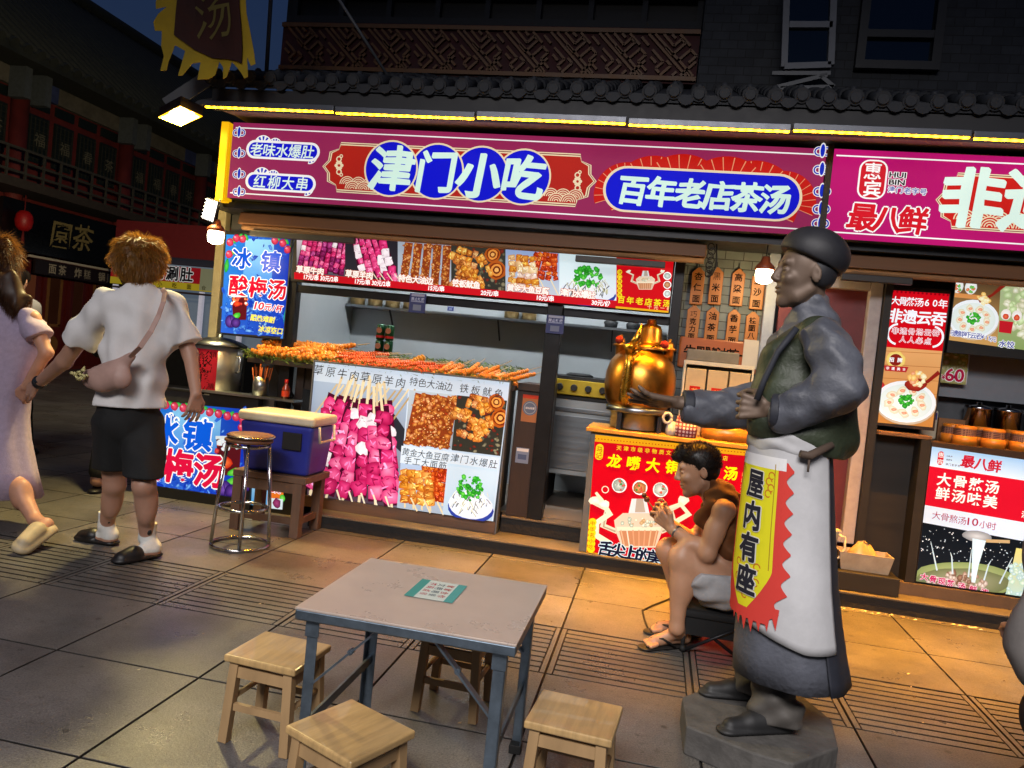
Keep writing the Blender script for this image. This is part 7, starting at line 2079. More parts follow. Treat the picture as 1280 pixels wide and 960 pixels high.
S.clip = [(J(160, 590, MY0), (0, 0, -1)), (J(160, 494, MY0), (0, 0, 1))]
S.disp = fold_noise(.006, [(40, 20, 8), (-30, 26, 10), (20, 30, 20)], 5)
S.mesh('shorts', M['black_cloth'], man)
for an, a_, t_, lab in ((nAn, nA, nT, 'near'), (fAn, fA, fT, 'far')):
 S = Sdf(.005, .015)
 up = an + (np.array([0, 0, .065]) + unit((nK if lab == 'near' else fK) - an) * .02)
 S.chain([up, an, a_ + np.array([0, 0, .055]), t_ * .25 + a_ * .75 + np.array([0, 0, .050])], [.048, .043, .042, .036])
 S.clip = [(up, (0, 0, 1))]
 so = S.mesh('sock', M['sock'], man)
 mb = MB(); q = Vector(up) + Vector((.034, -.030, -.04)); mb.ball((q.x, q.y, q.z), .012, 8, 6, 1.6); mb.build('stripe', M['black'], so)
 S = Sdf(.0052, .012)
 clog(S, t_, a_ + unit(a_ - t_) * .045)
 S.mesh('clog', M['clog'], man)
# hair: a base cap and many strands
S = Sdf(.007, .02)
S.ell(hd_c + np.array([.01, -.02, .040]), (.125, .115, .105), None, .02); S.ell(hd_c + np.array([.035, -.045, -.02]), (.088, .07, .080), None, .03); S.ell(hd_c + np.array([.01, -.0, .0]), (.118, .09, .06), None, .03)
S.disp = fold_noise(.010, [(60, 30, 40), (-50, 60, 30), (40, -70, 50)], 2)
hb = S.mesh('hair', M['hair_gold'], man)
def grow(base, n, c, seed, lmin, lmax, up=.25, ok=None, flow=None):
 rr = random.Random(seed); vs = [v.co for v in base.data.vertices]
 R_, D_, L_ = [], [], []
 while len(R_) < n:
  v = rr.choice(vs); d = (Vector(v) - Vector(c)).normalized()
  if ok and not ok(v, d): continue
  if flow: d = d * flow[0] + (Vector((0, 0, -1)) + d * d.z) * flow[1]
  R_.append(tuple(v)); D_.append(d + Vector((0, 0, up))); L_.append(rr.uniform(lmin, lmax))
 return R_, D_, L_
strands('hair_strands', M['hair_gold'], hb, *grow(hb, 9000, hd_c, 4, .025, .05, 0, flow=(.5, 1)), w=.0009, droop=.3, rng=random.Random(6), jit=.22)
# watch
mb = MB(); d = unit(wrL - elL); w_ = wrL - d * .02
mb.tube([tuple(w_ - d * .012), tuple(w_ + d * .012)], .037, 16); wt = mb.build('wristwatch', M['black'], man)
mb = MB(); q = w_ + unit((.3, -.8, .5)) * .036; mb.tube([tuple(q - unit((.3, -.8, .5)) * .006), tuple(q + unit((.3, -.8, .5)) * .006)], .021, 14); mb.build('watch_face', M['glass_dark'], wt)
# crossbody bag with a flower
bag = thing('shoulder_bag', 'mauve crossbody pouch with a small white flower on the walking T-shirt back', 'bag', (-2.95, 3.45, .9))
S = Sdf(.006, .03)
S.cone(J(116, 474, 3.49), J(150, 473, 3.46), .054, .056, .05, flat=((.4, -.9, 0), 1.7)); S.cone(J(130, 472, 3.48), J(164, 446, 3.47), .06, .022, .06, flat=((.4, -.9, 0), 1.7))
S.disp = fold_noise(.003, [(40, 20, 30), (-30, 20, 50)], 8)
M['mauve'] = mat('mauve_leather', (.68, .55, .51), .55, var=.12)
S.mesh('pouch', M['mauve'], bag)
mb = MB()
pts = [at(163, 446, 3.455), at(175, 434, 3.44), at(188, 415, 3.45), at(198, 395, 3.475), at(204, 378, 3.52), at(206, 366, 3.60), at(203, 361, 3.68)]
for i in range(len(pts) - 1): mb.bar(pts[i], pts[i + 1] + (pts[i + 1] - pts[i]) * .04, .004, .026, up=(.9, .3, .5))
mb.build('strap', M['mauve'], bag)
mb = MB(); rr = random.Random(2); fc = at(101, 468, 3.44)
for i in range(16):
 a = rr.uniform(0, 6.28); r = rr.uniform(.008, .04); c_ = Vector((fc.x + r * 1.2 * math.cos(a), fc.y + rr.uniform(-.02, .0), fc.z + r * .8 * math.sin(a)))
 mb.tube([c_, c_ + Vector((rr.uniform(-.02, .02), -.008, rr.uniform(-.015, .02)))], [.011, .003], 6)
mb.build('flower', mat('cream_flower', (.80, .76, .52), .7, var=.2, scale=40), bag)
# ------------------------------------------------------------------ woman at the left edge
WYY = 3.78
wo = thing('person', 'person with brown hair in a long lilac dress at the left picture edge', 'person', (-3.5, 3.8, 0))
hc = J(-4, 327, WYY); ws = J(40, 398, WYY - .02); wsl = J(-48, 392, WYY + .10)
wel = J(58, 441, WYY - .02); wwr = J(32, 484, WYY - .02)
wk, wan = J(16, 598, WYY), V3(at(44, 650, 3.70))
wt_, wh_ = V3(gz(22, 694)) + np.array([0, 0, .012]), V3(at(61, 661, 3.61))
S = Sdf(.0058, .02)
head(S, hc, (-.75, .66, 0), (0, 0, 1), .95)
S.cone(J(2, 376, WYY), J(2, 350, WYY), .05, .048, .02); S.cone(ws, wsl, .045, .045, .03); S.cone(J(-2, 395, WYY), J(-12, 520, WYY), .11, .13, .05, flat=((.5, -.87, 0), 1.3))
S.chain([ws, wel, wwr], [.042, .035, .025]); hand(S, wwr, V3(at(20, 500, WYY)) - wwr, (.5, -.8, .2), .92, curl=(.5, .55, .6, .6), thumb=-1)
S.chain([J(-5, 525, WYY), wk, wan], [.09, .060, .036]); S.ell(wk * .6 + wan * .4, (.052, .052, .09), None, .03)
S.chain([wan, wh_ + np.array([-.02, 0, .02]), wt_ * .7 + wh_ * .3 + np.array([0, 0, .02])], [.034, .034, .028])
S.chain([J(-30, 525, WYY + .05), J(-40, 600, WYY + .1), V3(gz(-55, 668)) + np.array([0, 0, .06])], [.09, .06, .036]); q = V3(gz(-55, 668)); S.chain([q + np.array([0, 0, .06]), q + np.array([-.14, .1, .03])], [.034, .028])
S.mesh('body', M['skin_c'], wo)
mb = MB()
rg_ = []
for px0, px1, py in ((-40, 43, 398), (-46, 47, 420), (-45, 40, 455), (-42, 26, 490), (-44, 24, 520), (-46, 25, 550), (-48, 32, 585), (-50, 40, 618)):
 a_, b_ = at(px0, py, WYY), at(px1, py, WYY); rg_.append((((a_.x + b_.x) / 2, WYY + .02, (a_.z + b_.z) / 2), abs(b_.x - a_.x) / 2, .155 + .02 * (py > 540), .3))
top_ = at(0, 372, WYY)
rg_ = [((top_.x, WYY + .02, top_.z + .01), .06, .055, .3), ((at(-2, 382, WYY).x, WYY + .02, at(0, 382, WYY).z), .15, .10, .3)] + rg_
loft(mb, rg_, 64, .035, 7)
dr = mb.build('dress', M['dress'], wo)
S = Sdf(.0065, .03); S.cone(ws + np.array([-.02, 0, -.01]), ws + (wel - ws) * .75, .066, .082, .04, cap=[(ws + (wel - ws) * .55, wel - ws)]); S.disp = fold_noise(.005, [(40, 20, 30), (-30, 20, 50)], 8)
S.mesh('sleeve', M['dress'], wo)
S = Sdf(.0055, .012)
d = unit(wt_ - wh_); S.cone(wh_ + d * .0, wt_ - d * .03 + np.array([0, 0, .01]), .046, .052, .02, flat=((.4, 0, 1), 1.8)); S.cone(wh_ + d * .08 + np.array([-.01, 0, .035]), wt_ - d * .04 + np.array([0, 0, .03]), .048, .042, .02)
S.mesh('shoe', M['beige_shoe'], wo)
S = Sdf(.0052, .012); clog(S, q + np.array([-.2, .14, 0]), q + np.array([.03, -.02, 0])); S.mesh('shoe', M['beige_shoe'], wo)
S = Sdf(.007, .02)
S.ell(hc + np.array([.02, -.02, .03]), (.104, .104, .108), None, .03); S.cone(hc + np.array([.03, -.04, .0]), J(20, 380, WYY - .05), .088, .050, .03); S.cone(hc + np.array([.06, -.02, -.02]), J(30, 372, WYY - .03), .05, .03, .03)
S.disp = fold_noise(.010, [(50, 50, 10), (-70, 40, 8), (60, -60, 14)], 5)
hb = S.mesh('hair', M['hair_brown'], wo)
R_, D_, L_ = grow(hb, 10000, hc, 9, .03, .08, -.1, flow=(.55, 1))
strands('hair_strands', M['hair_brown'], hb, R_, D_, L_, w=.0009, droop=.3, rng=random.Random(7), jit=.14)
# ------------------------------------------------------------------ passers-by half hidden behind the couple
def walker(label, x, y, shirt, legs, shoe, ht=1.68, seed=1):
 w = thing('person', label, 'person', (x, y, 0))
 k = ht / 1.70; P = lambda a, b_, z: np.array([x + a, y + b_, z * k])
 S = Sdf(.011, .025)
 head(S, P(0, 0, 1.58), (-.5, .86, 0), (0, 0, 1), .98); S.cone(P(0, 0, 1.40), P(0, 0, 1.50), .055, .05)
 S.cone(P(-.14, 0, 1.36), P(.14, 0, 1.36), .05, .05); S.cone(P(0, 0, 1.3), P(0, 0, .92), .11, .12, flat=((0, 1, 0), 1.2))
 for s_ in (-1, 1):
  S.chain([P(s_ * .18, 0, 1.36), P(s_ * .23, .0, 1.08), P(s_ * .22, .06, .84)], [.045, .036, .027]); hand(S, P(s_ * .22, .06, .84), (0, .1, -1), (s_, 0, 0), .95, thumb=-s_)
  S.chain([P(s_ * .09, 0, .88), P(s_ * .09, .05 * s_, .48), P(s_ * .09, .13 * s_, .09), P(s_ * .09 - .03, .13 * s_ + .08, .035)], [.085, .055, .038, .03])
 S.mesh('body', M['skin_a'], w)
 S = Sdf(.011, .03); S.cone(P(-.13, 0, 1.37), P(.13, 0, 1.37), .07, .07, .05); S.cone(P(0, 0, 1.3), P(0, 0, .86), .15, .16, .05, flat=((0, 1, 0), 1.25))
 for s_ in (-1, 1): S.cone(P(s_ * .18, 0, 1.36), P(s_ * .23, 0, 1.08), .066, .085, .04)
 S.clip = [(P(0, 0, .86), (0, 0, -1)), (P(0, 0, 1.45), (0, 0, 1))]; S.disp = fold_noise(.007, [(34, 20, 14), (-30, 26, 22)], seed); S.mesh('shirt', shirt, w)
 S = Sdf(.011, .03); S.cone(P(0, 0, .95), P(0, 0, .85), .14, .14, flat=((0, 1, 0), 1.2))
 for s_ in (-1, 1): S.chain([P(s_ * .09, 0, .86), P(s_ * .09, .05 * s_, .46), P(s_ * .09, .11 * s_, .16)], [.105, .085, .07])
 S.mesh('trousers', legs, w)
 for s_ in (-1, 1):
  S = Sdf(.009, .012); b_ = P(s_ * .09, .13 * s_, 0); b_[2] = 0; clog(S, b_ + np.array([-.05, .17, 0]), b_ + np.array([.02, -.06, 0])); S.mesh('shoe', shoe, w)
 S = Sdf(.011, .02); S.ell(P(0, -.02, 1.62), (.10, .11, .10)); S.disp = fold_noise(.008, [(50, 50, 10), (-70, 40, 8)], 5); S.mesh('hair', M['hair_dark'], w)
b_ = gz(121, 606)
walker('person in black hidden behind the couple with one shoe showing', b_.x + .27, b_.y - .10, M['black_cloth'], M['black_cloth'], M['clog'], seed=3)
c_ = at(17, 400, 5.6)
walker('person in white shirt half hidden behind the lilac dress', c_.x, 5.6, M['tee'], M['black_cloth'], M['clog'], 1.62, 5)
# ------------------------------------------------------------------ man sitting on a folding stool
SYY = 3.74
RS = .90
sm = thing('person', 'bare-armed person with dark hair sitting on a folding stool, hunched over something in both hands', 'person', (.25, 3.75, 0))
nr, fr_ = -.13, .13
hc = J(872, 588, SYY)
S = Sdf(.005, .018)
hfw = unit((-1, -.10, -.30))
HP = head(S, hc, hfw, (-.25, 0, 1), .95)
nk0, nk1 = J(893, 622, SYY + .0), J(880, 603, SYY)
S.cone(nk0, nk1, .062, .054, .02)
sN, sF = J(905, 638, SYY - .155), J(897, 634, SYY + .155)
eN, eF = J(884, 692, SYY - .16), J(868, 676, SYY + .17)
wN, wF = J(840, 661, SYY - .07), J(832, 652, SYY + .07)
hipc = J(901, 724, SYY); chest = J(903, 655, SYY)
S.cone(sN, sF, .056, .056, .04); S.cone(chest, J(906, 690, SYY), .118, .115, .05, flat=((1, 0, 0), 1.05)); S.cone(J(906, 690, SYY), hipc, .115, .125, .05)
S.chain([sN, eN, wN], [.054, .043, .031], .02); S.chain([sF, eF, wF], [.054, .043, .031], .02)
S.ell(sN * .5 + eN * .5 + np.array([-.008, 0, 0]), (.050, .052, .075), None, .02); S.ell(eN * .65 + wN * .35, (.052, .046, .042), (unit(wN - eN), (0, 1, 0), (0, 0, 1)), .02)
hand(S, wN, J(815, 636, SYY - .03) - wN, (-.25, -.8, -.45), .95, curl=(.65, .7, .75, .8), thumb=1, thumb_in=.9)
hand(S, wF, J(812, 628, SYY + .03) - wF, (-.25, .8, -.45), .95, curl=(.65, .7, .75, .8), thumb=-1, thumb_in=.9)
kN, kF = J(852, 697, SYY - .12), J(836, 688, SYY + .10)
aN, aF = V3(at(846, 785, 3.60)), V3(at(858, 778, 3.86))
gN, gF = V3(gz(852, 808)), V3(gz(862, 796)); tN, tF = V3(gz(800, 812)), V3(gz(806, 791))
S.chain([hipc + np.array([-.01, -.09, 0]), kN], [.10, .066], .03); S.chain([hipc + np.array([-.01, .09, 0]), kF], [.10, .066], .03)
S.chain([kN, aN], [.062, .036], .03); S.chain([kF, aF], [.062, .036], .03)
S.ell(kN * .62 + aN * .38 + np.array([.022, 0, 0]), (.056, .054, .10), None, .03); S.ell(kF * .62 + aF * .38 + np.array([.022, 0, 0]), (.056, .054, .10), None, .03)
for a_, g_, t_ in ((aN, gN, tN), (aF, gF, tF)):
 d = unit(t_ - g_); up = np.array([0, 0, 1.]); sd = np.cross(d, up)
 S.chain([a_, g_ + up * .045], [.036, .034], .02); S.cone(g_ + up * .045 - d * .01, t_ - d * .07 + up * .034, .034, .028, .02, flat=(up, 1.15)); S.cone(a_ * .6 + g_ * .4 + up * .02, t_ - d * .08 + up * .04, .032, .024, .02)
 for i in range(5):
  o = (i - 2) * .0155
  S.cone(t_ - d * .07 + sd * o + up * .030, t_ - d * (.028 + .006 * abs(i - 1)) + sd * o * 1.15 + up * .025, .0105, .0085 if i else .011, .006)
S.mesh('body', M['skin_b'], sm)
# flip-flops
for a_, g_, t_ in ((aN, gN, tN), (aF, gF, tF)):
 S = Sdf(.005, .01); d = unit(t_ - g_); up = np.array([0, 0, 1.]); sd = np.cross(d, up)
 S.cone(g_ - d * .03 + up * .009, t_ - d * .03 + up * .009, .038, .046, .01, flat=(up, 5.0)); fo = S.mesh('flip_flop', M['black_wood'], sm)
 mb = MB(); c0 = t_ - d * .055 + up * .05
 for sg in (-1, 1): mb.tube([c0, t_ - d * .10 + sd * sg * .030 + up * .056, g_ + d * .07 + sd * sg * .042 + up * .018], .006, 6)
 mb.build('strap', M['black'], fo)
# shorts
S = Sdf(.006, .03)
S.cone(hipc + np.array([.0, 0, .035]), hipc + np.array([0, 0, -.03]), .138, .138, .04)
for o, kn in ((-.09, kN), (.09, kF)):
 h_ = hipc + np.array([-.01, o, -.01]); e = h_ + (kn - h_) * .95; S.cone(h_, e, .118, .105, .04, cap=[(h_ + (kn - h_) * .58, kn - h_)])
S.cone(J(885, 728, SYY - .12), J(872, 738, SYY - .12), .055, .035, .04)
S.clip = [(hipc + np.array([0, 0, .06]), (0, 0, 1))]; S.disp = fold_noise(.006, [(60, 20, 30), (-50, 30, 60), (30, 50, -50)], 4)
S.mesh('shorts', mat('pale_grey_cotton', (.66, .66, .67), .85, bump=.15, bump_scale=140), sm)
# brown top pulled up round the shoulders
S = Sdf(.0055, .03)
S.cone(J(904, 624, SYY - .09), J(902, 622, SYY + .09), .078, .078, .04); S.cone(J(918, 640, SYY - .10), J(916, 640, SYY + .10), .060, .060, .04); S.cone(J(893, 632, SYY - .1), J(878, 650, SYY - .03), .05, .045, .04); S.cone(J(893, 632, SYY + .1), J(878, 650, SYY + .03), .05, .045, .04); S.cone(J(897, 612, SYY - .05), J(897, 612, SYY + .05), .052, .052, .03)
S.cone(J(912, 662, SYY - .07), J(912, 664, SYY + .07), .090, .09, .05); S.cone(J(910, 682, SYY - .07), J(910, 684, SYY + .07), .082, .082, .05)
S.disp = fold_noise(.007, [(60, 20, 50), (-50, 30, 70), (20, 50, 80)], 6)
S.mesh('brown_top', mat('brown_jersey', (.40, .23, .09), .85, var=.15, bump=.12, bump_scale=150), sm)
S = Sdf(.006, .02)
S.ell(hc + np.array([.004, 0, .054]), (.108, .087, .086), None, .02); S.ell(hc + np.array([.032, 0, .014]), (.081, .083, .080), None, .02); S.cone(HP(.055, .105), HP(.085, .085), .035, .028, .02)
S.ell(HP(.105, -.03), (.066, .09, .072), None, .01, 's')
S.disp = fold_noise(.0015, [(70, 30, 40), (-50, 80, 30)], 2)
hb = S.mesh('hair', M['hair_dark'], sm)
R_, D_, L_ = grow(hb, 5200, hc - np.array([0, 0, .03]), 3, 0.010, .020, .35, ok=lambda v, d: d.z > .45)
strands('hair_strands', M['hair_dark'], hb, R_, D_, L_, w=.0008, droop=.0, rng=random.Random(8), jit=.28)
mb = MB()
for s_ in (1, -1):
 q = HP(.0815, .011, s_ * .033); mb.ball(tuple(q), .0068, 8, 6)
 mb.tube([tuple(HP(.088, .037, s_ * .018)), tuple(HP(.085, .041, s_ * .034)), tuple(HP(.071, .037, s_ * .052))], [.002, .0035, .0015], 5)
mb.build('eyes_and_brows', M['hair_dark'], sm)
mb = MB(); mb.tube([tuple(wN - unit(wN - eN) * .03 + np.array([0, 0, .0])), tuple(wN - unit(wN - eN) * .022)], .034, 14); mb.build('bracelet', mat('bracelet_grey', (.5, .5, .52), .3, .8), sm)
pn = thing('snack_skewer', 'short skewer of food held in both hands by the seated person', 'food', (0, 3.7, .72))
fc = (J(811, 632, SYY - .01) + J(811, 626, SYY + .03)) / 2
mb = MB(); mb.tube([tuple(fc + np.array([.03, 0, -.03])), tuple(fc + np.array([-.03, 0, .04]))], .003, 5); mb.build('stick', M['stick'], pn)
mb = MB(); mb.ball(tuple(fc + np.array([-.012, 0, .018])), .015, 9, 6); mb.ball(tuple(fc + np.array([-.026, 0, .036])), .013, 9, 6); mb.build('morsel', mat('brown_morsel', (.4, .2, .08), .4, var=.4, scale=60), pn)
RS = 1.0
# folding stool
fs0 = thing('folding_stool', 'small black folding stool with crossed steel legs under the seated person', 'folding stool', (.33, 3.78, 0))
sz = hipc[2] - .135
x0, x1, y0, y1 = .23, .52, 3.60, 3.92
mb = MB(); mb.box(x0, x1, y0, y1, sz - .03, sz + .005); mb.build('cloth_seat', M['black_cloth'], fs0, bevel=.012, seg=3)
mb = MB(); mb.box(x0 + .004, x0 + .016, y0 + .01, y1 - .01, sz - .16, sz - .031); mb.box(x1 - .016, x1 - .004, y0 + .01, y1 - .01, sz - .16, sz - .031); mb.box(x0 + .017, x1 - .017, y0 + .01, y0 + .02, sz - .11, sz - .031); mb.build('skirt_panel', M['black_cloth'], fs0)
for y in (y0 + .015, y1 - .015):
 mb = MB(); mb.tube([(x0 + .02, y, .012), (x1 - .02, y - .01, sz - .035)], .008, 8); mb.build('leg', M['darkmetal'], fs0)
 mb = MB(); mb.tube([(x1 - .02, y + .0, .012), (x0 + .02, y + .016, sz - .035)], .008, 8); mb.build('leg', M['darkmetal'], fs0)
for x in (x0 + .014, x1 - .014):
 mb = MB(); mb.tube([(x, y0 + .02, .012), (x - .001, y0 + .02, sz - .035)], .008, 8); mb.build('leg', M['chrome'], fs0)
 mb = MB(); mb.ball((x, y0 + .02, .018), .018, 8, 6); mb.build('foot', M['rubber'], fs0)
mb = MB(); mb.tube([(x0 + .014, y0 + .03, .02), (x0 + .01, y1 - .02, sz - .06)], .007, 7); mb.tube([(x0 + .014, y1 - .02, .02), (x0 + .01, y0 + .03, sz - .06)], .007, 7); mb.build('cross_brace', M['darkmetal'], fs0)
# ------------------------------------------------------------------ statue of a waiter
TY_ = 2.76
RS = .90
stt = thing('statue', 'life-size waiter statue in skullcap and green waistcoat with yellow apron banner 屋内有座', 'statue', (.62, 3.0, .1))
M['st_skin'] = mat('statue_bronze_skin', (.40, .33, .28), .55, .25, var=.2, scale=12)
M['st_robe'] = mat('statue_grey_robe', (.30, .31, .345), .55, var=.38, scale=6, bump=.3, bump_scale=55)
M['st_vest'] = mat('statue_green_vest', (.17, .20, .14), .55, var=.4, scale=7, bump=.3, bump_scale=70)
M['st_hat'] = mat('statue_cap', (.13, .13, .15), .6, var=.2)
M['st_apron'] = mat('statue_apron_cloth', (.70, .70, .71), .8, var=.2, scale=4, bump=.12, bump_scale=22)
M['st_dark'] = mat('statue_dark_hem', (.13, .14, .18), .7, var=.2)
M['st_shoe'] = mat('statue_shoe', (.10, .10, .105), .6, var=.3)
hc = J(1006, 343, TY_)
S = Sdf(.005, .016)
HP = head(S, hc, (-1, -.12, -.02), (.06, 0, 1), .94)
S.cone(J(1014, 425, TY_ + .01), J(1011, 362, TY_ + .01), .060, .056, .015)
# far hand, stretched out, and near hand holding the waistcoat edge
wF, wN = J(846, 503, TY_ + .14), J(962, 512, TY_ - .13)
S.cone(J(890, 510, TY_ + .16), wF, .035, .028, .02)
hand(S, wF, (-1, -.12, .02), (.05, -.35, -.94), 1.08, curl=(.06, .12, .16, .22), spread=.30, thumb=-1, thumb_in=.1)
S.cone(J(1000, 512, TY_ - .16), wN, .034, .030, .02)
hand(S, wN, (-1, .22, .03), (.05, -1, .1), 1.0, curl=(1.0, 1.05, 1.1, 1.15), thumb=1, thumb_in=.9)
S.cone(J(1012, 440, TY_ + .01), J(985, 470, TY_), .09, .11, .02); S.cone(J(985, 470, TY_), J(940, 505, TY_ + .1), .06, .035, .03); S.cone(J(985, 470, TY_), J(1000, 512, TY_ - .16), .06, .035, .03)
S.mesh('body', M['st_skin'], stt)
# robe sleeves and collar
S = Sdf(.0058, .03)
shN, shF = J(1029, 424, TY_ - .17), J(985, 430, TY_ + .17)
elN = J(1050, 480, TY_ - .21)
S.chain([shN, J(1044, 448, TY_ - .20), elN], [.074, .071, .072], .04); S.cone(elN, J(976, 515, TY_ - .15), .072, .060, .05, cap=[(J(966, 515, TY_ - .15), (-1, .25, .0))])
S.cone(J(1050, 492, TY_ - .22), J(985, 520, TY_ - .16), .066, .058, .04, cap=[(J(966, 515, TY_ - .15), (-1, .25, .0))])
elF = J(960, 500, TY_ + .26)
S.chain([shF, elF], [.074, .070], .04); S.cone(elF, J(856, 508, TY_ + .15), .071, .058, .05, cap=[(J(858, 507, TY_ + .15), (-1, 0, .0))]); S.cone(J(930, 520, TY_ + .22), J(862, 516, TY_ + .15), .064, .050, .04, cap=[(J(858, 507, TY_ + .15), (-1, 0, .0))])
S.cone(J(1014, 396, TY_ + .01), J(1012, 383, TY_ + .01), .082, .066, .02); S.cone(J(1014, 440, TY_), J(1010, 480, TY_), .135, .15, .05)
S.disp = fold_noise(.0058, [(46, 50, 80), (50, -30, 34), (-40, 20, 60), (20, 60, -30)], 12)
S.mesh('robe_top', M['st_robe'], stt)
for a_, b_, r in ((J(853, 507, TY_ + .15), J(866, 508, TY_ + .155), .066), (J(964, 514, TY_ - .145), J(976, 515, TY_ - .152), .066)):
 S = Sdf(.0058, .01); S.cone(a_, b_, r, r, .005, cap=[(a_, a_ - b_), (b_, b_ - a_)]); S.mesh('cuff', M['st_dark'], stt)
# waistcoat
S = Sdf(.006, .03)
S.cone(J(1022, 421, TY_ - .11), J(1014, 421, TY_ + .11), .075, .075, .05); S.cone(J(1012, 462, TY_), J(990, 535, TY_), .165, .178, .05, flat=((1, 0, 0), 1.12)); S.cone(J(1020, 500, TY_ - .05), J(1026, 545, TY_ - .03), .13, .13, .05); S.cone(J(985, 450, TY_ - .05), J(962, 520, TY_ - .06), .10, .085, .05)
S.ell(shN + np.array([.03, -.03, -.06]), (.12, .085, .14), None, .02, 's')
S.clip = [(J(1000, 560, TY_), (-.16, 0, -1)), (J(1012, 380, TY_), (-.45, 0, 1))]
S.disp = fold_noise(.006, [(40, 20, 16), (-26, 36, 30), (20, 30, 40)], 14)
S.mesh('waistcoat', M['st_vest'], stt)
mb = MB(); e0 = [J(*p, TY_ - .165) for p in ((996, 410), (972, 440), (955, 475), (946, 500))]
mb.tube([tuple(p) for p in e0], .011, 7); mb.build('waistcoat_edging', M['st_dark'], stt)
# skullcap
S = Sdf(.0055, .015)
S.ell(hc + np.array([.026, 0, .072]), (.130, .110, .100), ((1, 0, -.28), (0, 1, 0), (.28, 0, 1)), .02)
S.clip = [(hc + np.array([-.02, 0, .058]), (-.42, 0, -1))]
S.mesh('skullcap', M['st_hat'], stt)
S = Sdf(.006, .02); S.ell(hc + np.array([.035, 0, .012]), (.078, .084, .085), None, .02); S.ell(HP(.085, -.03), (.09, .11, .09), None, .01, 's'); S.clip = [(J(1000, 358, TY_), (0, 0, -1))]
S.mesh('hair', M['st_hat'], stt)
mb = MB()
for s_ in (1, -1):
 mb.tube([tuple(HP(.089, .038, s_ * .016)), tuple(HP(.086, .042, s_ * .034)), tuple(HP(.072, .038, s_ * .052))], [.002, .0035, .0015], 5); mb.ball(tuple(HP(.0815, .011, s_ * .033)), .0066, 8, 6)
mb.build('eyes_and_brows', M['st_hat'], stt)
# lower robe
mb = MB(); rg_ = []
for px0, px1, py, ry in ((944, 1036, 548, .140), (938, 1038, 600, .148), (930, 1040, 660, .158), (923, 1043, 720, .168), (919, 1048, 770, .175), (915, 1054, 810, .18), (913, 1060, 842, .182)):
 a_, b_ = at(px0, py, TY_), at(px1, py, TY_)
 rg_.append((((a_.x + b_.x) / 2, TY_, (a_.z + b_.z) / 2 - .0), (b_.x - a_.x) / 2, ry, 0))
loft(mb, rg_, 72, .02, 5, th=.008); mb.build('lower_robe', M['st_robe'], stt)
R0 = rg_
def robe_at(t, z, lift):
 zs = [r[0][2] for r in R0]
 for i in range(len(R0) - 1):
  if zs[i] >= z >= zs[i + 1]: break
 u = min(max((zs[i] - z) / (zs[i] - zs[i + 1] + 1e-9), 0), 1)
 c = [R0[i][0][d] * (1 - u) + R0[i + 1][0][d] * u for d in (0, 1)]
 rx = R0[i][1] * (1 - u) + R0[i + 1][1] * u; ry = R0[i][2] * (1 - u) + R0[i + 1][2] * u
 w = 1 + .012 * math.sin(5 * t + 4 * z)
 return (c[0] + (rx * w + lift) * math.cos(t), c[1] + (ry * w + lift) * math.sin(t), z)
# darker back panel of the robe
mb = MB()
def cloth_patch(mb, t0, t1, ztop, zbot, lift, nt=24, nz=20, th=.005):
 """curved cloth lying on the robe between two angles (degrees); zbot may depend on the angle"""
 vs, fs = [], []
 for s_ in (0, 1):
  for j in range(nz + 1):
   for i in range(nt + 1):
    t = math.radians(t0 + (t1 - t0) * i / nt); zb = zbot(i / nt) if callable(zbot) else zbot
    z = ztop + (zb - ztop) * j / nz
    vs.append(robe_at(t, z, lift - s_ * th * .6 + .004 * math.sin(3 * i / nt * 3.1) * j / nz))
 n = (nt + 1) * (nz + 1)
 for j in range(nz):
  for i in range(nt):
   a = j * (nt + 1) + i
   fs.append((a, a + nt + 1, a + nt + 2, a + 1)); fs.append((n + a, n + a + 1, n + a + nt + 2, n + a + nt + 1))
 ed = [i for i in range(nt + 1)] ; 
 for i in range(nt):
  fs.append((i, i + 1, n + i + 1, n + i)); b0 = nz * (nt + 1) + i; fs.append((b0 + 1, b0, n + b0, n + b0 + 1))
 for j in range(nz):
  a = j * (nt + 1); fs.append((a, n + a, n + a + nt + 1, a + nt + 1)); a += nt; fs.append((a, a + nt + 1, n + a + nt + 1, n + a))
 mb.add(vs, fs, True)
zt = at(985, 535, TY_).z; zw = R0[0][0][2]
zb = at(985, 842, TY_).z
cloth_patch(mb, 302, 372, R0[0][0][2] - .002, zb + .002, .010); mb.build('robe_back_panel', M['st_dark'], stt)
# apron: front of the body round to the near side
mb = MB(); zl, zr = at(920, 752, TY_ - .1).z, at(1030, 822, TY_ - .19).z
cloth_patch(mb, 128, 315, zw - .001, lambda u: zl + (zr - zl) * min(1, max(0, (u - .15) / .65)) ** 1.0, .020, 48, 24, .006)
ap = mb.build('apron', M['st_apron'], stt)
S = Sdf(.006, .02)
for t in range(125, 320, 8):
 p, q = robe_at(math.radians(t), zw - .005, .004), robe_at(math.radians(t + 8), zw - .005, .004); S.cone(p, q, .019, .019, .02, flat=((0, 0, 1), .5))
S.disp = fold_noise(.004, [(30, 20, 120), (-30, 36, 90), (60, 20, 150)], 15)
S.mesh('apron_waist', M['st_apron'], ap)
mb = MB(); c0 = V3(at(1012, 570, TY_ - .19)); mb.tube([tuple(V3(at(1000, 567, TY_ - .195))), tuple(c0), tuple(V3(at(1040, 556, TY_ - .15)))], [.012, .015, .012], 7); mb.tube([tuple(c0), tuple(V3(at(1010, 590, TY_ - .20)))], .004, 5); mb.build('apron_tie', mat('tie_brown', (.30, .24, .20), .8), ap)
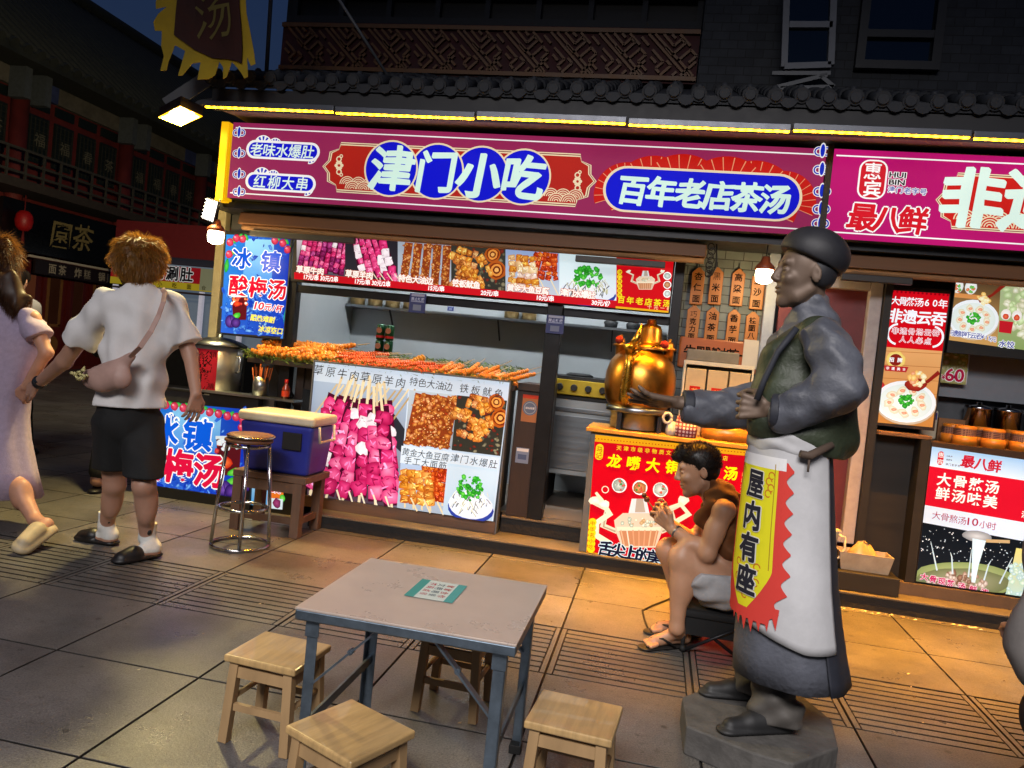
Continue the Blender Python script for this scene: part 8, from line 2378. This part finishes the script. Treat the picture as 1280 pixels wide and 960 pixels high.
# banner on the apron: yellow field, red flame border, black characters
def warp_ap(t, z, h): return robe_at(math.radians(t), z, .0245 + h)
pr = Print('warp', 0, warp=warp_ap); pr.FINE = (5, .03)
zt_, zb_ = at(940, 572, TY_ - .12).z, at(945, 762, TY_ - .14).z
T0, T1 = 186, 246
def cells(f_left, f_right, z0, z1, color, n=26):
 vs, fs = [], []
 m_ = 10
 for j in range(n + 1):
  z = z0 + (z1 - z0) * j / n
  for i in range(m_ + 1):
   u = i / m_; vs.append((f_left(j / n) * (1 - u) + f_right(j / n) * u, z))
 for j in range(n):
  for i in range(m_): a = j * (m_ + 1) + i; fs.append((a, a + m_ + 1, a + m_ + 2, a + 1))
 pr.raw(vs, fs, color)
HZ = zt_ - zb_
tip = lambda v: 0 if v < .72 else ((v - .72) / .28) ** 1.3
tooth = lambda v: 9 * (1 - abs(math.sin(math.pi * (v * 8 + .2)))) ** .8
cells(lambda v: T0 - 9 - tooth(v) * .8 + tip(v) * 14, lambda v: T1 + 10 + tooth(v + .05) - tip(v) * 16, zt_, zb_ - .035, (.55, .05, .04), 90)
for k in range(8):
 t = T0 + 6 + k * 8.2; zz = zb_ - .03 + .012 * abs(k - 3.5) * .8
 pr.raw([(t - 5, zz + .02), (t + 5, zz + .02), (t + 1.5, zz - .05)], [(0, 2, 1)], (.55, .05, .04))
cells(lambda v: T0 + tip(v) * 22, lambda v: T1 - tip(v) * 26, zt_, zb_, (.62, .58, .02), 40)
for tt in (T0 + 3.5, T1 - 4.5): cells(lambda v: tt, lambda v: tt + 1.1, zt_ - .01, zb_ + .14, (.35, .22, .02), 20)
cells(lambda v: T0 - 3, lambda v: T1 + 9, zt_ + .012, zt_ - .028, (.66, .66, .67), 3)
for k in range(16):
 a = k * .55; tc_, zc_ = (T0 + T1) / 2 + 15 * math.sin(a * 1.9), zb_ + .04 + .05 * (k % 3)
 if k > 11: tc_, zc_ = T1 - 8 - 3 * (k % 2), zt_ - .05 - .02 * (k - 12)
 pr.raw([(tc_ + 4.5 * math.cos(q * .63) * (1 if q < 9 else .7), zc_ + .014 * math.sin(q * .63)) for q in range(10)] + [(tc_ + 3 * math.cos(q * .63), zc_ + .0095 * math.sin(q * .63)) for q in range(10)], [(q, (q + 1), 10 + q + 1, 10 + q) for q in range(9)], (.50, .16, .02))
for i, ch_ in enumerate('屋内有座'):
 vs, fs = glyph(ch_, .010)
 tcn, zc_ = (T0 + T1) / 2 + 1 , zt_ - .085 - i * (HZ * .215)
 out = []
 for x, y in vs:
  x, y = x + .016 * math.sin(7 * y + i), y + .016 * math.sin(6 * x + 2 * i)
  out.append((tcn + (x - .5) * .100 / .19 * 57.3 * .86, zc_ + (y - .38) * .100))
 pr.lift = .0035
 for k in range(7): pr.raw([(t + 1.9 * math.cos(k * .9 + .4), z + .006 * math.sin(k * .9 + .4)) for t, z in out], fs, (.62, .60, .55))
 pr.lift = .0045
 for k in range(7): pr.raw([(t + .9 * math.cos(k * .9) * (k > 0), z + .003 * math.sin(k * .9) * (k > 0)) for t, z in out], fs, (.02, .02, .03))
 pr.lift = .0015
pr.build('apron_banner', M['print_matt'], ap)
# trousers and shoes
ZP = .102
s1a, s1t = V3(gz(930, 872, ZP)), V3(gz(878, 868, ZP)); s2a, s2t = V3(gz(972, 912, ZP)), V3(gz(902, 916, ZP))
S = Sdf(.0058, .02)
S.cone(V3(at(945, 862, s1a[1])), s1a + np.array([.02, 0, .05]), .080, .080, .03); S.cone(V3(at(965, 880, s2a[1])), s2a + np.array([.01, 0, .05]), .080, .083, .03); S.cone(V3(at(945, 840, s1a[1])), V3(at(945, 862, s1a[1])), .07, .075, .03); S.cone(V3(at(965, 840, s2a[1])), V3(at(965, 880, s2a[1])), .07, .078, .03)
S.clip = [((0, 0, ZP + .035), (0, 0, -1))]; S.disp = fold_noise(.005, [(60, 20, 50), (-50, 30, 70)], 6)
S.mesh('trousers', mat('statue_trousers', (.29, .275, .26), .7, var=.25), stt)
for a_, t_ in ((s1a, s1t), (s2a, s2t)):
 S = Sdf(.005, .015); d = unit(t_ - a_); up = np.array([0, 0, 1.])
 S.cone(a_ - d * .02 + up * .010, t_ - d * .02 + up * .010, .042, .042, .01, flat=(up, 3.2)); S.cone(a_ - d * .01 + up * .03, t_ - d * .03 + up * .022, .044, .030, .02); S.cone(a_ - d * .01 + up * .045, t_ - d * .11 + up * .036, .046, .036, .02)
 S.clip = [((0, 0, ZP), (0, 0, -1))]
 S.mesh('shoe', M['st_shoe'], stt)
# plinth
poly = [gz(853, 871, .1), gz(858, 907, .1), gz(942, 941, .1), gz(992, 955, .1), gz(1048, 934, .1), gz(1040, 900, .1), gz(985, 855, .1), gz(905, 850, .1)]
pts = [(p.x, p.y, 0) for p in poly]
mb = MB(); mb.prism(pts, (0, 0, .0), (0, 0, .1))
tag(mb.build('plinth', mat('rough_grey_stone', (.30, .29, .28), .8, var=.4, scale=14, bump=.7, bump_scale=25), bevel=.006), 'low irregular grey stone plinth under the waiter statue', 'plinth')
# ------------------------------------------------------------------ person cut off by the right picture edge
RS = 1.0
ep = thing('person', 'seated person in grey T-shirt mostly outside the right picture edge', 'person', (1.62, 2.5, 0))
EY_ = 2.45
S = Sdf(.008, .02)
tc = at(1384, 748, EY_)
P = lambda a, b_, z: np.array([tc.x + a, EY_ + b_, z])
head(S, P(.02, .02, 1.12), (-.6, .8, 0), (0, 0, 1), .97); S.cone(P(.02, 0, .93), P(.02, .01, 1.04), .055, .05); S.cone(P(-.13, -.02, .90), P(.17, .04, .90), .055, .055); S.cone(P(.02, 0, .85), P(.04, -.03, .42), .115, .13)
eE = V3(at(1305, 820, EY_ - .05)); S.chain([P(-.15, -.03, .89), eE, P(-.10, .22, .60)], [.048, .042, .03]); hand(S, P(-.10, .22, .60), (.1, 1, -.2), (-.3, 0, 1), .95)
S.chain([P(.2, .05, .89), P(.26, .05, .62), P(.10, .24, .58)], [.048, .042, .03]); hand(S, P(.10, .24, .58), (-.1, 1, -.2), (.3, 0, 1), .95, thumb=-1)
for s_ in (-1, 1): S.chain([P(.03 + s_ * .09, 0, .40), P(.24 + s_ * .12, .34, .44), P(.24 + s_ * .12, .34, .09), P(.28 + s_ * .12, .46, .03)], [.095, .062, .038, .03])
S.mesh('body', M['skin_a'], ep)
S = Sdf(.008, .03); S.cone(P(-.12, -.02, .91), P(.16, .04, .91), .072, .072, .05); S.cone(P(.02, 0, .85), P(.03, -.02, .40), .155, .165, .05); S.cone(P(-.15, -.03, .89), eE, .075, .092, .04); S.cone(P(.2, .05, .89), P(.26, .05, .66), .075, .088, .04); S.clip = [(P(0, 0, .40), (0, 0, -1)), (P(0, 0, .975), (0, 0, 1))]
S.disp = fold_noise(.007, [(34, 20, 14), (-30, 26, 22)], 4); S.mesh('t_shirt', mat('grey_tee', (.48, .46, .45), .85, bump=.1, bump_scale=160), ep)
S = Sdf(.008, .03); S.cone(P(.03, -.02, .42), P(.03, 0, .39), .155, .15, .05)
for s_ in (-1, 1): S.chain([P(.03 + s_ * .09, 0, .40), P(.24 + s_ * .12, .34, .44), P(.24 + s_ * .12, .34, .14)], [.118, .085, .065], .03)
S.mesh('trousers', M['black_cloth'], ep)
for s_ in (-1, 1):
 S = Sdf(.007, .012); b_ = P(.24 + s_ * .12, .34, 0); b_[2] = 0; clog(S, b_ + np.array([0, .2, 0]), b_ + np.array([0, -.05, 0])); S.mesh('shoe', M['clog'], ep)
S = Sdf(.009, .02); S.ell(P(.03, .0, 1.15), (.10, .105, .10)); S.disp = fold_noise(.008, [(50, 50, 10), (-70, 40, 8)], 5); S.mesh('hair', M['hair_dark'], ep)
sx = dup(st0, (float(P(.03, 0, 0)[0]), float(P(0, 0, 0)[1]), 0), .2, 'wooden stool under the person at the right picture edge')
bpy.data.objects.remove(_to)
